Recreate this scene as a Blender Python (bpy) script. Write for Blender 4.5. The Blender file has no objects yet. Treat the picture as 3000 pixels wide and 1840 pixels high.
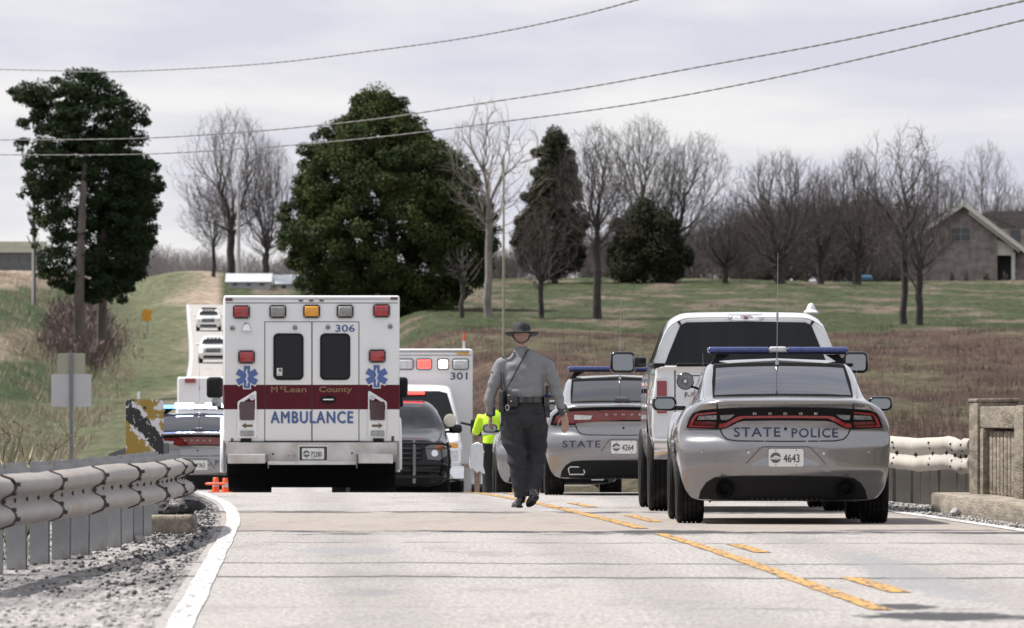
import bpy, bmesh, math, random
import numpy as np
from mathutils import Vector, Matrix
from mathutils.bvhtree import BVHTree
from mathutils import noise as mn

R = math.radians
sc = bpy.context.scene
C = sc.collection
random.seed(7)
rng = np.random.default_rng(7)

# ------------------------------------------------------------ camera, sky, sun, exposure
F = 26000.0            # focal length in pixels of the 3000 px wide photograph
EYE = 0.95             # camera height above the road
YH = 1218.0            # row of the horizon
cam_data = bpy.data.cameras.new('camera')
cam = bpy.data.objects.new('camera', cam_data)
C.objects.link(cam)
cam.location = (0, 0, EYE)
cam.rotation_euler = (R(90), 0, 0)
cam_data.sensor_width = 36
cam_data.lens = F / 3000 * 36
cam_data.shift_y = (YH - 920) / 3000
cam_data.clip_start = 1
cam_data.clip_end = 9000
cam_data.dof.use_dof = True
cam_data.dof.focus_distance = 84
cam_data.dof.aperture_fstop = 13
sc.camera = cam

SUN_EL, SUN_AZ = R(58), R(-72)       # azimuth from +Y, negative = left of the view
world = bpy.data.worlds.new('World')
sc.world = world
world.use_nodes = True
nt = world.node_tree
nt.nodes.clear()
wo = nt.nodes.new('ShaderNodeOutputWorld')
bg = nt.nodes.new('ShaderNodeBackground')
sky = nt.nodes.new('ShaderNodeTexSky')
sky.sky_type = 'NISHITA'
sky.sun_disc = False
sky.sun_elevation = SUN_EL
sky.sun_rotation = SUN_AZ
sky.dust_density = 2.0
tc = nt.nodes.new('ShaderNodeTexCoord')
sep = nt.nodes.new('ShaderNodeSeparateXYZ')
nt.links.new(tc.outputs['Generated'], sep.inputs[0])
def wmath(op, a, b=None):
    m = nt.nodes.new('ShaderNodeMath'); m.operation = op
    for i, v in enumerate((a, b)):
        if v is None: continue
        if isinstance(v, (int, float)): m.inputs[i].default_value = v
        else: nt.links.new(v, m.inputs[i])
    return m.outputs[0]
zc = wmath('ADD', wmath('MAXIMUM', sep.outputs[2], 0.0), 0.035)
cu = wmath('DIVIDE', sep.outputs[0], zc)
cv = wmath('DIVIDE', sep.outputs[1], zc)
comb = nt.nodes.new('ShaderNodeCombineXYZ')
nt.links.new(cu, comb.inputs[0]); nt.links.new(cv, comb.inputs[1])
nz = nt.nodes.new('ShaderNodeTexNoise'); nz.inputs['Scale'].default_value = 0.33
nz.inputs['Detail'].default_value = 6; nz.inputs['Roughness'].default_value = 0.5
nt.links.new(comb.outputs[0], nz.inputs['Vector'])
cr = nt.nodes.new('ShaderNodeValToRGB')
cr.color_ramp.elements[0].position = 0.45; cr.color_ramp.elements[0].color = (0.75, 0.765, 0.89, 1)
cr.color_ramp.elements[1].position = 0.55; cr.color_ramp.elements[1].color = (1.0, 0.99, 1.0, 1)
nz2 = nt.nodes.new('ShaderNodeTexNoise'); nz2.inputs['Scale'].default_value = 7.0; nz2.inputs['Detail'].default_value = 7; nz2.inputs['Roughness'].default_value = 0.62
mp2 = nt.nodes.new('ShaderNodeMapping'); mp2.inputs['Scale'].default_value = (0.55, 0.55, 2.2)
nt.links.new(tc.outputs['Generated'], mp2.inputs[0]); nt.links.new(mp2.outputs[0], nz2.inputs['Vector'])
nz3 = nt.nodes.new('ShaderNodeTexNoise'); nz3.inputs['Scale'].default_value = 26; nz3.inputs['Detail'].default_value = 5; nz3.inputs['Roughness'].default_value = 0.55
mp3 = nt.nodes.new('ShaderNodeMapping'); mp3.inputs['Scale'].default_value = (0.8, 0.8, 3.0); mp3.inputs['Location'].default_value = (3.1, 0.4, 1.7)
nt.links.new(tc.outputs['Generated'], mp3.inputs[0]); nt.links.new(mp3.outputs[0], nz3.inputs['Vector'])
nt.links.new(wmath('ADD', wmath('ADD', wmath('MULTIPLY', nz.outputs['Fac'], 0.40), wmath('MULTIPLY', nz2.outputs['Fac'], 0.26)), wmath('MULTIPLY', nz3.outputs['Fac'], 0.36)), cr.inputs[0])
vm = nt.nodes.new('ShaderNodeVectorMath'); vm.operation = 'SCALE'; vm.inputs[3].default_value = 4.95
nt.links.new(cr.outputs[0], vm.inputs[0])
mx = nt.nodes.new('ShaderNodeMix'); mx.data_type = 'RGBA'; mx.inputs[0].default_value = 0.9
nt.links.new(sky.outputs[0], mx.inputs[6]); nt.links.new(vm.outputs[0], mx.inputs[7])
nt.links.new(mx.outputs[2], bg.inputs[0])
bg.inputs[1].default_value = 0.1
nt.links.new(bg.outputs[0], wo.inputs[0])

sun_data = bpy.data.lights.new('sun', 'SUN')
sun_data.energy = 3.6
sun_data.angle = R(1.2)
sun_data.color = (1.0, 0.955, 0.9)
sun = bpy.data.objects.new('sun', sun_data)
C.objects.link(sun)
sdir = Vector((math.sin(SUN_AZ) * math.cos(SUN_EL), math.cos(SUN_AZ) * math.cos(SUN_EL), math.sin(SUN_EL)))
sun.rotation_euler = sdir.to_track_quat('Z', 'Y').to_euler()
sun.location = (0, 0, 60)
sc.view_settings.view_transform = 'Standard'
sc.view_settings.look = 'None'
sc.view_settings.gamma = 1
sc.view_settings.use_curve_mapping = False
sc.view_settings.exposure = 0.92
sc.cycles.max_bounces = 8
sc.cycles.transparent_max_bounces = 24

# ------------------------------------------------------------ materials
MATS = {}
def mat(name, col, rough=0.6, metal=0.0, coat=0.0, var=0.0, vscale=3.0, bump=0.0, bscale=40.0, emit=None, estr=0.0,
        col2=None, stretch=None, spec=0.5, dirt=None, dscale=2.0, dlo=0.5, dhi=0.7):
    if name in MATS: return MATS[name]
    m = bpy.data.materials.new(name); m.use_nodes = True
    t = m.node_tree; b = t.nodes['Principled BSDF']
    b.inputs['Base Color'].default_value = (*col, 1)
    b.inputs['Roughness'].default_value = rough
    b.inputs['Metallic'].default_value = metal
    b.inputs['Coat Weight'].default_value = coat
    b.inputs['Coat Roughness'].default_value = 0.04
    b.inputs['Specular IOR Level'].default_value = spec
    co = t.nodes.new('ShaderNodeTexCoord')
    src = co.outputs['Object']
    if stretch:
        mp = t.nodes.new('ShaderNodeMapping'); mp.inputs['Scale'].default_value = stretch
        t.links.new(src, mp.inputs[0]); src = mp.outputs[0]
    out = None
    if var > 0 or col2:
        n = t.nodes.new('ShaderNodeTexNoise'); n.inputs['Scale'].default_value = vscale; n.inputs['Detail'].default_value = 5
        n.inputs['Roughness'].default_value = 0.65
        t.links.new(src, n.inputs['Vector'])
        r = t.nodes.new('ShaderNodeValToRGB')
        c2 = col2 if col2 else tuple(min(1, c * (1 + var)) for c in col)
        c1 = col if col2 else tuple(c * (1 - var) for c in col)
        r.color_ramp.elements[0].position = 0.35; r.color_ramp.elements[0].color = (*c1, 1)
        r.color_ramp.elements[1].position = 0.65; r.color_ramp.elements[1].color = (*c2, 1)
        t.links.new(n.outputs['Fac'], r.inputs[0]); out = r.outputs[0]
        rr = t.nodes.new('ShaderNodeMapRange'); rr.inputs[3].default_value = max(0, rough * 0.85); rr.inputs[4].default_value = min(1, rough * 1.15)
        t.links.new(n.outputs['Fac'], rr.inputs[0]); t.links.new(rr.outputs[0], b.inputs['Roughness'])
    if dirt:
        n = t.nodes.new('ShaderNodeTexNoise'); n.inputs['Scale'].default_value = dscale; n.inputs['Detail'].default_value = 8
        n.inputs['Roughness'].default_value = 0.7
        t.links.new(src, n.inputs['Vector'])
        r = t.nodes.new('ShaderNodeMapRange'); r.inputs[1].default_value = dlo; r.inputs[2].default_value = dhi
        t.links.new(n.outputs['Fac'], r.inputs[0])
        x = t.nodes.new('ShaderNodeMix'); x.data_type = 'RGBA'
        t.links.new(r.outputs[0], x.inputs[0])
        if out: t.links.new(out, x.inputs[6])
        else: x.inputs[6].default_value = (*col, 1)
        x.inputs[7].default_value = (*dirt, 1)
        out = x.outputs[2]
    if out: t.links.new(out, b.inputs['Base Color'])
    if bump > 0:
        n = t.nodes.new('ShaderNodeTexNoise'); n.inputs['Scale'].default_value = bscale; n.inputs['Detail'].default_value = 6
        t.links.new(src, n.inputs['Vector'])
        bp = t.nodes.new('ShaderNodeBump'); bp.inputs['Strength'].default_value = 1.0; bp.inputs['Distance'].default_value = bump
        t.links.new(n.outputs['Fac'], bp.inputs['Height']); t.links.new(bp.outputs[0], b.inputs['Normal'])
    if emit:
        b.inputs['Emission Color'].default_value = (*emit, 1); b.inputs['Emission Strength'].default_value = estr
    MATS[name] = m
    return m

def glass_mat(name, tint, refl=0.25, rough=0.03):
    if name in MATS: return MATS[name]
    m = bpy.data.materials.new(name); m.use_nodes = True
    t = m.node_tree; t.nodes.clear()
    o = t.nodes.new('ShaderNodeOutputMaterial')
    tr = t.nodes.new('ShaderNodeBsdfTransparent'); tr.inputs[0].default_value = (*tint, 1)
    gl = t.nodes.new('ShaderNodeBsdfGlossy'); gl.inputs['Roughness'].default_value = rough; gl.inputs[0].default_value = (.95, .97, 1, 1)
    fr = t.nodes.new('ShaderNodeFresnel'); fr.inputs[0].default_value = 1.5
    mp = t.nodes.new('ShaderNodeMath'); mp.operation = 'ADD'; mp.inputs[1].default_value = refl * 0.6; mp.use_clamp = True
    t.links.new(fr.outputs[0], mp.inputs[0])
    mixs = t.nodes.new('ShaderNodeMixShader')
    t.links.new(mp.outputs[0], mixs.inputs[0]); t.links.new(tr.outputs[0], mixs.inputs[1]); t.links.new(gl.outputs[0], mixs.inputs[2])
    t.links.new(mixs.outputs[0], o.inputs[0])
    MATS[name] = m
    return m

# ------------------------------------------------------------ object helpers
def thing(name, label, cat, loc=(0, 0, 0), rotz=0.0, group=None):
    o = bpy.data.objects.new(name, None); C.objects.link(o)
    o.empty_display_size = 0.2
    o.location = loc; o.rotation_euler = (0, 0, rotz)
    o['label'] = label; o['category'] = cat; o['kind'] = 'thing'
    if group: o['group'] = group
    return o

def tag(o, label=None, cat=None, group=None, kind=None):
    if label: o['label'] = label
    if cat: o['category'] = cat
    if group: o['group'] = group
    if kind: o['kind'] = kind
    return o

def link(name, me, parent=None):
    o = bpy.data.objects.new(name, me); C.objects.link(o)
    if parent is not None: o.parent = parent
    return o

def npmesh(name, V, Fc, m, parent=None, smooth=False):
    """V (n,3) array, Fc (k,3|4) int array"""
    V = np.asarray(V, dtype=np.float32); Fc = np.asarray(Fc, dtype=np.int32)
    me = bpy.data.meshes.new(name)
    k = Fc.shape[1]
    me.vertices.add(len(V)); me.vertices.foreach_set('co', V.ravel())
    me.loops.add(Fc.size); me.loops.foreach_set('vertex_index', Fc.ravel())
    me.polygons.add(len(Fc)); me.polygons.foreach_set('loop_start', np.arange(0, Fc.size, k, dtype=np.int32))
    me.polygons.foreach_set('loop_total', np.full(len(Fc), k, dtype=np.int32))
    if smooth: me.polygons.foreach_set('use_smooth', np.ones(len(Fc), dtype=bool))
    me.update(calc_edges=True)
    me.materials.append(m)
    return link(name, me, parent)

class B:
    """collects shapes into one mesh"""
    def __init__(s): s.bm = bmesh.new()
    def _merge(s, bm2, M=None):
        if M is not None: bmesh.ops.transform(bm2, matrix=M, verts=bm2.verts)
        me = bpy.data.meshes.new('tmp'); bm2.to_mesh(me); bm2.free(); s.bm.from_mesh(me); bpy.data.meshes.remove(me)
    def box(s, c, d, bev=0.0, rot=None, seg=2):
        b = bmesh.new(); bmesh.ops.create_cube(b, size=1)
        bmesh.ops.scale(b, vec=d, verts=b.verts)
        if bev > 0: bmesh.ops.bevel(b, geom=b.edges[:], offset=bev, segments=seg, affect='EDGES', profile=0.5)
        M = Matrix.Translation(c)
        if rot is not None: M = M @ rot
        s._merge(b, M); return s
    def cyl(s, p0, p1, r0, r1=None, n=12, cap=True):
        return s.tube([p0, p1], [r0, r0 if r1 is None else r1], n, cap)
    def tube(s, pts, rad, n=8, cap=True, sq=None):
        pts = [Vector(p) for p in pts]
        if isinstance(rad, (int, float)): rad = [rad] * len(pts)
        rings = []; up = None
        for i, p in enumerate(pts):
            d = (pts[min(i + 1, len(pts) - 1)] - pts[max(i - 1, 0)]).normalized()
            if up is None: up = Vector((0, 0, 1)) if abs(d.z) < 0.9 else Vector((0, 1, 0))
            a = d.cross(up)
            if a.length < 1e-4: a = d.orthogonal()
            a.normalize(); b = a.cross(d).normalized(); up = b
            rr = rad[i]; ra, rb = (rr if isinstance(rr, tuple) else (rr, rr))
            rings.append([s.bm.verts.new(p + a * ra * math.cos(2 * math.pi * k / n) + b * rb * math.sin(2 * math.pi * k / n)) for k in range(n)])
        for i in range(len(rings) - 1):
            for k in range(n):
                s.bm.faces.new((rings[i][k], rings[i][(k + 1) % n], rings[i + 1][(k + 1) % n], rings[i + 1][k]))
        if cap:
            s.bm.faces.new(rings[0][::-1]); s.bm.faces.new(rings[-1])
        return s
    def loft(s, rings, cap=True, closed=True):
        R_ = [[s.bm.verts.new(p) for p in r] for r in rings]
        n = len(R_[0])
        for i in range(len(R_) - 1):
            for k in range(n if closed else n - 1):
                s.bm.faces.new((R_[i][k], R_[i][(k + 1) % n], R_[i + 1][(k + 1) % n], R_[i + 1][k]))
        if cap and closed:
            s.bm.faces.new(R_[0][::-1]); s.bm.faces.new(R_[-1])
        return s
    def prism(s, loop, y0, y1, plane='xz'):
        f = {'xz': lambda a, b, c: (a, c, b), 'yz': lambda a, b, c: (c, a, b), 'xy': lambda a, b, c: (a, b, c)}[plane]
        v0 = [s.bm.verts.new(f(a, b, y0)) for a, b in loop]; v1 = [s.bm.verts.new(f(a, b, y1)) for a, b in loop]
        n = len(loop)
        for k in range(n): s.bm.faces.new((v0[k], v0[(k + 1) % n], v1[(k + 1) % n], v1[k]))
        s.bm.faces.new(v0[::-1]); s.bm.faces.new(v1)
        return s
    def revolve(s, prof, c=(0, 0, 0), axis='z', n=24):
        """prof list of (r, h)"""
        rings = []
        for r, h in prof:
            ring = []
            for k in range(n):
                a = 2 * math.pi * k / n; u, v = r * math.cos(a), r * math.sin(a)
                p = (u, v, h) if axis == 'z' else ((h, u, v) if axis == 'x' else (u, h, v))
                ring.append(s.bm.verts.new(Vector(c) + Vector(p)))
            rings.append(ring)
        for i in range(len(rings) - 1):
            for k in range(n):
                s.bm.faces.new((rings[i][k], rings[i][(k + 1) % n], rings[i + 1][(k + 1) % n], rings[i + 1][k]))
        return s
    def quad(s, *p):
        s.bm.faces.new([s.bm.verts.new(q) for q in p]); return s
    def build(s, name, m, parent=None, smooth=False, angle=35):
        bmesh.ops.recalc_face_normals(s.bm, faces=s.bm.faces[:])
        me = bpy.data.meshes.new(name); s.bm.to_mesh(me); s.bm.free()
        me.materials.append(m)
        if smooth:
            me.polygons.foreach_set('use_smooth', np.ones(len(me.polygons), dtype=bool))
            me.set_sharp_from_angle(angle=R(angle))
        return link(name, me, parent)

def copy_tree(o, parent=None):
    c = o.copy(); C.objects.link(c)
    if parent is not None: c.parent = parent
    for ch in list(o.children): copy_tree(ch, c)
    return c

def text_bm(s, h, w=None, bold=0.0, spacing=1.0, shear=0.0):
    """text as flat bmesh in xy, height h, centred, width w when given"""
    cu = bpy.data.curves.new('t', 'FONT'); cu.body = s; cu.size = 1; cu.offset = bold; cu.space_character = spacing; cu.shear = shear
    cu.resolution_u = 3
    ob = bpy.data.objects.new('t', cu); C.objects.link(ob)
    dg = bpy.context.evaluated_depsgraph_get()
    me = bpy.data.meshes.new_from_object(ob.evaluated_get(dg))
    b = bmesh.new(); b.from_mesh(me)
    bpy.data.objects.remove(ob); bpy.data.curves.remove(cu); bpy.data.meshes.remove(me)
    xs = [v.co.x for v in b.verts]; ys = [v.co.y for v in b.verts]
    x0, x1, y0, y1 = min(xs), max(xs), min(ys), max(ys)
    sy = h / (y1 - y0); sx = w / (x1 - x0) if w else sy
    for v in b.verts: v.co = ((v.co.x - (x0 + x1) / 2) * sx, (v.co.y - (y0 + y1) / 2) * sy, 0)
    bmesh.ops.triangulate(b, faces=b.faces[:])
    return b

def rrect(cx, cz, w, h, r=0.02, n=4):
    r = min(r, w / 2 - 1e-4, h / 2 - 1e-4); out = []
    for (sx, sz, a0) in ((1, 1, 0), (-1, 1, 90), (-1, -1, 180), (1, -1, 270)):
        for k in range(n + 1):
            a = R(a0 + 90 * k / n)
            out.append((cx + sx * (w / 2 - r) + r * math.cos(a), cz + sz * (h / 2 - r) + r * math.sin(a)))
    return out
def oval(cx, cz, a, b, n=20): return [(cx + a * math.cos(2 * math.pi * k / n), cz + b * math.sin(2 * math.pi * k / n)) for k in range(n)]
def mirror(l): return [(-a, b) for a, b in l][::-1]

def cast(bvh, face, a, b, L=6):
    if face == 'rear': o, d = Vector((a, -3, b)), Vector((0, 1, 0))
    elif face == 'front': o, d = Vector((-a, L + 3, b)), Vector((0, -1, 0))
    elif face == 'left': o, d = Vector((-3, a, b)), Vector((1, 0, 0))
    elif face == 'right': o, d = Vector((3, a, b)), Vector((-1, 0, 0))
    elif face == 'top': o, d = Vector((a, b, 5)), Vector((0, 0, -1))
    h = bvh.ray_cast(o, d)
    if h[0] is None:
        h = bvh.find_nearest(o + d * 3)
    return h[0], -d

def conf(bvh, name, loops, face, m, parent, off=0.004, back=0.012, maxe=0.07, src=None, smooth=True, flat=None, fit=False):
    """lay 2D outlines (or a flat bmesh) onto a body surface as thin raised pieces; ONE mesh"""
    bm = src if src else bmesh.new()
    if loops:
        for lp in loops:
            f = bm.faces.new([bm.verts.new((a, b, 0)) for a, b in lp])
        bmesh.ops.triangulate(bm, faces=bm.faces[:])
    for _ in range(7):
        le = [e for e in bm.edges if e.calc_length() > maxe]
        if not le: break
        bmesh.ops.subdivide_edges(bm, edges=le, cuts=1)
        bmesh.ops.triangulate(bm, faces=[f for f in bm.faces if len(f.verts) > 3])
    bnd = [e for e in bm.edges if e.is_boundary]
    ret = bmesh.ops.extrude_edge_only(bm, edges=bnd)
    low = {g for g in ret['geom'] if isinstance(g, bmesh.types.BMVert)}
    for v in bm.verts:
        zz = v.co.z
        p, d = cast(bvh, face, v.co.x, v.co.y)
        if flat is not None: p = Vector((p.x, flat, p.z))
        v.co = p + d * (-back if v in low else off + zz)
    if fit is not False:     # real panes are smooth: fit a gentle cubic sheet through the laid-on points
        ax = {'rear': 1, 'front': 1, 'left': 0, 'right': 0}[face]; u_, v_ = (0, 2) if ax == 1 else (1, 2)
        vs = [v for v in bm.verts if v not in low]; co = np.array([v.co[:] for v in bm.verts]); cs_ = np.array([v.co[:] for v in vs])
        def basis(c):
            u, w = c[:, u_], c[:, v_] - 1.3; return np.stack([np.ones_like(u), w, w * w, u * u, u * u * w, u ** 4] + ([u, u * w] if ax == 0 else []), 1)
        if fit is not True: cs_ = np.array([cast(bvh, face, a_, b_)[0][:] for a_, b_ in fit]); zmean = cs_[:, v_].mean(); cs_ = cs_ + np.array((0, -off, 0))
        k_, *_r = np.linalg.lstsq(basis(cs_), cs_[:, ax], rcond=None)
        yf = basis(co) @ k_
        for v, y in zip(bm.verts, yf): v.co[ax] = y + ((off + back) * (1 if face in ('rear', 'left') else -1) if v in low else 0)
    bmesh.ops.recalc_face_normals(bm, faces=bm.faces[:])
    me = bpy.data.meshes.new(name); bm.to_mesh(me); bm.free()
    me.materials.append(m)
    o = link(name, me, parent)
    if smooth:
        me.polygons.foreach_set('use_smooth', np.ones(len(me.polygons), dtype=bool)); me.set_sharp_from_angle(angle=R(40))
    return o

def ribbon(pts, w, closed=False):
    """2D polyline -> list of quads as loops"""
    out = []; n = len(pts)
    P = [Vector(p) for p in pts]; L = []; Rr = []
    for i in range(n):
        a = P[i - 1] if (i > 0 or closed) else P[i]
        b = P[(i + 1) % n] if (i < n - 1 or closed) else P[i]
        d = (b - a).normalized(); nn = Vector((-d.y, d.x)) * w / 2
        L.append(P[i] + nn); Rr.append(P[i] - nn)
    for i in range(n if closed else n - 1):
        j = (i + 1) % n
        out.append([tuple(L[i]), tuple(L[j]), tuple(Rr[j]), tuple(Rr[i])])
    return out

def pchip(xs, ys, x):
    xs = np.asarray(xs, float); ys = np.asarray(ys, float); x = np.asarray(x, float)
    h = np.diff(xs); shp = (-1,) + (1,) * (ys.ndim - 1)
    d = np.diff(ys, axis=0) / h.reshape(shp)
    m = np.zeros_like(ys); m[0] = d[0]; m[-1] = d[-1]
    for i in range(1, len(xs) - 1):
        p = d[i - 1] * d[i]
        m[i] = np.where(p > 0, 2 * p / np.where(np.abs(d[i - 1] + d[i]) < 1e-12, 1, d[i - 1] + d[i]), 0)
    i = np.clip(np.searchsorted(xs, x) - 1, 0, len(xs) - 2)
    t = ((x - xs[i]) / h[i]); t = np.clip(t, 0, 1).reshape((-1,) + (1,) * (ys.ndim - 1)) if ys.ndim > 1 else np.clip(t, 0, 1)
    hh = h[i].reshape((-1,) + (1,) * (ys.ndim - 1)) if ys.ndim > 1 else h[i]
    h00 = 2 * t**3 - 3 * t**2 + 1; h10 = t**3 - 2 * t**2 + t; h01 = -2 * t**3 + 3 * t**2; h11 = t**3 - t**2
    return h00 * ys[i] + h10 * hh * m[i] + h01 * ys[i + 1] + h11 * hh * m[i + 1]

# ------------------------------------------------------------ the lie of the land
ROAD_D = [20, 95, 109, 115, 122, 132, 141, 147, 158, 175, 200, 240, 300, 350, 450, 580, 700, 800, 860, 1000, 1500]
ROAD_Z = [0, 0, -.012, -.045, -.12, -.25, -.40, -.50, -.69, -.95, -1.2, -1.3, -.75, .0, 1.6, 4.36, 7.6, 10.7, 11.7, 12.6, 14]
OFF_D = [20, 76, 91, 109, 125, 141, 200, 300, 580, 800, 1500]
OFF_X = [0, 0, -.12, -.55, -1.02, -1.45, -2.7, -3.9, -6.0, -8.7, -17]
SL = -652 / 26000
def road_z(D): return float(pchip(ROAD_D, ROAD_Z, np.array([D]))[0])
def road_x(D, xr): return xr + SL * D + float(pchip(OFF_D, OFF_X, np.array([D]))[0])
TD = [20, 45, 80, 110, 150, 200, 250, 300, 350, 400, 450, 520, 600, 700, 800, 900, 1100, 1600, 4000]
TL = [-.5, -.6, -1.4, -1.7, -1.3, -.7, -.15, .5, 1.2, 2.5, 4.2, 6.6, 9.4, 12.0, 14.2, 15.6, 18.2, 17, 10]
TR = [-.5, -.6, -1.4, -1.7, -1.3, -.6, .2, 1.1, 2.2, 3.4, 4.6, 6.15, 8.3, 10.9, 13.1, 13.6, 13.0, 12, 8]
def terr_grid(D, X):
    """vectorised ground height"""
    zl = pchip(TD, TL, D); zr = pchip(TD, TR, D)
    xc = 2.8 + SL * D + pchip(OFF_D, OFF_X, np.minimum(D, 1499))
    fb = np.clip((D - 860) / 120, 0, 1)
    s = np.clip((X - xc - 11 * fb) / (30 - 17 * fb) * 0.5 + 0.5, 0, 1); s = s * s * (3 - 2 * s)
    z = zl * (1 - s) + zr * s
    rz = pchip(ROAD_D, ROAD_Z, np.minimum(D, 1499))
    d = np.abs(X - xc)
    half = np.where(D < 95, 4.4, 4.3)
    t = np.clip((d - half) / np.where(D < 250, 6.0, np.where(X > xc, 8.0, 14.0)), 0, 1); t = t * t * (3 - 2 * t)
    t = np.maximum(t, np.clip((D - 850) / 110, 0, 1))
    z = (rz - 0.07) * (1 - t) + z * t
    ditch = np.exp(-((d - 9) / 3.0) ** 2) * np.clip((D - 250) / 100, 0, 1) * 0.9 * (X < xc)
    z = z - ditch
    und = 0.25 * np.sin(X * 0.11 + D * 0.013) * np.sin(D * 0.021 + X * 0.05) * np.clip((D - 300) / 200, 0, 1) * t
    return z + und
def ground(X, D): return float(terr_grid(np.array([float(D)]), np.array([float(X)]))[0])
_DD = np.arange(125, 1400, 1.5)
def hit(px, py):
    """first ground point on the sight line through a pixel of the photograph"""
    Xs = (px - 1500) / F * _DD; zs = terr_grid(_DD, Xs); ray = EYE + (YH - py) / F * _DD
    k = np.argmax(zs >= ray)
    if not (zs >= ray).any(): k = int(np.argmin(ray - zs + (_DD < 400) * 50))
    return Vector((Xs[k], _DD[k], zs[k]))
def P(px, py, D): return Vector(((px - 1500) / F * D, D, EYE + (YH - py) / F * D))
def ppm(D): return F / D
# ------------------------------------------------------------ ground
S = 1.2175    # the viewer shows the photograph at 2464 px; these coordinates are turned back to 3000 px
def field_colour(X, D):
    """ground cover by place: tan dry grass, green winter wheat, lawn, brown ploughed field"""
    tan = np.array((.30, .24, .185)); green = np.array((.050, .074, .030)); lawn = np.array((.046, .060, .025)); brown = np.array((.082, .053, .040))
    olive = np.array((.098, .094, .052)); red = np.array((.085, .06, .045))
    px = X / D * F + 1500
    z = terr_grid(D, X); py = YH - (z - EYE) / D * F
    n = len(X)
    a = np.array([mn.fractal(Vector((x * .05, d * .012, 0)), 1.0, 2.0, 4) for x, d in zip(X, D)])
    b = np.array([mn.fractal(Vector((x * .22, d * .05, 3)), 1.0, 2.0, 4) for x, d in zip(X, D)])
    xc = 2.8 + SL * D + pchip(OFF_D, OFF_X, np.minimum(D, 1499))
    left = X < xc
    col = np.zeros((n, 3))
    def sm(v, lo, hi): t = np.clip((v - lo) / (hi - lo), 0, 1); return (t * t * (3 - 2 * t))[:, None]
    # right side: brown field, then lawn above
    bnd = 508 + a * 14 + b * 6
    rcol = brown * (1 + .45 * b[:, None]) * (1 - sm(a + b * .6, .0, .5) * .75) + olive * sm(a + b * .6, .0, .5) * .75
    lcol = lawn * (1 - sm(b + a * .3, -.05, .45)) + (tan * .45) * sm(b + a * .3, -.05, .45)
    t = sm(D, bnd - 6, bnd + 6)
    rc = rcol * (1 - t) + lcol * t
    # left side: dry grass with wheat fields in patches and a green verge along the road
    w = (sm(a + .5 * b, .28, .62)) * .85
    lc = tan * (1 - w) + olive * w
    lc = lc * (1 + .22 * b[:, None])
    dr = xc - X
    verge = (1 - sm(np.abs(dr[:, None] - 8 + 3 * a[:, None])[:, 0], 3, 8)) * sm(D, 280, 330)
    lc = lc * (1 - verge * .8) + (green * 1.15) * verge * .8
    wheat = sm(-(px - 250 + 40 * b), -30, 30) * sm(-np.abs(py - 905 + 10 * b) + 62, -6, 6)
    wheat2 = sm(-(px - 125 - np.maximum(0, (py - 1050)) * .35 + 14 * b), -12, 12) * sm(-np.abs(py - 1118 + 6 * b) + 58, -6, 6)
    wt = np.maximum(wheat, wheat2)
    lc = lc * (1 - wt) + green * (1 + .12 * b[:, None]) * wt
    near = 1 - sm(D, 300, 345)
    ol2 = olive * .5 + tan * .35; nf = near * (.35 + .45 * sm(a - b, -.2, .3)); lc = lc * (1 - nf) + ol2 * (1 + .5 * b[:, None]) * nf
    col = np.where(left[:, None], lc, rc)
    return np.clip(col, 0.01, 1)

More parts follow.
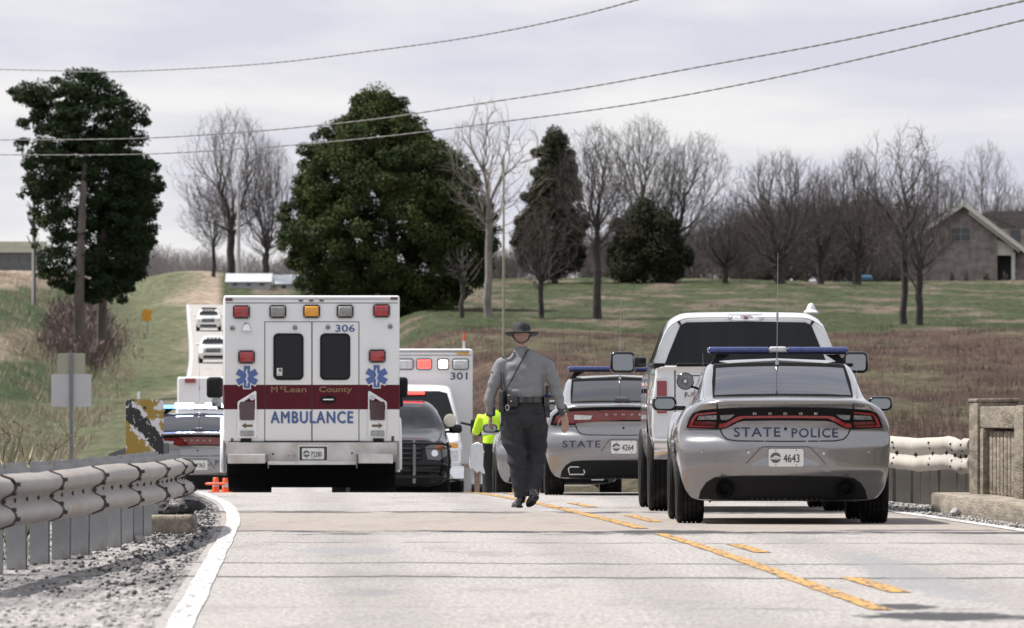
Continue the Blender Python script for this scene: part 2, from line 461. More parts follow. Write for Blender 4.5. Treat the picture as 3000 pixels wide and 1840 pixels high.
def make_ground():
    Ds = np.concatenate([np.arange(22, 120, 3), np.arange(120, 900, 4.0), np.arange(900, 1300, 20), np.array([1400, 1600, 2000, 2600, 3400])])
    us = np.concatenate([np.array([-3.0, -1.5, -.7, -.35, -.2, -.14, -.1, -.08]), np.linspace(-.066, .066, 150), np.array([.08, .1, .14, .2, .35, .7, 1.5, 3.0])])
    DG, UG = np.meshgrid(Ds, us, indexing='ij')
    D = DG.ravel(); X = (DG * UG).ravel()
    Z = terr_grid(D, X)
    rough = np.array([mn.noise(Vector((x * .7, d * .25, 1))) for x, d in zip(X, D)])
    xc = 2.8 + SL * D + pchip(OFF_D, OFF_X, np.minimum(D, 1499))
    Z = Z + rough * .16 * (np.abs(X - xc) > 6) * (D > 200)
    n1, n2 = DG.shape
    idx = np.arange(n1 * n2).reshape(n1, n2)
    Fc = np.stack([idx[:-1, :-1], idx[:-1, 1:], idx[1:, 1:], idx[1:, :-1]], -1).reshape(-1, 4)
    m = bpy.data.materials.new('field_ground'); m.use_nodes = True
    t = m.node_tree; b = t.nodes['Principled BSDF']; b.inputs['Roughness'].default_value = .95; b.inputs['Specular IOR Level'].default_value = .15
    at = t.nodes.new('ShaderNodeAttribute'); at.attribute_name = 'cover'
    co = t.nodes.new('ShaderNodeTexCoord')
    mp = t.nodes.new('ShaderNodeMapping'); mp.inputs['Scale'].default_value = (1, .16, 1)
    t.links.new(co.outputs['Object'], mp.inputs[0])
    n = t.nodes.new('ShaderNodeTexNoise'); n.inputs['Scale'].default_value = 1.4; n.inputs['Detail'].default_value = 10; n.inputs['Roughness'].default_value = .82
    t.links.new(mp.outputs[0], n.inputs['Vector'])
    r = t.nodes.new('ShaderNodeMapRange'); r.inputs[1].default_value = .3; r.inputs[2].default_value = .7; r.inputs[3].default_value = .15; r.inputs[4].default_value = 2.0
    t.links.new(n.outputs['Fac'], r.inputs[0])
    v = t.nodes.new('ShaderNodeVectorMath'); v.operation = 'SCALE'
    t.links.new(at.outputs['Color'], v.inputs[0]); t.links.new(r.outputs[0], v.inputs[3])
    t.links.new(v.outputs[0], b.inputs['Base Color'])
    bp = t.nodes.new('ShaderNodeBump'); bp.inputs['Distance'].default_value = .35
    t.links.new(n.outputs['Fac'], bp.inputs['Height']); t.links.new(bp.outputs[0], b.inputs['Normal'])
    o = npmesh('ground', np.stack([X, D, Z], -1), Fc, m, smooth=True)
    ca = o.data.color_attributes.new('cover', 'FLOAT_COLOR', 'POINT')
    col = field_colour(X, D)
    ca.data.foreach_set('color', np.concatenate([col, np.ones((len(col), 1))], 1).astype(np.float32).ravel())
    o['kind'] = 'structure'
make_ground()

# ------------------------------------------------------------ road
def strip(name, xa, xb, Ds, m, dz=0.0, nx=1, jag=0.0, kind='structure', bumpy=0.0):
    """sheet that follows the road between two offsets from its base line"""
    V = []; idx = []
    for D in Ds:
        a = xa(D) if callable(xa) else xa; b = xb(D) if callable(xb) else xb
        if jag: a += random.uniform(-jag, jag); b += random.uniform(-jag, jag)
        row = []
        for k in range(nx + 1):
            x = a + (b - a) * k / nx
            wx = road_x(D, x)
            zz = road_z(D) + dz
            if bumpy: zz += bumpy * (mn.noise(Vector((wx * 6, D * 3, 0))) + .6 * mn.noise(Vector((wx * 17, D * 9, 5)))) * (0 if k == (nx if xb == WL0 else 0) else 1)
            row.append(len(V)); V.append((wx, D, zz))
        idx.append(row)
    Fc = [(idx[i][k], idx[i][k + 1], idx[i + 1][k + 1], idx[i + 1][k]) for i in range(len(idx) - 1) for k in range(nx)]
    o = npmesh(name, V, Fc, m, smooth=True)
    if kind: o['kind'] = kind
    return o
WL0 = -.60          # outer edge of the white line
Dn = list(np.arange(24, 170, 1.0)) + list(np.arange(172, 900, 6.0))

def road_material():
    m = bpy.data.materials.new('worn_pavement'); m.use_nodes = True
    t = m.node_tree; b = t.nodes['Principled BSDF']; b.inputs['Roughness'].default_value = .85; b.inputs['Specular IOR Level'].default_value = .25
    def N(ty, **k):
        n = t.nodes.new(ty)
        for a, v in k.items(): setattr(n, a, v)
        return n
    def mt(op, a, bb=None, c=None, clamp=False):
        n = N('ShaderNodeMath', operation=op); n.use_clamp = clamp
        for i, v in enumerate((a, bb, c)):
            if v is None: continue
            if isinstance(v, (int, float)): n.inputs[i].default_value = v
            else: t.links.new(v, n.inputs[i])
        return n.outputs[0]
    def mixc(f, a, c):
        x = N('ShaderNodeMix', data_type='RGBA')
        if isinstance(f, (int, float)): x.inputs[0].default_value = f
        else: t.links.new(f, x.inputs[0])
        for s_, v in ((6, a), (7, c)):
            if isinstance(v, tuple): x.inputs[s_].default_value = (*v, 1)
            else: t.links.new(v, x.inputs[s_])
        return x.outputs[2]
    co = N('ShaderNodeTexCoord'); sp = N('ShaderNodeSeparateXYZ'); t.links.new(co.outputs['Object'], sp.inputs[0])
    X, Y = sp.outputs[0], sp.outputs[1]
    def noise(scale, det=5, rough=.6, stretch=None, w=0):
        mp = N('ShaderNodeMapping'); mp.inputs['Scale'].default_value = stretch or (1, 1, 1); mp.inputs['Location'].default_value = (w, w * 2, 0)
        t.links.new(co.outputs['Object'], mp.inputs[0])
        n = N('ShaderNodeTexNoise'); n.inputs['Scale'].default_value = scale; n.inputs['Detail'].default_value = det; n.inputs['Roughness'].default_value = rough
        t.links.new(mp.outputs[0], n.inputs['Vector']); return n.outputs['Fac']
    def ramp(v, lo, hi):
        r = N('ShaderNodeMapRange'); r.interpolation_type = 'SMOOTHSTEP'; r.inputs[1].default_value = lo; r.inputs[2].default_value = hi
        t.links.new(v, r.inputs[0]); return r.outputs[0]
    fine = noise(34, 5, .85, (1, .10, 1)); mid = noise(1.6, 7, .7, (1, .16, 1)); big = noise(.35, 5, .65, (1, .4, 1), 3)
    base = mixc(ramp(fine, .34, .66), (.21, .20, .193), (.455, .432, .412))
    crumb = noise(60, 3, .9, (1, .08, 1), 21)
    base = mixc(mt('MULTIPLY', ramp(crumb, .60, .66), .55), base, (.07, .065, .065))
    base = mixc(mt('MULTIPLY', ramp(mid, .48, .66), .55), base, (.20, .19, .183))
    base = mixc(mt('MULTIPLY', ramp(big, .45, .65), .35), base, (.36, .335, .32))
    lane = mt('ADD', X, mt('MULTIPLY', Y, .02508))
    for c0 in (.45, 2.05, 3.85, 5.35):
        tr_ = mt('SUBTRACT', 1.0, ramp(mt('ADD', mt('ABSOLUTE', mt('SUBTRACT', lane, c0)), mt('MULTIPLY', mt('SUBTRACT', mid, .5), .5)), .12, .42))
        base = mixc(mt('MULTIPLY', tr_, .32), base, (.19, .18, .17))
    # tan concrete slab between two joints
    wob = mt('MULTIPLY', mt('SUBTRACT', noise(.9, 4, .6, (1, .001, 1), 7), .5), 1.6)
    Yw = mt('ADD', mt('ADD', Y, wob), mt('MULTIPLY', X, .16))
    slab = mt('MULTIPLY', ramp(Yw, 72.9, 73.1), mt('SUBTRACT', 1.0, ramp(Yw, 87.0, 87.3)))
    slabc = mixc(ramp(noise(9, 4, .7, (1, .3, 1), 2), .35, .7), (.275, .245, .222), (.335, .300, .272))
    slabc = mixc(mt('MULTIPLY', ramp(mid, .45, .7), .6), slabc, (.22, .20, .19))
    base = mixc(slab, base, slabc)
    # transverse seams filled with tar
    breaks = noise(1.3, 5, .7, (1, .4, 1), 11)
    for y0, w, lo, amt in ((72.7, .6, .43, .95), (71.6, 1.0, .57, .75), (87.3, .9, .47, .85), (88.8, 1.0, .58, .6), (66.5, .28, .48, .55), (57.2, .22, .38, .65), (52.3, .24, .32, .8), (98, .6, .56, .45), (105, .8, .60, .4), (44.0, .12, .52, .5)):
        dist = mt('ABSOLUTE', mt('SUBTRACT', Yw, y0))
        jit = mt('MULTIPLY', noise(7, 4, .7, (1, .5, 1), y0), w * 1.9)
        line = mt('SUBTRACT', 1.0, ramp(mt('SUBTRACT', dist, jit), -.12 * w - .01, .14 * w))
        f = mt('MULTIPLY', mt('MULTIPLY', line, ramp(breaks, lo - .06, lo + .06)), amt)
        base = mixc(f, base, (.035, .035, .04))
    # bluish tar smears left of the centre and dark patch by the centre line
    for (x0, y0, rx, ry, amt, c) in ((-1.15, 62.5, .45, 1.6, .4, (.20, .21, .25)), (-.75, 47.5, .16, .9, .3, (.19, .2, .23)), (2.35, 53, .22, 9.5, .55, (.21, .22, .24)),
                                     (2.05, 42.0, .42, 1.0, 1.0, (.05, .05, .055)), (1.95, 44.2, .16, .9, .9, (.03, .03, .035)),
                                     (1.30, 72.6, .6, 1.3, .9, (.04, .04, .045)), (3.3, 73.6, .9, .5, .8, (.06, .06, .07)), (-.25, 115, 1.1, 5, .8, (.05, .05, .05))):
        dx = mt('DIVIDE', mt('SUBTRACT', X, x0), rx); dy = mt('DIVIDE', mt('SUBTRACT', Y, y0), ry)
        r2 = mt('SQRT', mt('ADD', mt('MULTIPLY', dx, dx), mt('MULTIPLY', dy, dy)))
        r2 = mt('ADD', r2, mt('MULTIPLY', mt('SUBTRACT', noise(5, 6, .75, (1, .4, 1), x0 + 9), .5), 2.6))
        base = mixc(mt('MULTIPLY', mt('SUBTRACT', 1.0, ramp(r2, .75, 1.0)), amt), base, c)
    # far road pale
    t.links.new(base, b.inputs['Base Color'])
    bp = N('ShaderNodeBump'); bp.inputs['Distance'].default_value = .012; t.links.new(fine, bp.inputs['Height']); t.links.new(bp.outputs[0], b.inputs['Normal'])
    return m
strip('road', -.605, 6.05, Dn, road_material(), 0.0, nx=4)

def line_material(name, col, under, thr=.5):
    m = bpy.data.materials.new(name); m.use_nodes = True
    t = m.node_tree; b = t.nodes['Principled BSDF']; b.inputs['Roughness'].default_value = .85; b.inputs['Specular IOR Level'].default_value = .2
    co = t.nodes.new('ShaderNodeTexCoord'); mp = t.nodes.new('ShaderNodeMapping'); mp.inputs['Scale'].default_value = (1, .09, 1)
    t.links.new(co.outputs['Object'], mp.inputs[0])
    n = t.nodes.new('ShaderNodeTexNoise'); n.inputs['Scale'].default_value = 22; n.inputs['Detail'].default_value = 7; n.inputs['Roughness'].default_value = .8
    t.links.new(mp.outputs[0], n.inputs['Vector'])
    r = t.nodes.new('ShaderNodeMapRange'); r.inputs[1].default_value = thr; r.inputs[2].default_value = thr + .05
    t.links.new(n.outputs['Fac'], r.inputs[0])
    x = t.nodes.new('ShaderNodeMix'); x.data_type = 'RGBA'; t.links.new(r.outputs[0], x.inputs[0])
    x.inputs[6].default_value = (*col, 1); x.inputs[7].default_value = (*under, 1)
    t.links.new(x.outputs[2], b.inputs['Base Color'])
    return m
white_line = line_material('worn_white_paint', (.47, .47, .47), (.19, .18, .175), .53)
yellow_line = line_material('worn_yellow_paint', (.47, .27, .085), (.095, .09, .088), .50)
def wl(D):
    return -.49 + .012 * mn.noise(Vector((D * .25, 0, 0)))
strip('left_edge_line', lambda D: wl(D) - .066, lambda D: wl(D) + .058, list(np.arange(24, 125, .5)), white_line, .006, jag=.0025)
strip('left_edge_line_far', -.55, -.32, list(np.arange(300, 860, 6)), white_line, .02)
strip('right_edge_line', 5.98, 6.13, list(np.arange(55, 112, .5)), white_line, .005, jag=.006)
yx = lambda D: 2.94 + .05 * math.sin(D * .12) + .015 * mn.noise(Vector((D * .8, 2, 0)))
strip('solid_centre_line', lambda D: yx(D) - .055, lambda D: yx(D) + .05, list(np.arange(43.3, 71.6, .5)), yellow_line, .005, jag=.0035)
strip('solid_centre_line', lambda D: yx(D) - .065, lambda D: yx(D) + .06, list(np.arange(74.6, 119, .5)), yellow_line, .005, jag=.0035)
for a, b_ in ((47.6, 52), (61.4, 65.6), (79.2, 84.5), (92, 96.5), (106, 110.5)):
    strip('centre_line_dash', 3.22, 3.34, list(np.linspace(a, b_, 8)), yellow_line, .005, jag=.0035)

gravel_m = mat('gravelly_shoulder', (.12, .113, .11), .95, col2=(.42, .395, .375), vscale=22, bump=.02, bscale=45, dirt=(.065, .062, .064), dscale=.9, dlo=.46, dhi=.62, stretch=(1, .14, 1))
strip('left_shoulder', lambda D: -2.5 if D < 100 else -2.0, WL0, list(np.arange(24, 130, .22)), gravel_m, -.012, nx=26, bumpy=.008)
strip('right_shoulder', 6.0, 7.6, list(np.arange(60, 130, .3)), gravel_m, -.012, nx=16, bumpy=.012)

# loose stones and tar crumbs on both shoulders
def stones(name, n, xf, Df, smin, smax, m, seed):
    r = random.Random(seed); V = []; Fc = []
    base = [(1, 0, 0), (-1, 0, 0), (0, 1, 0), (0, -1, 0), (0, 0, 1), (0, 0, -.4)]
    tri = [(0, 2, 4), (2, 1, 4), (1, 3, 4), (3, 0, 4), (2, 0, 5), (1, 2, 5), (3, 1, 5), (0, 3, 5)]
    for _ in range(n):
        D = Df(r); x = xf(r, D); s = smin + (smax - smin) * r.random() ** 3; k = len(V)
        wx = road_x(D, x); z = road_z(D) - .008
        a = r.random() * 6.28
        for p in base:
            q = [c * s * r.uniform(.6, 1.2) for c in p]
            V.append((wx + q[0] * math.cos(a) - q[1] * math.sin(a), D + (q[0] * math.sin(a) + q[1] * math.cos(a)) * 1.3, z + q[2] * .75 + s * .1))
        Fc += [tuple(k + i for i in f) for f in tri]
    o = npmesh(name, V, Fc, m); o['kind'] = 'stuff'; return o
stone_l = mat('pale_stones', (.30, .29, .28), .9, var=.35, vscale=3)
stone_d = mat('dark_tar_crumbs', (.05, .05, .052), .9, var=.4, vscale=3)
stones('loose_gravel', 4200, lambda r, D: -.60 - (abs(r.gauss(0, .75))), lambda r: 38 + 70 * r.random() ** 1.2, .004, .022, stone_l, 1)
stones('tar_crumbs', 2600, lambda r, D: -.66 - abs(r.gauss(0, .55)), lambda r: 46 + 48 * r.random() ** .8, .005, .030, stone_d, 2)
stones('loose_gravel', 3200, lambda r, D: 6.15 + (.26 if D < 88.4 else .75) * r.random(), lambda r: 76 + 28 * r.random(), .006, .030, stone_l, 3)
stones('tar_crumbs', 2200, lambda r, D: 6.15 + (.26 if D < 88.4 else .75) * r.random(), lambda r: 76 + 28 * r.random(), .006, .028, stone_d, 4)

def rock(name, c, s, label, m, seed):
    bm = bmesh.new(); bmesh.ops.create_icosphere(bm, subdivisions=2, radius=1)
    for v in bm.verts:
        n = mn.noise(v.co * 1.3 + Vector((seed, 0, 0)))
        v.co = Vector((v.co.x * s[0], v.co.y * s[1], v.co.z * s[2])) * (1 + .45 * n)
    bm.transform(Matrix.Translation(c)); b = B(); b.bm = bm
    return tag(b.build(name, m), label, 'rock', kind='thing')
rock('rock', Vector((road_x(83.5, 6.30), 83.5, .04)), (.05, .07, .055), 'grey angular rock lying against the concrete kerb of the parapet', stone_l, 2)
rock('rock', Vector((road_x(67, -1.15), 67, .02)), (.055, .08, .04), 'grey stone on the gravel beside the left guardrail posts', stone_l, 5)

# ------------------------------------------------------------ guardrails
rail_m = mat('weathered_rail_metal', (.29, .268, .248), .6, .15, var=.14, vscale=2.5, dirt=(.30, .20, .14), dscale=1.3, dlo=.56, dhi=.75, bump=.004, bscale=12, stretch=(1, .6, 1))
rail_w = mat('white_painted_rail', (.36, .335, .295), .7, .0, var=.08, vscale=3, dirt=(.35, .27, .18), dscale=2.2, dlo=.56, dhi=.75, bump=.01, bscale=5)
post_m = mat('galvanised_posts', (.30, .31, .32), .6, .4, var=.15, vscale=5, dirt=(.20, .15, .11), dscale=2, dlo=.56, dhi=.7)
post_b = mat('tan_stained_posts', (.23, .21, .18), .7, .2, var=.2, vscale=5)
bolt_m = mat('rusty_bolt', (.05, .04, .035), .7, .3)
WP = [(-.155, .012), (-.150, .0), (-.128, -.062), (-.10, -.083), (-.074, -.083), (-.045, -.06), (-.020, -.012), (0, .0), (.020, -.012), (.045, -.06), (.074, -.083), (.10, -.083), (.128, -.062), (.150, .0), (.155, .012)]
def wbeam(name, path, m, parent, side, sag=0.0, rnd=0, scale=1.0, wob=0.0, depth=1.0):
    """path: list of Vector (beam centre); side: unit vector toward the road; W profile protrudes toward side"""
    rings = []
    for i, p in enumerate(path):
        d = (path[min(i + 1, len(path) - 1)] - path[max(i - 1, 0)]); d.z = 0; d.normalize()
        nrm = Vector((d.y, -d.x, 0)) * side
        ring = []
        for (h, o) in WP:
            dent = wob * mn.noise(Vector((p.x * 1.5 + rnd, p.y * .9, h * 6)))
            ring.append(p + Vector((0, 0, h * scale + dent)) + nrm * (-o * scale * depth + dent * 1.2))
        back = [q - nrm * .004 for q in ring[::-1]]
        rings.append(ring + back)
    return B().loft(rings).build(name, m, parent, smooth=True, angle=50)

gl = thing('guardrail', 'weathered steel guardrail with rusty bolts along the left gravel shoulder', 'guardrail', (road_x(60, -1.3), 60, 0))
gloc = gl.location.copy()
LR_D = [40, 47, 54, 60, 64, 69, 73, 76, 77.6, 78.4, 78.7]
LR_X = [-2.15, -1.84, -1.52, -1.24, -1.07, -.93, -.875, -.93, -1.12, -1.42, -1.75]
LR_Z = [.46, .455, .455, .46, .455, .45, .44, .425, .41, .40, .40]
# arc-length table
_t = np.linspace(0, 10, 800); _D = pchip(range(11), LR_D, _t); _X = pchip(range(11), LR_X, _t); _Z = pchip(range(11), LR_Z, _t)
_P = [Vector((road_x(d, x), d, z)) for d, x, z in zip(_D, _X, _Z)]
_s = [0]
for i in range(1, len(_P)): _s.append(_s[-1] + (_P[i] - _P[i - 1]).length)
def on_rail(s):
    k = int(np.searchsorted(_s, s)); k = min(max(k, 1), len(_P) - 1); return _P[k]
Ltot = _s[-1]
s0 = 7.1
laps = []
while s0 < Ltot - .1:
    laps.append(s0); s0 += 3.81 if s0 < 30 else 1.9
laps.append(Ltot)
for i in range(len(laps) - 1):
    a, b_ = laps[i], laps[i + 1] + .16
    n = max(5, int((b_ - a) / .16))
    pts = []
    for k in range(n + 1):
        s_ = min(a + (b_ - a) * k / n, Ltot)
        p = on_rail(s_).copy()
        # each panel's near end sits outside the previous panel's far end
        f = k / n
        p.x += .006 * (1 - f) * 1.0; p.z += .004 * math.sin(i * 2.1 + f * 3)
        pts.append(p - gloc)
    # drop duplicates
    q = [pts[0]]
    for p in pts[1:]:
        if (p - q[-1]).length > .02: q.append(p)
    if len(q) > 2: wbeam('rail_panel', q, rail_m, gl, 1, rnd=i, wob=.006)
boltsb = B()
for i, a in enumerate(laps[:-1]):
    p = on_rail(a + .02); p2 = on_rail(a + .3); d = (p2 - p); d.z = 0; d.normalize(); nrm = Vector((d.y, -d.x, 0))
    for h, off in ((.10, .085), (.048, .062), (-.048, .062), (-.10, .085), (0, .0)):
        for e in (.05, .13):
            c = p + d * e + nrm * (off + .01) + Vector((0, 0, h)) - gloc
            boltsb.box(c, (.028, .028, .026), .006, Matrix.Rotation(math.atan2(d.y, d.x), 4, 'Z'))
    for e in np.arange(.95, 3.8, .95):
        if a + e > Ltot: break
        c = on_rail(a + e) + nrm * .01 - gloc
        boltsb.box(c, (.05, .016, .03), .006, Matrix.Rotation(math.atan2(d.y, d.x), 4, 'Z'))
tag(boltsb.build('rail_bolts', bolt_m, gl), kind='stuff')
# dark lap edges
edge_m = mat('dark_lap_edge', (.06, .045, .04), .8)
for i, a in enumerate(laps[:-1]):
    if a > Ltot - .3: break
    p = on_rail(a).copy(); p2 = on_rail(a + .2); d = (p2 - p); d.z = 0; d.normalize(); nrm = Vector((d.y, -d.x, 0))
    pts = [p + Vector((.006, 0, h * 1.02)) + nrm * (-o * 1.0 + .006) - gloc for h, o in WP]
    B().tube(pts, .0055, 5).build('lap_edge', edge_m, gl)
def ibeam(b, w=.10, dp=.15, h=1.0, z0=-.3):
    t_ = .009
    b.box((0, -dp / 2, z0 + h / 2), (w, t_, h)); b.box((0, dp / 2, z0 + h / 2), (w, t_, h)); b.box((0, 0, z0 + h / 2), (t_, dp - .01, h)); return b
pm = B(); ibeam(pm, .12, .15, .955, -.3); post0 = pm.build('post', post_m, gl)
bm_ = B(); ibeam(bm_, .12, .15, .33, .33); block0 = bm_.build('spacer_block', post_m, gl)
firstp = True
s0 = 6.0
while s0 < 33.5:
    p = on_rail(s0); d = (on_rail(s0 + .4) - p); d.z = 0; d.normalize(); nrm = Vector((d.y, -d.x, 0))
    o1, o2 = (post0, block0) if firstp else (post0.copy(), block0.copy())
    if not firstp: C.objects.link(o1); C.objects.link(o2); o1.parent = gl; o2.parent = gl
    firstp = False
    o1.location = p - nrm * .26 - gloc - Vector((0, 0, p.z - .0)); o1.location.z = .0
    o2.location = p - nrm * .09 - gloc; o2.location.z = -.02
    tilt = random.uniform(-.02, .02)
    o1.rotation_euler = (tilt, tilt * .5, random.uniform(-.04, .04)); o2.rotation_euler = (0, 0, 0)
    s0 += 1.905

# second, further rail on the left that curves away beyond the sign
gl2 = thing('guardrail', 'dark far guardrail of close posts curving behind the striped marker sign', 'guardrail', tuple(P(440, 1400, 100)))
g2 = gl2.location.copy()
px2 = np.linspace(478, 330, 20)
pts = []
for i, x in enumerate(px2):
    D = 96 + 46 * (i / 19) ** 1.0
    y = 1298 + 22 * (i / 19) ** 2 * 1.4
    pts.append(P(x, y, D))
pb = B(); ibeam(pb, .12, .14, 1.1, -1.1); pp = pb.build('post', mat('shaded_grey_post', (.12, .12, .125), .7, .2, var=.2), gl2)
for i, p in enumerate(pts):
    o = pp if i == 0 else pp.copy()
    if i: C.objects.link(o); o.parent = gl2
    o.location = p - g2
wbeam('rail_panel', [p + Vector((.12, -.1, -.17)) - g2 for p in pts], post_m, gl2, 1)

# right guardrail: white dented rail that meets the parapet
gr = thing('guardrail', 'dented white guardrail on brown posts joined to the concrete parapet end on the right', 'guardrail', (road_x(95, 6.9), 95, 0))
g3 = gr.location.copy()
path = []
for k in range(40):
    D = 87.75 + 29 * (k / 39) ** 1.1
    xr = 6.93 + .10 * math.sin((D - 90) * .5) * (1 if D < 100 else .4) + .0 * k
    path.append(Vector((road_x(D, xr), D, .545 + road_z(D) + .012 * math.sin(D * 1.1) + .02 * mn.noise(Vector((D * .6, 0, 0))))) - g3)
wbeam('rail_panel', path[:22], rail_w, gr, -1, scale=1.14, wob=.016, rnd=3, depth=.62)
wbeam('rail_panel', [p + Vector((.012, 0, 0)) for p in path[21:]], rail_w, gr, -1, scale=1.14, wob=.012, rnd=9, depth=.62)
bb = B()
for k in range(2, 38, 2):
    p = path[k]
    bb.box(p + Vector((-.015, 0, 0)), (.02, .11, .035), .006)
    if k % 4 == 2:
        for h in (.115, .055, -.055, -.115):
            bb.box(p + Vector((-.06 if abs(h) > .1 else -.045, 0, h)), (.02, .09, .022), .005)
tag(bb.build('rail_bolts', bolt_m, gr), kind='stuff')
e0 = path[0]
B().tube([e0 + Vector((-.03, -.02, -.15)), e0 + Vector((-.045, -.03, -.08)), e0 + Vector((-.03, -.025, 0))], [.018, .024, .015], 10).build('curled_end', rail_w, gr, True)
pb = B(); ibeam(pb, .12, .15, 1.15, -.5); pp = pb.build('post', post_b, gr)
for i in range(22):
    D = 88.2 + i * 1.05
    p = Vector((road_x(D, 7.15), D, road_z(D))) - g3
    o = pp if i == 0 else pp.copy()
    if i: C.objects.link(o); o.parent = gr
    o.location = p; o.rotation_euler = (0, 0, random.uniform(-.25, .25))

# ------------------------------------------------------------ concrete parapet at the right
conc = mat('tan_weathered_concrete', (.205, .175, .135), .95, var=.4, vscale=16, bump=.012, bscale=60, dirt=(.095, .082, .066), dscale=7, dlo=.50, dhi=.64, stretch=(1, .09, 1))
conc2 = mat('kerb_concrete', (.25, .215, .17), .95, var=.3, vscale=14, bump=.012, bscale=50, dirt=(.11, .095, .08), dscale=6, dlo=.50, dhi=.66, stretch=(1, .10, 1))
pr = thing('bridge_parapet', 'tan concrete bridge parapet with slotted baluster panels and a pillar at its far end', 'parapet', (road_x(88, 6.97), 88, 0), math.atan(-SL))
# local: x across (to the right), y along the road
def pbox(name, c, d, m=conc, bev=.02): return B().box(c, d, bev).build(name, m, pr, True)
pbox('kerb', (-.05, -13.6, .075), (.86, 28.4, .22), conc2, .03)
pbox('end_pillar', (.03, -.90, .63), (.42, .98, .92), conc, .03)
pbox('pillar_cap', (.03, -.90, 1.10), (.43, 1.0, .035), conc, .012)
yy = -1.44
for bay in range(4):
    L_ = 4.4
    y1 = yy; y0 = yy - L_
    pbox('top_beam', (.03, (y0 + y1) / 2, .935), (.36, L_ - .01, .21), conc, .02)
    pbox('upright', (.03, y1 - .16, .505), (.36, .31, .645), conc, .015)
    pbox('upright', (.03, y0 + .10, .505), (.36, .19, .645), conc, .015)
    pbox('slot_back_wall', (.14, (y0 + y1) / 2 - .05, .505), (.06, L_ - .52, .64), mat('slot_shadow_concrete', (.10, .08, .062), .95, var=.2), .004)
    nb = 9
    for k in range(nb):
        y = y0 + .20 + (L_ - .52) * (k + .5) / nb
        pbox('baluster', (-.04, y, .495), (.10, .27, .63), conc, .03)
    pbox('pilaster', (.02, y0 - .50, .61), (.40, .96, .87), conc, .025)
    yy = y0 - 1.0
# concrete footing at the end of the left rail
ft = B().box((0, 0, 0), (.46, .9, .16), .03).build('concrete_block', conc2)
ft.location = (road_x(72.5, -1.0), 72.6, .06)
tag(ft, 'low tan concrete block under the nose of the left guardrail', 'concrete block', kind='thing')
for i, (dx, dy, s_) in enumerate(((-.1, 0, .10), (.08, .05, .08), (.2, -.05, .06), (-.02, -.1, .07), (.1, .3, .09))):
    rock('broken_asphalt', Vector((road_x(73, -.95 + dx), 73 + dy, .17 + .02 * i % .05)), (s_, s_ * 1.3, s_ * .7), ('dark asphalt lump on top of the concrete block under the rail nose', 'dark asphalt lump right of centre on the concrete block', 'dark asphalt lump at the right end of the concrete block', 'dark asphalt lump nearest the camera on the concrete block', 'dark asphalt lump at the back of the concrete block')[i], stone_d, i * 3)['group'] = 'asphalt lumps on the block'
# ------------------------------------------------------------ trees
bark = mat('grey_bark', (.042, .036, .034), .9, var=.3, vscale=2)
bark_p = mat('pale_bark', (.21, .19, .175), .9, var=.3, vscale=1.5)
bark_pine = mat('pine_bark', (.11, .092, .088), .9, var=.3, vscale=2, stretch=(1, 1, .3))
twig_m = mat('bare_twigs', (.066, .055, .051), .9, var=.2, vscale=.3)
twig_p = mat('pale_twigs', (.16, .14, .125), .9, var=.2, vscale=.3)

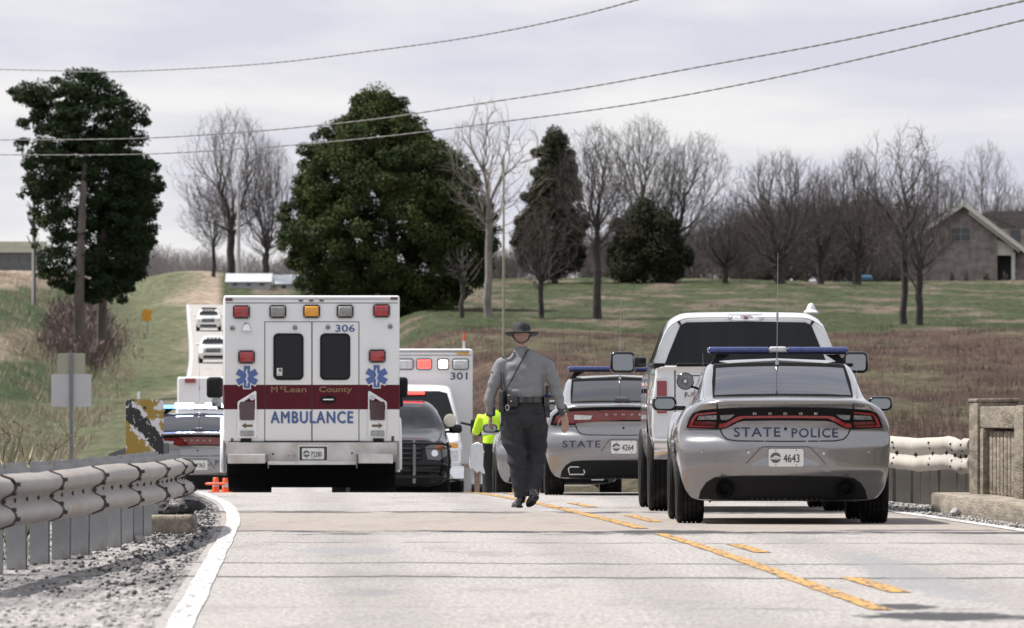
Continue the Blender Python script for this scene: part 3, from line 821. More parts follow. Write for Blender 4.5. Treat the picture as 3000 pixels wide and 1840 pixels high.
def branching(seed, H, W, trunk_frac=.28, r0=.3, n=1900, up=.5, lean=(0, 0), fork=1, twig=1.0, droop=0.0, top=1.0, **kw):
    H = H * 1.03; W = W * 1.06
    """bare tree: every point sampled in the crown's volume is joined by a curved branch to the cheapest point of the tree so far"""
    g = np.random.default_rng(seed)
    hb = H * trunk_frac
    pos = [np.array((lean[0] * z, lean[1] * z, z)) + g.normal(scale=.04, size=3) * (z > 0) for z in np.linspace(-.3, hb, 6)]
    par = [-1, 0, 1, 2, 3, 4]; cost = [0] * 6
    P_ = np.zeros((n * 8 + 40, 3)); Cst = np.zeros(n * 8 + 40); Pa = np.full(n * 8 + 40, -1); Dr = np.zeros((n * 8 + 40, 3)); Dr[:, 2] = 1
    for i in range(6): P_[i] = pos[i]; Pa[i] = par[i]
    cnt = 6; first = 3
    low = hb * .75
    def target(k):
        while True:
            v = g.normal(size=3); v /= np.linalg.norm(v)
            rr = g.random() ** (.33 if k > 30 else .18)
            x, y, z = v * rr
            z01 = (z + 1) / 2
            wz = np.interp(z01, [0, .12, .35, .7, 1], [.35, .75, 1.05, 1.0, .8])
            lump = 1 + .22 * math.sin(3 * math.atan2(y, x) + seed) + .15 * math.sin(5 * math.atan2(y, x) + 2 * seed + z * 4)
            p = np.array((x * W * wz * lump, y * W * wz * lump, low + (H - low) * z01))
            p[:2] += np.array(lean) * p[2]
            return p
    for k in range(n):
        t = target(k)
        d = t - P_[first:cnt]; dist = np.linalg.norm(d, axis=1)
        dz = d[:, 2] / np.maximum(dist, .01)
        c = dist * (1.15 - (.35 + .4 * up) * dz) + (.42 if k < 60 else .30) * Cst[first:cnt] + np.where(dz < -.1, dist * .8, 0)
        ang = np.einsum('ij,ij->i', d, Dr[first:cnt]) / np.maximum(dist, .01)
        c = c + dist * (.5 * (1 - ang)) * .6
        j = int(np.argmin(c)) + first; L = float(dist[j - first])
        if L < .12: continue
        m = int(min(7, max(2, L / (.35 if k > 60 else .6))))
        a = P_[j]; ctrl = a + Dr[j] * L * .35 + np.array((0, 0, L * .12 * up)); prev = j
        for q in range(1, m + 1):
            f = q / m; p = a * (1 - f) ** 2 + ctrl * 2 * f * (1 - f) + t * f * f
            if q < m: p = p + g.normal(scale=L * .022 + .01, size=3)
            P_[cnt] = p; Pa[cnt] = prev; v = p - P_[prev]; ln = np.linalg.norm(v); Dr[cnt] = v / max(ln, 1e-5); Cst[cnt] = Cst[prev] + ln
            prev = cnt; cnt += 1
    P_ = P_[:cnt]; Pa = Pa[:cnt]; w = np.zeros(cnt)
    kids = np.bincount(Pa[1:], minlength=cnt); w[kids == 0] = 1
    for i in range(cnt - 1, 0, -1): w[Pa[i]] += w[i]
    rad = np.maximum(.0085 * twig, r0 * (w / w[0]) ** .50)
    rad[:3] = r0 * np.array((1.25, 1.1, 1.02))
    ci = np.arange(1, cnt); pi = Pa[1:]
    A, Bq, ra, rb = P_[pi], P_[ci], np.minimum(rad[pi], rad[ci] * 1.35), rad[ci]
    # sprays of fine twigs at the ends
    tips = np.where(kids == 0)[0]
    sp = []
    for rep in range(3):
        dd = Dr[tips] + g.normal(scale=.42, size=(len(tips), 3)); dd[:, 2] += .15 * up - droop; dd /= np.linalg.norm(dd, axis=1)[:, None]
        base = P_[tips] if rep else P_[Pa[tips]]
        sp.append((base, base + dd * (W * g.uniform(.05, .16, size=(len(tips), 1)) + .15)))
    A2 = np.concatenate([q[0] for q in sp]); B2 = np.concatenate([q[1] for q in sp])
    def prisms(A, Bq, ra, rb, k):
        d = Bq - A; d /= np.maximum(np.linalg.norm(d, axis=1), 1e-6)[:, None]
        u = np.cross(d, np.array((.31, .92, .22))); u /= np.maximum(np.linalg.norm(u, axis=1), 1e-6)[:, None]; v = np.cross(d, u)
        m = len(A); V = np.zeros((m, 2 * k, 3))
        for q in range(k):
            an = 2 * math.pi * q / k; o = u * math.cos(an) + v * math.sin(an)
            V[:, q] = A - d * ra[:, None] * .3 + o * ra[:, None]; V[:, k + q] = Bq + o * rb[:, None]
        base = (np.arange(m) * 2 * k)[:, None]
        Fc = np.concatenate([np.concatenate([base + q, base + (q + 1) % k, base + k + (q + 1) % k, base + k + q], 1) for q in range(k)])
        return V.reshape(-1, 3), Fc
    thick = rb > r0 * .22
    Vt, Ft = prisms(A[thick], Bq[thick], ra[thick], rb[thick], 7)
    V1, F1 = prisms(A[~thick], Bq[~thick], ra[~thick], rb[~thick], 3)
    V2, F2 = prisms(A2, B2, np.full(len(A2), .0085 * twig), np.full(len(A2), .004 * twig), 3)
    return (Vt, Ft), (np.concatenate([V1, V2]), np.concatenate([F1, F2 + len(V1)]))

PROTO = {}
def bare_tree(px, base_py, top_py, half_w_px, label, seed, D=None, pale=False, name='bare_tree', group=None, zoff=0.0, **kw):
    p = hit(px, base_py) if D is None else Vector(((px - 1500) / F * D, D, ground((px - 1500) / F * D, D)))
    k = F / p.y
    ztop = EYE + (YH - top_py) / k
    H = ztop - p.z; W = half_w_px / k
    t = thing(name, label, 'tree', tuple(p), random.uniform(-.3, .3), group)
    (V1, F1), (V2, F2) = branching(seed, H, W, **kw)
    npmesh('trunk', V1, F1, bark_p if pale else bark, t, True)
    npmesh('crown', V2, F2, twig_p if pale else twig_m, t)
    return t

def s(v): return v * S
bare_tree(s(556), s(680), s(268), s(112), 'tall bare tree with one leader reaching above its crown, left of the big pine', 11, trunk_frac=.30, r0=.42, n1=11, up=.55)
bare_tree(s(640), s(690), s(338), s(78), 'dense upright bare tree between the tall bare one and the big pine', 12, trunk_frac=.22, r0=.36, n1=11, up=.95)
bare_tree(s(514), s(668), s(440), s(66), 'small bare tree standing left of the tall bare tree on the ridge', 13, trunk_frac=.35, r0=.2, n1=9, up=.4)
bare_tree(s(1176), s(764), s(252), s(112), 'pale barked bare tree rising right of the big pine', 14, pale=True, trunk_frac=.50, r0=.24, n=420, up=.45)
bare_tree(s(1112), s(764), s(600), s(48), 'thin grey trunk beside the lower right edge of the big pine', 15, trunk_frac=.6, r0=.14, n=60)
bare_tree(s(1302), s(764), s(500), s(78), 'slender bare tree in front of the dark cedar', 16, trunk_frac=.30, r0=.17, n=700, up=.3)
bare_tree(s(1438), s(768), s(310), s(95), 'stout bare tree with a forked crown right of the cedar', 17, trunk_frac=.42, r0=.25, n1=9, up=.6, fork=2)
bare_tree(s(1552), s(676), s(288), s(100), 'tall forked bare tree rising behind the dark round evergreen', 18, trunk_frac=.28, r0=.36, n1=9, up=.6, fork=2)
bare_tree(s(1598), s(676), s(330), s(95), 'bare tree leaning right beside the dark round evergreen', 19, trunk_frac=.25, r0=.30, n1=8, up=.6, lean=(.24, 0))
bare_tree(s(1745), s(682), s(480), s(75), 'low grey bare tree left of the spreading bare tree', 20, trunk_frac=.2, r0=.25, n1=9, up=.5)
bare_tree(s(1876), s(684), s(368), s(118), 'wide spreading bare tree above the pickup roof', 21, trunk_frac=.16, r0=.42, n1=13, n2=8, up=.75)
bare_tree(s(2062), s(684), s(366), s(88), 'tall dense bare tree left of the brick house', 22, trunk_frac=.2, r0=.36, n1=12, n2=8, up=.8)
bare_tree(s(2176), s(782), s(305), s(108), 'slender bare lawn tree with arching top in front of the brick house', 23, trunk_frac=.42, r0=.20, n=700, up=.35, fork=2)
bare_tree(s(2212), s(784), s(372), s(96), 'vase shaped multi stemmed bare tree just right of the arching lawn tree', 24, trunk_frac=.30, r0=.22, n=700, up=.75, fork=4)
bare_tree(s(2370), s(670), s(352), s(90), 'bare tree rising behind the roof of the brick house', 25, D=1010, trunk_frac=.2, r0=.34, n1=12, n2=8, up=.7)
bare_tree(s(2445), s(670), s(450), s(70), 'bare tree at the right edge behind the brick house', 26, D=1000, trunk_frac=.2, r0=.3, n1=12, n2=8, up=.7)
bare_tree(s(1975), s(684), s(420), s(60), 'grey bare tree between the spreading tree and the tall dense one', 27, trunk_frac=.2, r0=.3, n1=9, n2=8, up=.6)
bare_tree(s(2270), s(670), s(400), s(85), 'bushy bare tree behind the gable of the brick house', 28, D=990, trunk_frac=.2, r0=.3, n1=10, n2=8, up=.6)

# distant wood that reads as one mass: many small bare trees
def wood(name, spots, mat_, seed):
    r = random.Random(seed); V = []; Fc = []
    protos = []
    for k in range(5):
        (a, fa), (b, fb) = branching(seed * 10 + k, 8, 3.3, trunk_frac=.1, r0=.15, n=330, up=.7, twig=1.8)
        A = np.concatenate([a, b]); f = np.concatenate([fa, fb + len(a)])
        protos.append((A, f))
    n = 0
    for (x, D, hh, ww) in spots:
        A, f = protos[r.randrange(5)]
        c, s_ = math.cos(r.random() * 6.28), math.sin(r.random() * 6.28)
        q = A * np.array((ww, ww, hh)); q = np.stack([q[:, 0] * c - q[:, 1] * s_, q[:, 0] * s_ + q[:, 1] * c, q[:, 2]], -1)
        q = q + np.array((x, D, ground(x, D) - .4))
        V.append(q); Fc.append(f + n); n += len(q)
    o = npmesh(name, np.concatenate(V), np.concatenate(Fc), mat_); o['kind'] = 'stuff'; return o
def band(x0, x1, top0, top1, D0, D1, n, seed):
    r = random.Random(seed); out = []
    for _ in range(n):
        f = r.random(); px = x0 + (x1 - x0) * f; D = r.uniform(D0, D1)
        X = (px * S - 1500) / F * D
        zt = EYE + (YH - (top0 + (top1 - top0) * f) * S) / F * D
        h = (zt - ground(X, D)) * r.uniform(.6, 1.05)
        out.append((X, D, max(h, 1) / 8, max(h, 2) / 8 * r.uniform(.8, 1.3)))
    return out
wood_m = mat('distant_grey_wood', (.078, .066, .062), .95, var=.25, vscale=.2)
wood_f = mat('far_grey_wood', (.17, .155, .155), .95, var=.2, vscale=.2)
wood('far_woodland', band(1170, 1500, 590, 545, 780, 860, 50, 1) + band(1450, 1800, 540, 520, 790, 880, 62, 2) + band(1780, 2150, 480, 450, 800, 880, 84, 3) + band(2100, 2490, 470, 500, 960, 1080, 46, 4), wood_m, 3)
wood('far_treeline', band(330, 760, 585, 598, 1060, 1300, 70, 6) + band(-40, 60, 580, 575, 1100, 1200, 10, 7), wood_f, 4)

# ---- evergreens
def leaf_mat(name, c1, c2):
    m = mat(name, c1, .9, col2=c2, vscale=.5, spec=.08)
    return m
pine_m = leaf_mat('pine_needles', (.020, .034, .014), (.066, .080, .028))
pine2_m = leaf_mat('dark_pine_needles', (.014, .028, .013), (.034, .050, .022))
cedar_m = leaf_mat('cedar_foliage', (.026, .030, .018), (.046, .046, .028))

def clump(cx, r3, n, size, g, up=.35):
    """n needle tufts spread over an ellipsoid's outer shell"""
    d = g.normal(size=(n, 3)); d /= np.linalg.norm(d, axis=1)[:, None]
    rad = g.uniform(.55, 1.08, size=(n, 1)) 
    p = cx + d * rad * r3
    nrm = d + g.normal(scale=.45, size=(n, 3)); nrm[:, 2] += up; nrm /= np.linalg.norm(nrm, axis=1)[:, None]
    a = np.cross(nrm, g.normal(size=(n, 3))); a /= np.linalg.norm(a, axis=1)[:, None]
    b = np.cross(nrm, a)
    s_ = size * g.uniform(.5, 1.3, size=(n, 1))
    v0 = p - a * s_ * .5; v1 = p + a * s_ * .5; v2 = p + b * s_ * .9 + d * s_ * .4
    return np.stack([v0, v1, v2], 1).reshape(-1, 3)

def outline_tree(name, label, rows, axis_px, base_py, D, m, n_cl, n_leaf, rcl, size, seed, trunks, flat=.7, depth=1.0, group=None, fill=.5, trunk_m=None, front=0.0):
    """rows: (py, xl, xr) silhouette rows in 2464-px coordinates"""
    g = np.random.default_rng(seed)
    bx = (axis_px * S - 1500) / F * D
    base = Vector((bx, D, EYE + (YH - base_py * S) / F * D)) if base_py else Vector((bx, D, ground(bx, D)))
    t = thing(name, label, 'tree', tuple(base), 0, group)
    ys = np.array([q[0] for q in rows], float); xl = np.array([q[1] for q in rows], float); xr = np.array([q[2] for q in rows], float)
    pts = []
    wts = (xr - xl); cum = []
    tri = []
    for i in range(n_cl):
        while True:
            y = g.uniform(ys[0], ys[-1]); L = np.interp(y, ys, xl); Rr = np.interp(y, ys, xr)
            if g.random() < (Rr - L) / wts.max() + .05: break
        c, h = (L + Rr) / 2, (Rr - L) / 2
        a = g.uniform(0, 2 * np.pi); rr = (1 - fill * g.random() ** 1.5)
        x = c + h * rr * math.cos(a); dep = h * rr * math.sin(a) * depth
        rc = rcl * g.uniform(.6, 1.35)
        k = S / F * D
        rp = rc / k
        x = min(max(x, L + rp * .6), Rr - rp * .6) if h > rp else c
        pos = np.array(((x * S - 1500) / F * D, D + dep * k, EYE + (YH - y * S) / F * D)) - np.array(base)
        pos[0] = (x * S - 1500) / F * D - base[0]
        if i % 11 == 0 and h > rp:      # ragged sprays standing out of the outline
            xo = (L - rp * .15) if g.random() < .5 else (Rr + rp * .15)
            pos[0] = ((xo + g.normal(scale=rp * .2)) * S - 1500) / F * D - base[0]; pos[1] = g.normal(scale=h * .2) * k; rc = rc * .55
        tri.append(clump(pos, np.array((rc, rc, rc * flat)), n_leaf if rc > rcl * .6 else n_leaf // 3, size, g))
    V = np.concatenate(tri); Fc = np.arange(len(V)).reshape(-1, 3)
    npmesh('crown', V, Fc, m, t)
    for pl, w0, w1 in trunks:
        q = [P(x * S, y * S, D) - base for x, y in pl]
        q = [Vector((v.x, v.y + .2 * math.sin(i) - front * min(1, i / 1.5) * (1 if i < len(q) - 1 else .1), v.z)) for i, v in enumerate(q)]
        B().tube(q, list(np.linspace(w0, w1, len(q))), 9).build('trunk', trunk_m or bark_pine, t, True)
    # limbs reaching into the crown
    b = B(); r = random.Random(seed)
    for _ in range(26):
        pl, w0, w1 = trunks[r.randrange(len(trunks))]
        (x0, y0), (x1, y1) = pl[-2], pl[-1]
        f = r.random(); y = y0 + (y1 - y0) * f; x = x0 + (x1 - x0) * f
        L = np.interp(y, ys, xl); Rr = np.interp(y, ys, xr)
        x2 = L + (Rr - L) * r.uniform(.08, .92)
        a = P(x * S, y * S, D) - base; c = P(x2 * S, (y - r.uniform(5, 30)) * S, D) - base; c.y = r.uniform(-1, 1) * abs(Rr - L) / 2 * S / F * D * depth * .6
        mid = (a + c) / 2 + Vector((0, 0, -.15))
        b.tube([a, mid, c], [.07, .045, .02], 5)
    b.build('limbs', trunk_m or bark_pine, t, True)
    return t

Dp = hit(945 * S, 768 * S).y
outline_tree('pine_tree', 'huge dense round evergreen pine behind the nearer ambulance', [
    (225, 880, 935), (245, 862, 952), (272, 855, 960), (292, 822, 1000), (312, 780, 1022), (350, 755, 1040), (390, 735, 1122), (440, 728, 1140), (500, 706, 1168), (545, 688, 1186), (585, 680, 1180), (620, 702, 1166),
    (660, 720, 1160), (700, 742, 1120), (740, 800, 1085), (775, 900, 1010)], 950, None, Dp, pine_m, 840, 330, .80, .165, 31,
    [([(955, 800), (950, 700), (940, 500), (915, 300)], .42, .12)], fill=.55, flat=.75)
Dl = hit(205 * S, 806 * S).y
Dl = max(min(Dl, 470), 330)
rowsL = [(175, 140, 240), (195, 70, 265), (215, 45, 290), (235, 40, 300), (255, 95, 345), (300, 60, 352), (340, 52, 345), (380, 60, 352), (420, 70, 378), (470, 100, 370), (530, 90, 372), (580, 88, 352), (620, 100, 355), (660, 110, 330), (700, 150, 300), (722, 190, 280)]
outline_tree('pine_tree', 'tall dark pine on the left with a long bare trunk and ragged top', rowsL, 192, 803, Dl, pine2_m, 500, 220, .52, .13, 35,
    [([(190, 803), (194, 700), (200, 560), (205, 450), (207, 360)], .30, .13)], fill=.75, flat=.62, depth=.6, front=1.9)
rowsR = [(370, 250, 350), (400, 265, 376), (440, 262, 378), (500, 230, 366), (560, 235, 370), (600, 220, 352), (650, 215, 350), (690, 225, 315), (715, 240, 300)]
outline_tree('pine_tree', 'second dark pine with a leaning bare trunk just right of the tall left one', rowsR, 248, 812, Dl + 3, pine2_m, 180, 240, .52, .13, 34,
    [([(246, 812), (249, 700), (254, 600), (256, 520), (262, 420)], .30, .08)], fill=.8, flat=.62, depth=.8, front=2.2)
lone = [(420, 66, 90), (445, 62, 100), (470, 55, 105), (500, 52, 100), (520, 60, 96)]
outline_tree('pine_sapling', 'small ragged pine tuft growing round the utility pole at the far left', lone, 84, 735, Dl + 12, pine2_m, 14, 130, .30, .17, 36, [([(84, 735), (83, 600), (82, 440)], .06, .03)], fill=.8)
Dc = hit(1335 * S, 682 * S).y
outline_tree('cedar_tree', 'pointed dark cedar standing on the lawn edge', [
    (315, 1325, 1345), (335, 1312, 1362), (350, 1308, 1362), (368, 1296, 1382), (384, 1306, 1374), (402, 1294, 1388), (422, 1300, 1380), (440, 1284, 1390), (480, 1270, 1392), (520, 1256, 1398), (560, 1240, 1402), (600, 1238, 1402), (640, 1262, 1395), (665, 1322, 1352)],
    1335, 680, Dc, cedar_m, 260, 380, .75, .16, 41, [([(1335, 682), (1335, 640), (1335, 400)], .30, .08)], flat=.8)
outline_tree('evergreen_tree', 'dark round evergreen at the foot of the forked bare trees', [
    (490, 1535, 1570), (503, 1512, 1600), (520, 1515, 1612), (542, 1488, 1632), (560, 1502, 1626), (592, 1478, 1636), (610, 1486, 1664), (640, 1466, 1655), (660, 1480, 1640), (675, 1470, 1610)],
    1550, 680, Dc - 4, cedar_m, 150, 380, .85, .17, 42, [([(1550, 682), (1550, 640), (1552, 540)], .25, .08)], flat=.85)
for (x, y, w, h, lb) in ((2143, 662, 17, 20, 'clipped dark round shrub by the porch of the brick house'), (2070, 668, 10, 9, 'low dark shrub left of the brick house porch'),):
    outline_tree('shrub', lb, [(y - h, x - w * .5, x + w * .5), (y - h * .5, x - w, x + w), (y + h * .5, x - w, x + w), (y + h, x - w * .8, x + w * .8)], x, 684, 872, cedar_m, 22, 90, .45, .22, x, [([(x, 684), (x, y), (x, y - 4)], .06, .03)], flat=.9)

# reddish brush under the left pines, weeds by the rail, twigs behind the right rail
def stems(name, n, place, h0, h1, w, m, seed, spread=.35, twigs=3):
    r = random.Random(seed); V = []; Fc = []
    for _ in range(n):
        p, sc_ = place(r)
        h = r.uniform(h0, h1) * sc_; d = Vector((r.gauss(0, spread), r.gauss(0, spread), 1)).normalized()
        def sliver(a, e, w_):
            k = len(V); s_ = Vector((w_, 0, 0)); V.extend([a - s_, a + s_, (a + e) / 2 + s_ * .7 + Vector((r.gauss(0, .03) * h, 0, 0)), e]); Fc.extend([(k, k + 1, k + 2), (k, k + 2, k + 3)])
        e = p + d * h; sliver(p, e, w)
        for _ in range(twigs):
            f = r.uniform(.25, .9); a = p + d * h * f
            dd = (d + Vector((r.gauss(0, .5), r.gauss(0, .5), .1))).normalized(); sliver(a, a + dd * h * r.uniform(.2, .45), w * .6)
    o = npmesh(name, V, Fc, m); o['kind'] = 'stuff'; return o
brush_m = mat('reddish_brush', (.14, .105, .095), .95, var=.25, vscale=.5)
def brush_place(r):
    px = r.gauss(190, 42); py = r.gauss(835, 26) + (px - 205) * .12
    p = hit(px * S, py * S); return p, max(.3, 1 - abs(px - 205) / 170)
stems('brush', 2600, brush_place, 1.0, 3.0, .016, brush_m, 5, .30)
grass_m = mat('dry_weeds', (.30, .27, .17), .9, var=.35, vscale=1)
weed_m = mat('dark_weed_stems', (.10, .075, .05), .9, var=.3, vscale=3)
def wplace(r):
    D = r.uniform(58, 66); px = r.uniform(-60, 110); X = (px - 1500) / F * D; return Vector((X, D, -.02)), 1
stems('dry_weeds', 110, wplace, .55, .76, .0022, grass_m, 6, .25)

def stalks(name, n, x0, x1, D0, D1, h0, h1, w, m, seed, keep=None):
    g = np.random.default_rng(seed)
    D = g.uniform(D0, D1, n); px = g.uniform(x0, x1, n); X = (px - 1500) / F * D
    if keep is not None: k = keep(X, D, px, g); D, X = D[k], X[k]
    n = len(D); z = terr_grid(D, X) - .06
    h = g.uniform(h0, h1, n); a = g.normal(scale=.25, size=(n, 2))
    b0 = np.stack([X - w, D, z], -1); b1 = np.stack([X + w, D + g.normal(scale=.03, size=n), z], -1); tp = np.stack([X + a[:, 0] * h, D + a[:, 1] * h, z + h], -1)
    o = npmesh(name, np.stack([b0, b1, tp], 1).reshape(-1, 3), np.arange(3 * n).reshape(-1, 3), m); o['kind'] = 'stuff'; return o
def offroad(X, D, px, g): return np.abs(X - (2.8 + SL * D + pchip(OFF_D, OFF_X, D))) > 6.5
def clumpy(X, D, px, g):
    nn = np.array([mn.noise(Vector((x * .35, d * .07, 9))) for x, d in zip(X, D)]); return offroad(X, D, px, g) & (nn + g.normal(scale=.2, size=len(X)) > .02)
stalks('field_stubble', 70000, 1150, 3100, 235, 515, .12, .42, .010, mat('brown_stubble', (.115, .078, .060), .95, var=.5, vscale=.5), 51, clumpy)
stalks('dry_grass', 50000, -60, 700, 300, 760, .15, .55, .014, mat('straw_grass', (.30, .25, .19), .95, var=.4, vscale=.4), 52, clumpy)
stalks('lawn_grass', 30000, 1100, 3100, 515, 830, .06, .20, .02, mat('lawn_tufts', (.060, .074, .032), .95, var=.5, vscale=.3), 53, clumpy)

def sprig(name, pts_px, D, label, seed, m=weed_m, w=.006, buds=True):
    """a bare twiggy plant; pts_px main stem in 2464-px coordinates"""
    q = [P(x * S, y * S, D) for x, y in pts_px]
    base = q[0].copy()
    b = B(); b.tube([p - base for p in q], list(np.linspace(w, w * .4, len(q))), 4)
    r = random.Random(seed)
    for i in range(1, len(q)):
        for _ in range(3):
            f = r.random(); a = q[i - 1].lerp(q[i], f) - base
            d = Vector((r.uniform(-1, 1), r.uniform(-.5, .5), r.uniform(.1, 1))).normalized(); L = r.uniform(.04, .14)
            e = a + d * L
            b.tube([a, (a + e) / 2 + Vector((0, 0, .01)), e], [w * .45, w * .35, w * .2], 3)
            if buds: b.tube([e, e + d * .012], [.007, .004], 4)
    o = b.build(name, m); o.location = base
    return tag(o, label, 'plant', kind='thing')
sprig('weed', [(30, 1110), (45, 1070), (52, 1040), (55, 1005)], 60, 'upright dark weed with side shoots at the far left behind the guardrail', 1)
sprig('weed', [(110, 1112), (135, 1080), (160, 1062), (185, 1040)], 61, 'leaning budded weed in front of the blank sign post', 2)
sprig('weed', [(6, 1110), (12, 1075), (25, 1052), (2, 1030)], 59, 'thin dry weed stem cut by the left edge of the photo', 3)
tw = mat('grey_twigs', (.14, .11, .09), .9)
sprig('sapling', [(2270, 1075), (2250, 1045), (2235, 1020), (2228, 1000)], 100, 'thin leafless sapling leaning left behind the white right guardrail', 4, tw, .006, False)
sprig('sapling', [(2205, 1072), (2190, 1050), (2178, 1030)], 100, 'short leafless twig nearest the silver patrol car behind the right guardrail', 5, tw, .005, False)
sprig('sapling', [(2310, 1072), (2316, 1045), (2318, 1020)], 100, 'slim upright twig closest to the parapet pillar', 6, tw, .004, False)
sprig('sapling', [(2456, 1010), (2452, 975), (2448, 945)], 100, 'twig rising over the parapet at the right edge', 7, tw, .004, False)

# ------------------------------------------------------------ houses
brick_m = bpy.data.materials.new('grey_brown_brick'); brick_m.use_nodes = True
_t = brick_m.node_tree; _b = _t.nodes['Principled BSDF']; _b.inputs['Roughness'].default_value = .9
_c = _t.nodes.new('ShaderNodeTexCoord'); _mp = _t.nodes.new('ShaderNodeMapping'); _mp.inputs['Rotation'].default_value = (R(90), 0, 0)
_br = _t.nodes.new('ShaderNodeTexBrick'); _br.inputs['Scale'].default_value = 1.0; _br.inputs['Brick Width'].default_value = .22; _br.inputs['Row Height'].default_value = .075; _br.inputs['Mortar Size'].default_value = .008
_br.inputs['Color1'].default_value = (.20, .165, .155, 1); _br.inputs['Color2'].default_value = (.27, .225, .21, 1); _br.inputs['Mortar'].default_value = (.32, .29, .28, 1)
_t.links.new(_c.outputs['Object'], _mp.inputs[0]); _t.links.new(_mp.outputs[0], _br.inputs['Vector'])
_n = _t.nodes.new('ShaderNodeTexNoise'); _n.inputs['Scale'].default_value = 1.3; _n.inputs['Detail'].default_value = 6; _t.links.new(_c.outputs['Object'], _n.inputs['Vector'])
_r = _t.nodes.new('ShaderNodeMapRange'); _r.inputs[1].default_value = .3; _r.inputs[2].default_value = .7; _r.inputs[3].default_value = .65; _r.inputs[4].default_value = 1.35; _t.links.new(_n.outputs['Fac'], _r.inputs[0])
_v = _t.nodes.new('ShaderNodeVectorMath'); _v.operation = 'SCALE'; _t.links.new(_br.outputs['Color'], _v.inputs[0]); _t.links.new(_r.outputs[0], _v.inputs[3]); _t.links.new(_v.outputs[0], _b.inputs['Base Color'])
trim = mat('cream_trim', (.66, .63, .56), .7, var=.06)
shing = mat('grey_brown_shingles', (.13, .115, .11), .9, var=.3, vscale=3, stretch=(1, 1, 4))
dark_glass = mat('dark_window_glass', (.015, .018, .022), .08, spec=.8)
dark_in = mat('dark_opening', (.02, .02, .022), .8)
winframe = mat('window_frame', (.30, .29, .28), .6)
DH = 885
hb = P(2824, 831, DH); hb.z -= .1
H1 = thing('brick_house', 'grey brown brick house with cream gable trim half hidden behind bare trees', 'house', tuple(hb), R(-4))
k = F / DH
def hx(px): return (px - 2824) / k
def hz(py): return (831 - py) / k
ap = (hx(2824), hz(602)); le = (hx(2700), hz(690)); re = (hx(2921), hz(690))
B().prism([(hx(2655), -.8), (hx(2921), -.8), (hx(2921), hz(690)), ap, (hx(2655), hz(716))], 0, 9, 'xz').build('gable_wall', brick_m, H1)
B().prism([(hx(2921) + .002, -.8), (hx(3120), -.8), (hx(3120), hz(716)), (hx(2921) + .002, hz(716))], 2.2, 9, 'xz').build('side_wall', brick_m, H1)
def slope(a, b, th, y0, y1, name, m):
    d = Vector((b[0] - a[0], b[1] - a[1])).normalized(); n_ = Vector((-d.y, d.x)) * th
    if n_.y < 0: n_ = -n_
    B().prism([a, b, (b[0] + n_.x, b[1] + n_.y), (a[0] + n_.x, a[1] + n_.y)], y0, y1, 'xz').build(name, m, H1)
slope((hx(2824), hz(603)), (hx(3000), hz(740)), .30, -.9, 9.5, 'roof', shing)
slope((hx(2824), hz(603)), (hx(2640), hz(728)), .30, -.9, 9.5, 'roof', shing)
slope((hx(2824), hz(602)), (hx(3002), hz(739)), .42, -1.0, -.92, 'fascia', trim)
slope((hx(2824), hz(602)), (hx(2638), hz(726)), .42, -1.0, -.92, 'fascia', trim)
slope((hx(2836), hz(622)), (hx(2985), hz(737)), .62, -.62, -.55, 'soffit', trim)
B().prism([(hx(2921) + .01, hz(745)), (hx(2968), hz(745)), (hx(2968), hz(722)), (hx(2921) + .01, hz(697))], .3, .5, 'xz').build('porch_gable_panel', trim, H1)
B().box((hx(2968), .4, hz(784)), (.35, .35, 3.3)).build('porch_post', trim, H1)
w = B().box((hx(2815), -.06, hz(683)), (1.98, .10, 1.5), .02).build('window', winframe, H1)
for q in (-.47, .47): B().box((hx(2815) + q, -.125, hz(683)), (.86, .02, 1.32)).build('pane', dark_glass, w)
B().box((hx(2815), -.14, hz(683)), (1.8, .03, .05)).build('glazing_bar', winframe, w)
B().box((hx(2943), 2.15, hz(783)), (1.6, .08, 2.6)).build('door', dark_in, H1)
B().prism([(hx(2870), hz(618)), (hx(2985), hz(660)), (hx(3060), hz(660)), (hx(3060), hz(610)), (hx(2900), hz(610))], 9.2, 15, 'xz').build('rear_roof', shing, H1)
B().box((hx(2990), 9.15, hz(690)), (7, .2, 1.9)).build('rear_wall', brick_m, H1)
B().box((hx(2972), 9.0, hz(683)), (1.0, .12, 1.3)).build('window', dark_glass, H1)
# low wing with porch at the left of the gable
B().box((hx(2628), 4.5, 1.35), (3.2, 6.8, 4.2)).build('wing_wall', brick_m, H1)
B().prism([(hx(2570), hz(735)), (hx(2668), hz(735)), (hx(2655), hz(682)), (hx(2590), hz(682))], .2, 8.4, 'xz').build('wing_roof', shing, H1)
B().prism([(hx(2636), hz(733)), (hx(2662), hz(733)), (hx(2660), hz(700)), (hx(2650), hz(704))], .05, .18, 'xz').build('wing_gable_trim', trim, H1)
for q in (2582, 2590, 2626): B().box((hx(q), .5, 1.45), (.22, .22, 3.6)).build('porch_post', trim, H1)
B().box((hx(2606), 1.0, 1.4), (1.0, .1, 2.4)).build('door', dark_in, H1)
for q in (2790, 2830, 2890, 2945):
    o = outline_tree('shrub', {2790: 'dark low bush under the gable window', 2830: 'round bush right of the gable window at the wall foot', 2890: 'bush near the middle of the brick wall foot', 2945: 'leafy bush beside the porch doorway'}[q],
        [(q * 0 + 672, q / S - 5, q / S + 5), (678, q / S - 8, q / S + 8), (684, q / S - 8, q / S + 8)], q / S, 685, 880, cedar_m, 8, 70, .26, .16, q, [([(q / S, 685), (q / S, 680), (q / S, 676)], .05, .03)])
blue = B().box((0, 0, .35), (1.6, 1.0, .5), .15).build('kiddie_pool', mat('blue_plastic', (.06, .14, .22), .5))
blue.location = hit(2530, 826); tag(blue, 'small blue tub on the lawn at the left corner of the brick house', 'tub', kind='thing')

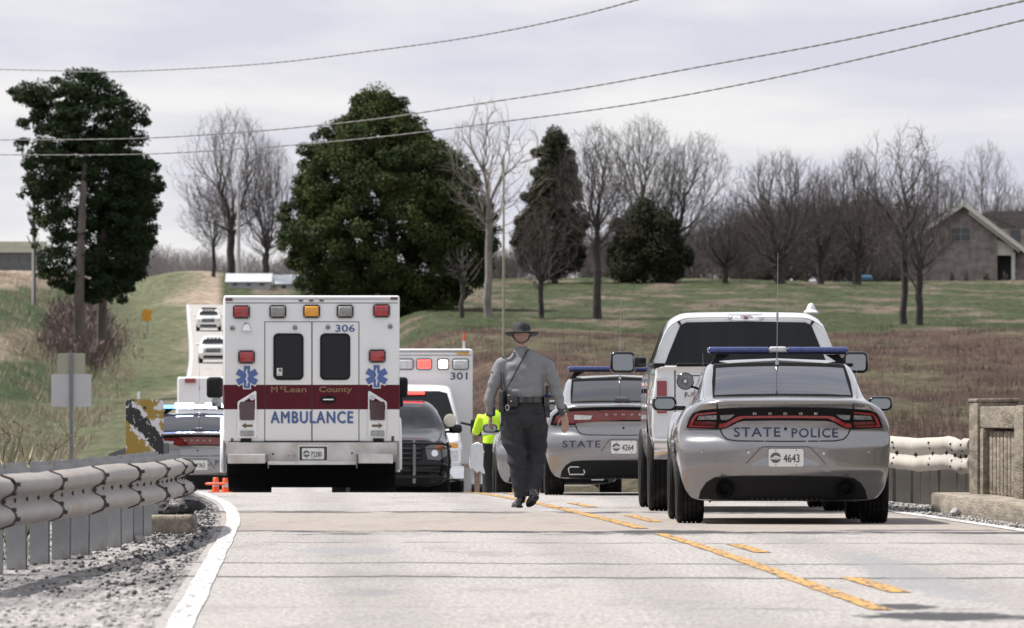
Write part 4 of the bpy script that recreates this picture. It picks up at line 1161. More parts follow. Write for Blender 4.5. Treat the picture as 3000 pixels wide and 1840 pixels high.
def far_house(name, label, cx, base, w, wall_h, roof_h, D, wm, rm, rz=0.0, nwin=3, group=None, ridge='x'):
    p = Vector(((cx - 1500) / F * D, D, 0)); p.z = EYE + (YH - base) / F * D
    kk = F / D; W = w / kk; Hh = wall_h / kk; Rh = roof_h / kk
    t = thing(name, label, 'house', tuple(p), rz, group)
    B().box((0, 2.5, Hh / 2 - .5), (W, 5, Hh + 1)).build('wall', wm, t)
    b = B()
    b.loft([[( -W / 2 - .3, -.4, Hh), (-W / 2 - .3, 2.5, Hh + Rh), (-W / 2 - .3, 5.4, Hh)], [(W / 2 + .3, -.4, Hh), (W / 2 + .3, 2.5, Hh + Rh), (W / 2 + .3, 5.4, Hh)]])
    b.build('roof', rm, t)
    for i in range(nwin):
        x = -W / 2 + W * (i + .5) / nwin
        f = B().box((x, -.04, Hh * .55), (W / nwin * .34, .08, Hh * .42)).build('window', winframe, t)
        B().box((x, -.10, Hh * .55), (W / nwin * .28, .03, Hh * .36)).build('pane', dark_glass, f)
    return t
far_house('farm_house', 'long low grey house under a tree at the far left', 40, 780, 170, 40, 34, 900, mat('grey_siding', (.13, .14, .15), .8, var=.1), mat('greenish_roof', (.095, .095, .07), .9, var=.2, vscale=.6), nwin=6)
whr = mat('white_metal_roof', (.55, .57, .60), .35, .2)
far_house('farm_shed', 'white roofed farm shed left of the bare trees on the ridge', 728, 842, 120, 16, 26, 930, mat('pale_siding', (.45, .46, .48), .8), whr, nwin=3)
far_house('farm_shed', 'white roofed farm building between the dense bare tree and the big pine', 868, 850, 110, 18, 28, 940, mat('pale_siding', (.45, .46, .48), .8), whr, .1, nwin=3)

# ------------------------------------------------------------ poles, wires and far signs
pole_m = mat('grey_pole_wood', (.36, .35, .34), .8, var=.15)
def pole(px, base, top, w, label, m=pole_m, D=None, arm=True):
    p = hit(px, base) if D is None else P(px, base, D)
    k = F / p.y; H = (base - top) / k
    t = thing('utility_pole', label, 'utility pole', tuple(p))
    B().cyl((0, 0, -.5), (0, 0, H), w / k / 2 * 1.1, w / k / 2 * .8, 10).build('shaft', m, t, True)
    if arm:
        B().box((0, 0, H - .5), (.12, 1.6, .12)).build('crossarm', m, t)
        b = B()
        for y in (-.7, .7): b.revolve([(.0, .2), (.06, .17), (.04, .1), (.07, .05), (.03, 0)], (0, y, H - .44), n=8)
        b.build('insulators', mat('porcelain', (.4, .4, .4), .3), t)
    return t
pole(s(82), s(735), s(430), 13, 'pale utility pole by the tall pines at the far left')
pole(s(574), s(688), s(455), 11, 'thin grey utility pole in front of the bare trees on the ridge')
pole(s(1212), s(700) + 195, s(372), 7, 'faint slender mossy pole right of the big pine', mat('mossy_pole', (.26, .26, .20), .9, var=.2), D=380, arm=False)

def wire(label, pts, Da, Db, r, seed):
    xs = [p_[0] for p_ in pts]; ys = [p_[1] for p_ in pts]
    xx = np.linspace(xs[0], xs[-1], 60); yy = pchip(xs, ys, xx)
    Q = []
    for x, y in zip(xx, yy):
        f = (x - xs[0]) / (xs[-1] - xs[0]); D = Da + (Db - Da) * f
        Q.append(P(x * S, y * S, D))
    t = thing('power_line', label, 'wire', tuple(Q[0]))
    # two strands twisted together
    for ph in (0, math.pi):
        pts_ = []
        for i in range(len(Q) - 1):
            for kk in range(6):
                f = kk / 6; p = Q[i].lerp(Q[i + 1], f) - Q[0]; a = (i * 6 + kk) * .9 + ph
                pts_.append(p + Vector((0, math.cos(a), math.sin(a))) * r * .55)
        B().tube(pts_, r * .7, 5).build('strand', mat('weathered_wire', (.16, .155, .15), .6, .3), t, True)
wire('highest thin power line running up to the top edge', [(-80, 165), (120, 170), (240, 173), (400, 168), (640, 153), (900, 122), (1130, 90), (1380, 40), (1545, -4), (1750, -70)], 330, 150, .016, 1)
wire('middle power line crossing in front of the big pine', [(-80, 337), (150, 336), (300, 334), (600, 317), (900, 287), (1150, 250), (1400, 212), (1700, 158), (2000, 103), (2250, 50), (2464, 2), (2560, -20)], 300, 120, .016, 2)
wire('lowest power line sagging across both evergreens', [(-80, 372), (150, 373), (300, 372), (600, 357), (900, 331), (1200, 294), (1500, 254), (1800, 200), (2100, 135), (2464, 48), (2560, 25)], 300, 120, .015, 3)

alu = mat('sign_back_metal', (.50, .51, .53), .6, .3, var=.06, vscale=1.5)
alu2 = mat('olive_sign_back', (.36, .36, .28), .7, .2, var=.08, vscale=1.5)
steel = mat('grey_channel_post', (.20, .21, .23), .6, .5, var=.15)
D = 150; bp_ = P(209, 1350, D)
sg = thing('road_sign', 'back of a road sign with a small olive plate above a larger grey plate', 'road sign', tuple(bp_))
B().box((0, -.03, (1350 - 1034) / ppm(D) / 2), (.06, .03, (1350 - 1034) / ppm(D)), .005).build('post', steel, sg)
B().prism(rrect(0, (1350 - 1065) / ppm(D), 81 / ppm(D), 61 / ppm(D), .03), .0, .004).build('upper_plate', alu2, sg)
B().prism(rrect(0, (1350 - 1144) / ppm(D), 117 / ppm(D), 96 / ppm(D), .03), .0, .004).build('lower_plate', alu, sg)

p = hit(432, 985); k = F / p.y
ys_ = thing('warning_sign', 'small orange yellow pennant road sign on a thin post beside the far road', 'road sign', tuple(p))
B().cyl((0, 0, -.3), (0, 0, 62 / k), .04, n=6).build('post', steel, ys_)
B().prism([(-18 / k, 62 / k), (-12 / k, 78 / k), (18 / k, 75 / k), (10 / k, 58 / k), (14 / k, 46 / k), (-12 / k, 42 / k)], -.08, -.05).build('sign_plate', mat('orange_yellow_sign', (.62, .28, .02), .5), ys_)

# small marker post on the verge
mp_ = thing('marker_post', 'thin pale marker post standing above the striped sign', 'marker post', tuple(P(406, 1190, 170)))
B().box((0, 0, -.1), (.05, .03, .75), .005).build('post', alu, mp_)
B().box((0, -.02, .2), (.06, .01, .12)).build('reflector', mat('white_reflector', (.7, .7, .7), .3), mp_)

# striped object marker on its post
D = 74.2; k = ppm(D); cx = 424; zt = EYE + (YH - 1170) / k
om = thing('object_marker', 'peeling yellow and black striped marker sign at the guardrail nose', 'marker sign', (road_x(D, 0) * 0 + (cx - 1500) / k, D, 0))
W_, H_ = 111 / k, .92
mk = bpy.data.materials.new('peeling_yellow_black'); mk.use_nodes = True
t = mk.node_tree; b = t.nodes['Principled BSDF']; b.inputs['Roughness'].default_value = .6
co = t.nodes.new('ShaderNodeTexCoord'); sp = t.nodes.new('ShaderNodeSeparateXYZ'); t.links.new(co.outputs['Object'], sp.inputs[0])
def mth(op, a, c=None):
    n = t.nodes.new('ShaderNodeMath'); n.operation = op
    for i, v in enumerate((a, c)):
        if v is None: continue
        if isinstance(v, (int, float)): n.inputs[i].default_value = v
        else: t.links.new(v, n.inputs[i])
    return n.outputs[0]
diag = mth('ADD', sp.outputs[2], mth('MULTIPLY', sp.outputs[0], 1.05))
n1 = t.nodes.new('ShaderNodeTexNoise'); n1.inputs['Scale'].default_value = 14; n1.inputs['Detail'].default_value = 8; n1.inputs['Roughness'].default_value = .7
t.links.new(co.outputs['Object'], n1.inputs['Vector'])
zc_ = zt - .235
d0 = mth('ABSOLUTE', mth('SUBTRACT', diag, zc_))
def rmp(v, lo, hi):
    r = t.nodes.new('ShaderNodeMapRange'); r.inputs[1].default_value = lo; r.inputs[2].default_value = hi; t.links.new(v, r.inputs[0]); return r.outputs[0]
blk = mth('SUBTRACT', 1.0, rmp(d0, .098, .102))
def mxc(f, a, c):
    x = t.nodes.new('ShaderNodeMix'); x.data_type = 'RGBA'; t.links.new(f, x.inputs[0])
    for s_, v in ((6, a), (7, c)):
        if isinstance(v, tuple): x.inputs[s_].default_value = (*v, 1)
        else: t.links.new(v, x.inputs[s_])
    return x.outputs[2]
colr = mxc(blk, (.30, .20, .035), (.018, .018, .02))
# corner top left black too
cor = mth('SUBTRACT', 1.0, rmp(mth('ADD', mth('SUBTRACT', zt, sp.outputs[2]), mth('MULTIPLY', mth('ADD', sp.outputs[0], W_ / 2), 2.2)), .16, .18))
colr = mxc(cor, colr, (.03, .03, .03))
bias = mth('ADD', mth('MULTIPLY', mth('SUBTRACT', 1.0, rmp(mth('ABSOLUTE', mth('SUBTRACT', d0, .105)), .0, .06)), .10), mth('MULTIPLY', rmp(sp.outputs[0], .0, W_ / 2), mth('MULTIPLY', rmp(sp.outputs[2], zt - .25, zt - .02), .14)))
peel = rmp(mth('ADD', n1.outputs['Fac'], bias), .575, .60)
colr = mxc(peel, colr, (.62, .62, .64))
t.links.new(colr, b.inputs['Base Color'])
B().prism(rrect(0, zt - H_ / 2, W_, H_, .035), 0, .006).build('sign_plate', mk, om)
B().box((0, .04, .5), (.06, .04, 1.0), .004).build('post', steel, om)
b_ = B()
for z_ in (zt - .07, zt - .60): b_.cyl((0, -.012, z_), (0, 0, z_), .012, n=8)
b_.build('bolts', bolt_m, om)

# white domed marker seen above the pickup roof
dm = thing('dome_marker', 'white domed cap on a post seen just above the pickup roof', 'marker post', tuple(P(2376, 1300, 205)))
kk = ppm(205)
B().revolve([(.001, 412 / kk), (7 / kk, 409 / kk), (12 / kk, 399 / kk), (13 / kk, 393 / kk), (22 / kk, 386 / kk), (21 / kk, 382 / kk), (2 / kk, 381 / kk)], n=16).build('domed_cap', mat('white_cap', (.85, .86, .9), .3), dm, True)
B().cyl((0, 0, -1.2), (0, 0, 384 / kk), .05, n=8).build('post', alu, dm)
# ------------------------------------------------------------ vehicle helpers
silver = mat('silver_paint', (.275, .275, .285), .24, .7, coat=.9, var=.03, vscale=1.5, dirt=(.30, .28, .26), dscale=1.2, dlo=.62, dhi=.85)
white_p = mat('white_paint', (.74, .745, .75), .3, 0, coat=.7, dirt=(.52, .50, .47), dscale=1.3, dlo=.60, dhi=.85)
white_t = mat('pearl_white_paint', (.66, .67, .68), .25, .3, coat=1, dirt=(.45, .42, .38), dscale=1.5, dlo=.60, dhi=.85)
black_p = mat('black_paint', (.006, .007, .009), .2, 0, coat=.25, spec=.25)
blackpl = mat('black_plastic', (.010, .010, .011), .6, var=.1, spec=.2)
dullblk = mat('underbody_black', (.007, .007, .007), .9, spec=.05)
gap_m = mat('panel_gap', (.01, .01, .01), .9)
rubber = mat('tyre_rubber', (.014, .014, .014), .85, spec=.15, dirt=(.06, .055, .05), dscale=5, dlo=.5, dhi=.75, bump=.003, bscale=60)
chrome = mat('chrome', (.75, .75, .76), .12, 1.0)
brush_al = mat('bright_aluminium', (.62, .62, .62), .3, .9, var=.08, vscale=5)
red_l = mat('red_lens', (.24, .006, .012), .15, coat=1)
dred_l = mat('dark_red_lens', (.09, .006, .012), .14, coat=1)
clear_l = mat('clear_lens', (.55, .56, .58), .15, coat=1, var=.2, vscale=20)
amber_l = mat('amber_lens', (.75, .33, .01), .2, coat=1)
navy = mat('navy_lettering', (.030, .040, .10), .45)
plate_w = mat('plate_white', (.72, .72, .70), .35)
plate_k = mat('plate_black', (.02, .02, .02), .5)
glass_d = glass_mat('tinted_glass', (.05, .055, .06), .20, .03)
glass_r = glass_mat('rear_glass', (.66, .72, .78), .16, .02)
glass_c = glass_mat('clear_windscreen', (.80, .84, .86), .02, .02)
glass_o = mat('dark_tinted_glass', (.004, .005, .006), .05, spec=.35)
seat_m = mat('dark_seat', (.03, .03, .033), .8)
blue_lens = mat('blue_lens', (.02, .035, .16), .12, coat=1, var=.35, vscale=18)
mirror_m = mat('mirror_glass', (.26, .28, .29), .06, 1.0)
glow_blue = mat('lit_blue_lamp', (.6, .7, 1), .3, emit=(.55, .66, 1.0), estr=22)
glow_red = mat('lit_red_lamp', (.3, .02, .02), .3, emit=(1.0, .035, .03), estr=3.2)
glow_pink = mat('lit_warm_lamp', (1, .7, .6), .3, emit=(1.0, .62, .5), estr=2.2)
lit_head = mat('lit_headlamp', (1, .9, .75), .3, emit=(1, .78, .5), estr=5)

def loft_body(st, end_r, end_f, prof_r=None, prof_f=None, plan_r=.28, plan_f=.35, zc=.65, pw=2.6, k=4, dy=.09, arches=(), openings=(), hw=.93, roll=.93):
    """stations (y, [(x,z)...] half outline bottom centre -> top centre); returns (bmesh, bvh)"""
    ys = np.array([q[0] for q in st]); H = np.array([q[1] for q in st], float)          # (ns, m, 2)
    m_ = H.shape[1]
    t = np.arange(m_); tt = np.linspace(0, m_ - 1, (m_ - 1) * k + 1)
    Hs = np.stack([np.stack([pchip(t, H[i, :, c], tt) for c in (0, 1)], -1) for i in range(len(ys))])
    yy = np.arange(ys[0], ys[-1], dy); yy = np.append(yy, ys[-1])
    Hy = pchip(ys, Hs.reshape(len(ys), -1), yy).reshape(len(yy), -1, 2)
    nm = Hy.shape[1]
    def ring(h):   # h (nm,2) -> full ring of (x,z)
        r = h; l = h[1:-1][::-1] * np.array((-1, 1))
        return np.concatenate([r, l])
    rings = []
    def capring(h, tsc, yend, sgn, prof, plan, end):
        r = ring(h).copy(); c = np.array((0, zc)); r = c + (r - c) * tsc
        s_ = min(max((tsc - roll) / (1 - roll), 0), 1); s_ = 1 - math.sqrt(max(0, 1 - s_ ** 2.2)) if s_ < 1 else 1
        y = []
        for x, z in r:
            base = plan * (abs(x) / hw) ** pw + (prof(x, z) if prof else 0)
            y.append(end + sgn * base * 1.0)
        y = np.array(y)
        y = y * (1 - s_) + yend * s_
        return np.stack([r[:, 0], y, r[:, 1]], -1)
    ts = [0.02, .12, .22, .32, .42, .5, .58, .65, .71, .77, .82, .86, .9, .93, .95, .965, .978, .988, .995]
    for q in ts: rings.append(capring(Hy[0], q, ys[0], 1, prof_r, plan_r, end_r))
    for i in range(len(yy)):
        r = ring(Hy[i]); rings.append(np.stack([r[:, 0], np.full(len(r), yy[i]), r[:, 1]], -1))
    for q in ts[::-1]: rings.append(capring(Hy[-1], q, ys[-1], -1, prof_f, plan_f, end_f))
    bm = bmesh.new(); n = len(rings[0])
    VR = [[bm.verts.new(p) for p in r] for r in rings]
    for i in range(len(VR) - 1):
        for j in range(n): bm.faces.new((VR[i][j], VR[i][(j + 1) % n], VR[i + 1][(j + 1) % n], VR[i + 1][j]))
    bm.faces.new(VR[0][::-1]); bm.faces.new(VR[-1])
    bmesh.ops.recalc_face_normals(bm, faces=bm.faces[:])
    bvh = BVHTree.FromBMesh(bm)
    dele = set()
    for f in bm.faces:
        c = f.calc_center_median()
        for (yc, zc_, r_) in arches:
            if abs(c.x) > hw * .72 and (c.y - yc) ** 2 + (c.z - zc_) ** 2 < r_ * r_: dele.add(f)
        for (ax, poly, lo, hi) in openings:     # ax: 'x' (seen along x: y,z) or 'y' (seen along y: x,z); lo..hi limits of the other axis
            a, b_, o_ = (c.x, c.z, c.y) if ax == 'y' else (c.y, c.z, abs(c.x))
            if lo < o_ < hi and inside(a, b_, poly): dele.add(f)
    bmesh.ops.delete(bm, geom=list(dele), context='FACES')
    for v in bm.verts:
        if v.is_boundary:
            for (yc, zc_, r_) in arches:
                d = math.hypot(v.co.y - yc, v.co.z - zc_)
                if abs(v.co.x) > hw * .6 and abs(d - r_) < .12 and d > 1e-3:
                    v.co.y = yc + (v.co.y - yc) * r_ / d; v.co.z = zc_ + (v.co.z - zc_) * r_ / d
    return bm, bvh
def inside(x, y, poly):
    c = False; n = len(poly); j = n - 1
    for i in range(n):
        (xi, yi), (xj, yj) = poly[i], poly[j]
        if (yi > y) != (yj > y) and x < (xj - xi) * (y - yi) / (yj - yi) + xi: c = not c
        j = i
    return c
def body_obj(bm, name, m, parent):
    b = B(); b.bm.free(); b.bm = bm
    bmesh.ops.recalc_face_normals(bm, faces=bm.faces[:])
    return b.build(name, m, parent, True, 50)

_wheel_cache = {}
def wheel(parent, x, y, r, w, name='wheel', rim_r=.24, dual=False, rim_m=None):
    key = (r, w, rim_r)
    if key not in _wheel_cache:
        g = []; nb = 5; hw_ = w / 2
        prof = [(rim_r, -hw_ * .92), (r * .86, -hw_), (r * .965, -hw_ * .93), (r * .99, -hw_ * .82)]
        for i in range(nb):
            a = -hw_ * .78 + 1.56 * hw_ * i / nb; b = -hw_ * .78 + 1.56 * hw_ * (i + .78) / nb; c = -hw_ * .78 + 1.56 * hw_ * (i + 1) / nb
            prof += [(r, a + .001), (r, b)]
            if i < nb - 1: prof += [(r - .012, b + .001), (r - .012, c - .001)]
        prof += [(r * .99, hw_ * .82), (r * .965, hw_ * .93), (r * .86, hw_), (rim_r, hw_ * .92)]
        ty = B().revolve(prof, axis='x', n=40).build('wheel', rubber, None, True, 30)
        rim = B(); rim.revolve([(rim_r + .004, -hw_ * .9), (rim_r - .02, -hw_ * .6), (rim_r - .03, hw_ * .6), (rim_r + .004, hw_ * .9)], axis='x', n=32)
        for sg_ in (-1, 1):
            rim.revolve([(rim_r - .01, sg_ * hw_ * .55), (.09, sg_ * hw_ * .6), (.05, sg_ * hw_ * .78), (.001, sg_ * hw_ * .78)], axis='x', n=20)
        rm = rim.build('rim', rim_m or brush_al, None, True, 30)
        _wheel_cache[key] = (ty.data, rm.data); bpy.data.objects.remove(ty); bpy.data.objects.remove(rm)
    a, b = _wheel_cache[key]
    o = link(name, a, parent); o.location = (x, y, r)
    link('rim', b, o)
    return o

def letters(bvh, face, s_, cx, cz, h, m, parent, w=None, bold=.0, off=.006, name='lettering', flat=None, spacing=1.0, sx=1.0):
    bm = text_bm(s_, h, w, 0, spacing)
    for v in bm.verts: v.co.x = v.co.x * sx + cx; v.co.y += cz
    if bold:
        e = bold * h * .75; g0 = bm.verts[:] + bm.edges[:] + bm.faces[:]
        for v in g0[:len(bm.verts)]: v.co.x -= e; v.co.z = 0
        for i, (dx, dy) in enumerate(((1, .8), (2, 0), (1, -.8))):
            r = bmesh.ops.duplicate(bm, geom=g0)
            for v in r['geom']:
                if isinstance(v, bmesh.types.BMVert): v.co.x += dx * e; v.co.y += dy * e; v.co.z = .0004 * (i + 1)
    return conf(bvh, name, None, face, m, parent, off=off, back=.002, maxe=.3, src=bm, smooth=False, flat=flat)

class Flat:
    """stands in for a bvh: a vertical plane at y"""
    def __init__(s, y): s.y = y
    def ray_cast(s, o, d):
        if abs(d.y) < .5: return (Vector((0, o.y, o.z)), None, 0, 0)
        return (Vector((o.x, s.y, o.z)), None, 0, 0)
    def find_nearest(s, p): return (Vector((p.x, s.y, p.z)), None, 0, 0)

def licence_plate(parent, bvh, cx, cz, txt, w=.305, h=.155, seal=True, y=None, bottom='', off=.02):
    y0 = y if y is not None else cast(bvh, 'rear', cx, cz)[0].y
    fl = Flat(y0 - off)
    p = B().prism(rrect(cx, cz, w, h, .018), y0 - off, y0 - off + .006).build('licence_plate', plate_w, parent)
    tx = .035 if seal else 0
    if txt: letters(fl, 'rear', txt, cx + tx + .012, cz - .005, h * .46, plate_k, p, w=w * (.46 if seal else .5), bold=.012, off=.002, name='plate_number')
    if seal:
        r_ = h * .30; sx_ = cx - w * .30
        conf(fl, 'seal', [oval(sx_, cz, r_, r_, 24)], 'rear', mat('seal_grey', (.10, .10, .11), .5), p, off=.002, back=.001, maxe=.3)
        conf(fl, 'seal_map', [[(sx_ - r_ * 1.15, cz - .010), (sx_ - r_ * .5, cz + .006), (sx_, cz + .020), (sx_ + r_ * .6, cz + .010), (sx_ + r_ * 1.2, cz - .002), (sx_ + r_ * .4, cz - .016), (sx_ - r_ * .6, cz - .014)]], 'rear', plate_w, p, off=.0032, back=.001, maxe=.3)
        letters(fl, 'rear', 'STATE', sx_, cz - .002, .013, plate_k, p, off=.0042, name='seal_text')
    if bottom: letters(fl, 'rear', bottom, cx + .01, cz - h * .38, .012, plate_k, p, off=.002, name='plate_text')
    b = B()
    for q in (-.09, .09):
        for z in (-.064, .064): b.cyl((cx + q, y0 - off - .004, cz + z), (cx + q, y0 - off, cz + z), .005, n=8)
    b.build('plate_screws', plate_k, p)
    return p

# ------------------------------------------------------------ patrol sedan
def cc(pts): return [((x - 972) * .001481, (1370 - y) * .001481) for x, y in pts]
def charger_stations():
    lo = [(0, .20), (.62, .20), (.80, .225), (.885, .34), (.915, .50), (.925, .68), (.915, .84), (.865, .985)]
    f = lambda top, l=lo: l + top
    hip = [(0, .22), (.60, .22), (.78, .235), (.875, .33), (.925, .50), (.945, .68), (.935, .84), (.875, .985)]
    mid = [(0, .20), (.60, .20), (.80, .21), (.88, .30), (.905, .50), (.925, .68), (.905, .84), (.84, .965)]
    return [
        (.34, f([(.745, 1.070), (.675, 1.092), (.58, 1.108), (0, 1.118)])),
        (.62, f([(.745, 1.078), (.685, 1.098), (.60, 1.108), (0, 1.118)], hip)),
        (.70, f([(.745, 1.080), (.685, 1.106), (.60, 1.117), (0, 1.127)], hip)),
        (.95, f([(.745, 1.085), (.675, 1.172), (.60, 1.194), (0, 1.206)], hip)),
        (1.35, f([(.75, 1.08), (.660, 1.286), (.585, 1.314), (0, 1.330)], hip)),
        (1.70, f([(.755, 1.07), (.640, 1.368), (.562, 1.402), (0, 1.420)], mid)),
        (2.2, f([(.76, 1.055), (.625, 1.402), (.53, 1.440), (0, 1.466)], mid)),
        (2.8, f([(.76, 1.04), (.62, 1.395), (.46, 1.450), (0, 1.470)], mid)),
        (3.25, f([(.77, 1.02), (.64, 1.34), (.48, 1.385), (0, 1.405)], mid)),
        (3.75, f([(.78, 1.0), (.69, 1.13), (.52, 1.16), (0, 1.175)], mid)),
        (4.05, f([(.79, .97), (.70, 1.01), (.52, 1.035), (0, 1.05)], hip)),
        (4.65, f([(.76, .90), (.66, .93), (.48, .95), (0, .965)], lo[:7] + [(.84, .87)])),
    ]
STYLE = ['new']
FITW = np.array([(x, z) for x in np.linspace(-.58, .58, 15) for z in np.linspace(1.15, 1.385, 9)])
def prof_ch(x, z):
    a = np.interp(z, [.2, .30, .42, .462, .472, .55, .66, .70, .735, .76, .80, .90, 1.0, 1.03, 1.055, 1.08, 1.12], [.17, .12, .055, .020, .006, .0, -.002, .002, .022, .050, .066, .062, .045, .03, -.010, -.015, .03])
    # wide scoop around the plate
    hwp = np.interp(z, [.50, .674], [.345 if STYLE[0] == 'new' else .27, .20])
    sm_ = lambda q: (lambda r: r * r * (3 - 2 * r))(min(max(q, 0), 1))
    a += .022 * sm_((hwp - abs(x)) / .09 + .4) * sm_((z - .49) / .08) * sm_((.70 - z) / .07)
    return float(a)
REARWIN = [(-.585, 1.398), (-.40, 1.412), (0, 1.420), (.40, 1.412), (.585, 1.398), (.608, 1.25), (.622, 1.112), (.40, 1.119), (0, 1.123), (-.40, 1.119), (-.622, 1.112), (-.608, 1.25)]
def patrol_car(name, label, cx_px, D, heading, plate, style, group, wording, full=False, lit=False):
    STYLE[0] = style
    X = (cx_px - 1500) / F * D
    t = thing(name, label, 'police car', (X, D, road_z(D + 1)), heading, group)
    pitch = (road_z(D + 4) - road_z(D + 1)) / 3.05
    t.rotation_euler[0] = math.atan(pitch)
    A = [(1.05, .36, .385), (4.10, .36, .385)]
    ws = [(-.62, 1.06), (.62, 1.06), (.56, 1.36), (-.56, 1.36)]
    sidew = [(1.55, 1.12), (1.98, 1.325), (2.35, 1.345), (3.0, 1.32), (3.55, 1.09), (3.4, 1.06), (1.55, 1.10)]
    op = [('y', [(a * .955, 1.15 + (b - 1.15) * .94) for a, b in REARWIN], .45, 1.9), ('y', ws, 3.1, 4.0), ('x', sidew, .55, .8)]
    bm, bvh = loft_body(charger_stations(), .0, 5.04, prof_ch, None, arches=A, openings=op if full else op[:1], k=5 if full else 4)
    body_obj(bm, 'body', silver, t)
    # arch lips, floor, wheel houses
    b = B()
    b.box((0, 2.5, .34), (1.50, 4.4, .20), .03)
    for yc, zc_, r_ in A: b.box((0, yc, .52), (1.70, .72, .30), .02)
    b.build('underbody', dullblk, t)
    for sx_ in (-1, 1):
        for yc in (1.05, 4.10):
            wheel(t, sx_ * .815, yc, .355, .245, rim_r=.235, rim_m=mat('dark_steel_rim', (.05, .05, .05), .4, .8))
    # glass
    conf(bvh, 'rear_window_frame', ribbon([(a * .985, 1.262 + (b - 1.262) * .95) for a, b in REARWIN], .030, True), 'rear', dullblk, t, off=.020, back=.004, maxe=.05, fit=FITW)
    conf(bvh, 'rear_window', [REARWIN], 'rear', glass_r if full else glass_o, t, off=.014, back=.004, maxe=.035, fit=FITW)
    if not full: pass
    conf(bvh, 'windscreen', [mirror([(a, b) for a, b in [(-.66, 1.05), (.66, 1.05), (.585, 1.375), (-.585, 1.375)]])], 'front', glass_c if full else glass_o, t, off=.003, back=.001, maxe=.15)
    for fc in ('left', 'right'):
        conf(bvh, 'side_window', [[(1.42, 1.11), (1.62, 1.24), (1.95, 1.345), (2.35, 1.36), (3.0, 1.32), (3.62, 1.08), (3.5, 1.05), (1.45, 1.085)]], fc, glass_d if full else glass_o, t, off=.006, back=.004, maxe=.15)
        conf(bvh, 'door_seam', ribbon([(2.35, .30), (2.35, 1.08)], .01) + ribbon([(1.30, .75), (1.45, 1.05)], .01) + ribbon([(3.45, .3), (3.5, 1.0)], .01), fc, gap_m, t, off=.002, back=.002)
    # boot lid seams
    lid = cc([(565, 625), (570, 690), (583, 800), (600, 840), (628, 868), (680, 877), (972, 880)])
    lid = lid + [(-a, b) for a, b in lid[::-1][1:]]
    conf(bvh, 'boot_seam', ribbon(lid, .010), 'rear', gap_m, t, off=.0015, back=.004)
    conf(bvh, 'bumper_crease', ribbon(cc([(380, 812), (600, 812)]), .006) + ribbon(cc([(1344, 812), (1560, 812)]), .006), 'rear', gap_m, t, off=.001, back=.003)
    # valance
    val = cc([(462, 1222), (474, 1170), (505, 1125), (550, 1098), (640, 1090), (972, 1087), (1300, 1092), (1380, 1100), (1425, 1130), (1450, 1170), (1464, 1224), (972, 1234)])
    conf(bvh, 'rear_valance', [val], 'rear', blackpl, t, off=.012, back=.02, maxe=.035)
    if style == 'new':
        for sx_ in (-1, 1):
            e = B(); e.revolve([(.048, .28), (.052, .02), (.058, .0), (.058, .012), (.050, .04), (.044, .26)], (0, 0, 0), 'y', 24)
            o = e.build('exhaust_pipe', mat('sooty_pipe', (.035, .033, .03), .5, .6), t, True); o.location = (sx_ * .533, .10, .305)
            e = B(); e.revolve([(.085, .03), (.078, -.012), (.06, .0), (.055, .06)], (sx_ * .533, .11, .308), 'y', 24); e.build('exhaust_surround', dullblk, t, True)
    else:
        for sx_ in (-1, 1):
            q = [(sx_ * .56 + a, .30 + b) for a, b in ((-.10, .02), (-.08, .045), (.075, .045), (.095, -.02), (.085, -.045), (-.085, -.045))]
            y0 = cast(bvh, 'rear', sx_ * .56, .30)[0].y
            e = B()
            for lp in ribbon(q, .016, True): e.prism(lp, y0 - .045, y0 + .03)
            e.build('exhaust_trim', chrome, t)
            B().prism(q, y0 - .030, y0 + .02).build('exhaust_mouth', gap_m, t)
        w_ = B()
        for k in range(5): w_.box((-.5 + k * .26, .7, .27), (.06, .4, .10), .02)
        w_.build('muffler_parts', mat('grimy_steel', (.25, .25, .25), .35, .8), t)
    # tail lamps
    if style == 'new':
        half = cc([(972, 681), (700, 685), (560, 690), (470, 697), (428, 713), (408, 745), (390, 795), (394, 803), (560, 808), (612, 806), (650, 790), (690, 768), (730, 760), (972, 757)])
        band_ = half + [(-a, b) for a, b in half[::-1][1:-1]]
        tl = conf(bvh, 'tail_lamp', [band_], 'rear', mat('lamp_housing', (.006, .006, .007), .3, spec=.12), t, off=.008, back=.02, maxe=.04)
        L = [[(402, 796), (420, 748), (446, 716), (566, 706), (566, 716), (455, 726), (436, 752), (424, 786), (556, 790), (560, 797)],
             [(578, 800), (618, 798), (652, 778), (690, 758), (722, 744), (722, 730), (690, 734), (655, 752), (620, 772), (582, 776)]]
        fullbar = [[(722, 744), (972, 742), (1222, 744), (1222, 730), (972, 728), (722, 730)]]
        loops = [cc(q) for q in L]; loops += [[(-a, b) for a, b in q[::-1]] for q in loops]
        conf(bvh, 'red_lens', loops + [cc(q) for q in fullbar], 'rear', red_l, tl, off=.010, back=.002, maxe=.06)
        D2 = [[(440, 762), (566, 766), (566, 784), (436, 780)]]
        loops = [cc(q) for q in D2]; loops += [[(-a, b) for a, b in q[::-1]] for q in loops]
        conf(bvh, 'dark_red_lens', loops, 'rear', dred_l, tl, off=.010, back=.002, maxe=.06)
        Wt = [[(464, 730), (566, 726), (566, 752), (452, 752)], [(586, 726), (672, 722), (650, 742), (622, 754), (592, 752)]]
        loops = [cc(q) for q in Wt]; loops += [[(-a, b) for a, b in q[::-1]] for q in loops]
        conf(bvh, 'clear_lens', loops, 'rear', mat('grey_clear_lens', (.16, .165, .175), .12, coat=1, var=.5, vscale=25), tl, off=.011, back=.002, maxe=.06)
        for i, ch in enumerate('DODGE'):
            letters(bvh, 'rear', ch, (790 + i * 90.5 - 972) * .001481, (1370 - 716) * .001481, .018, brush_al, t, w=.030, bold=.02, off=.012, name='maker_lettering')
    else:
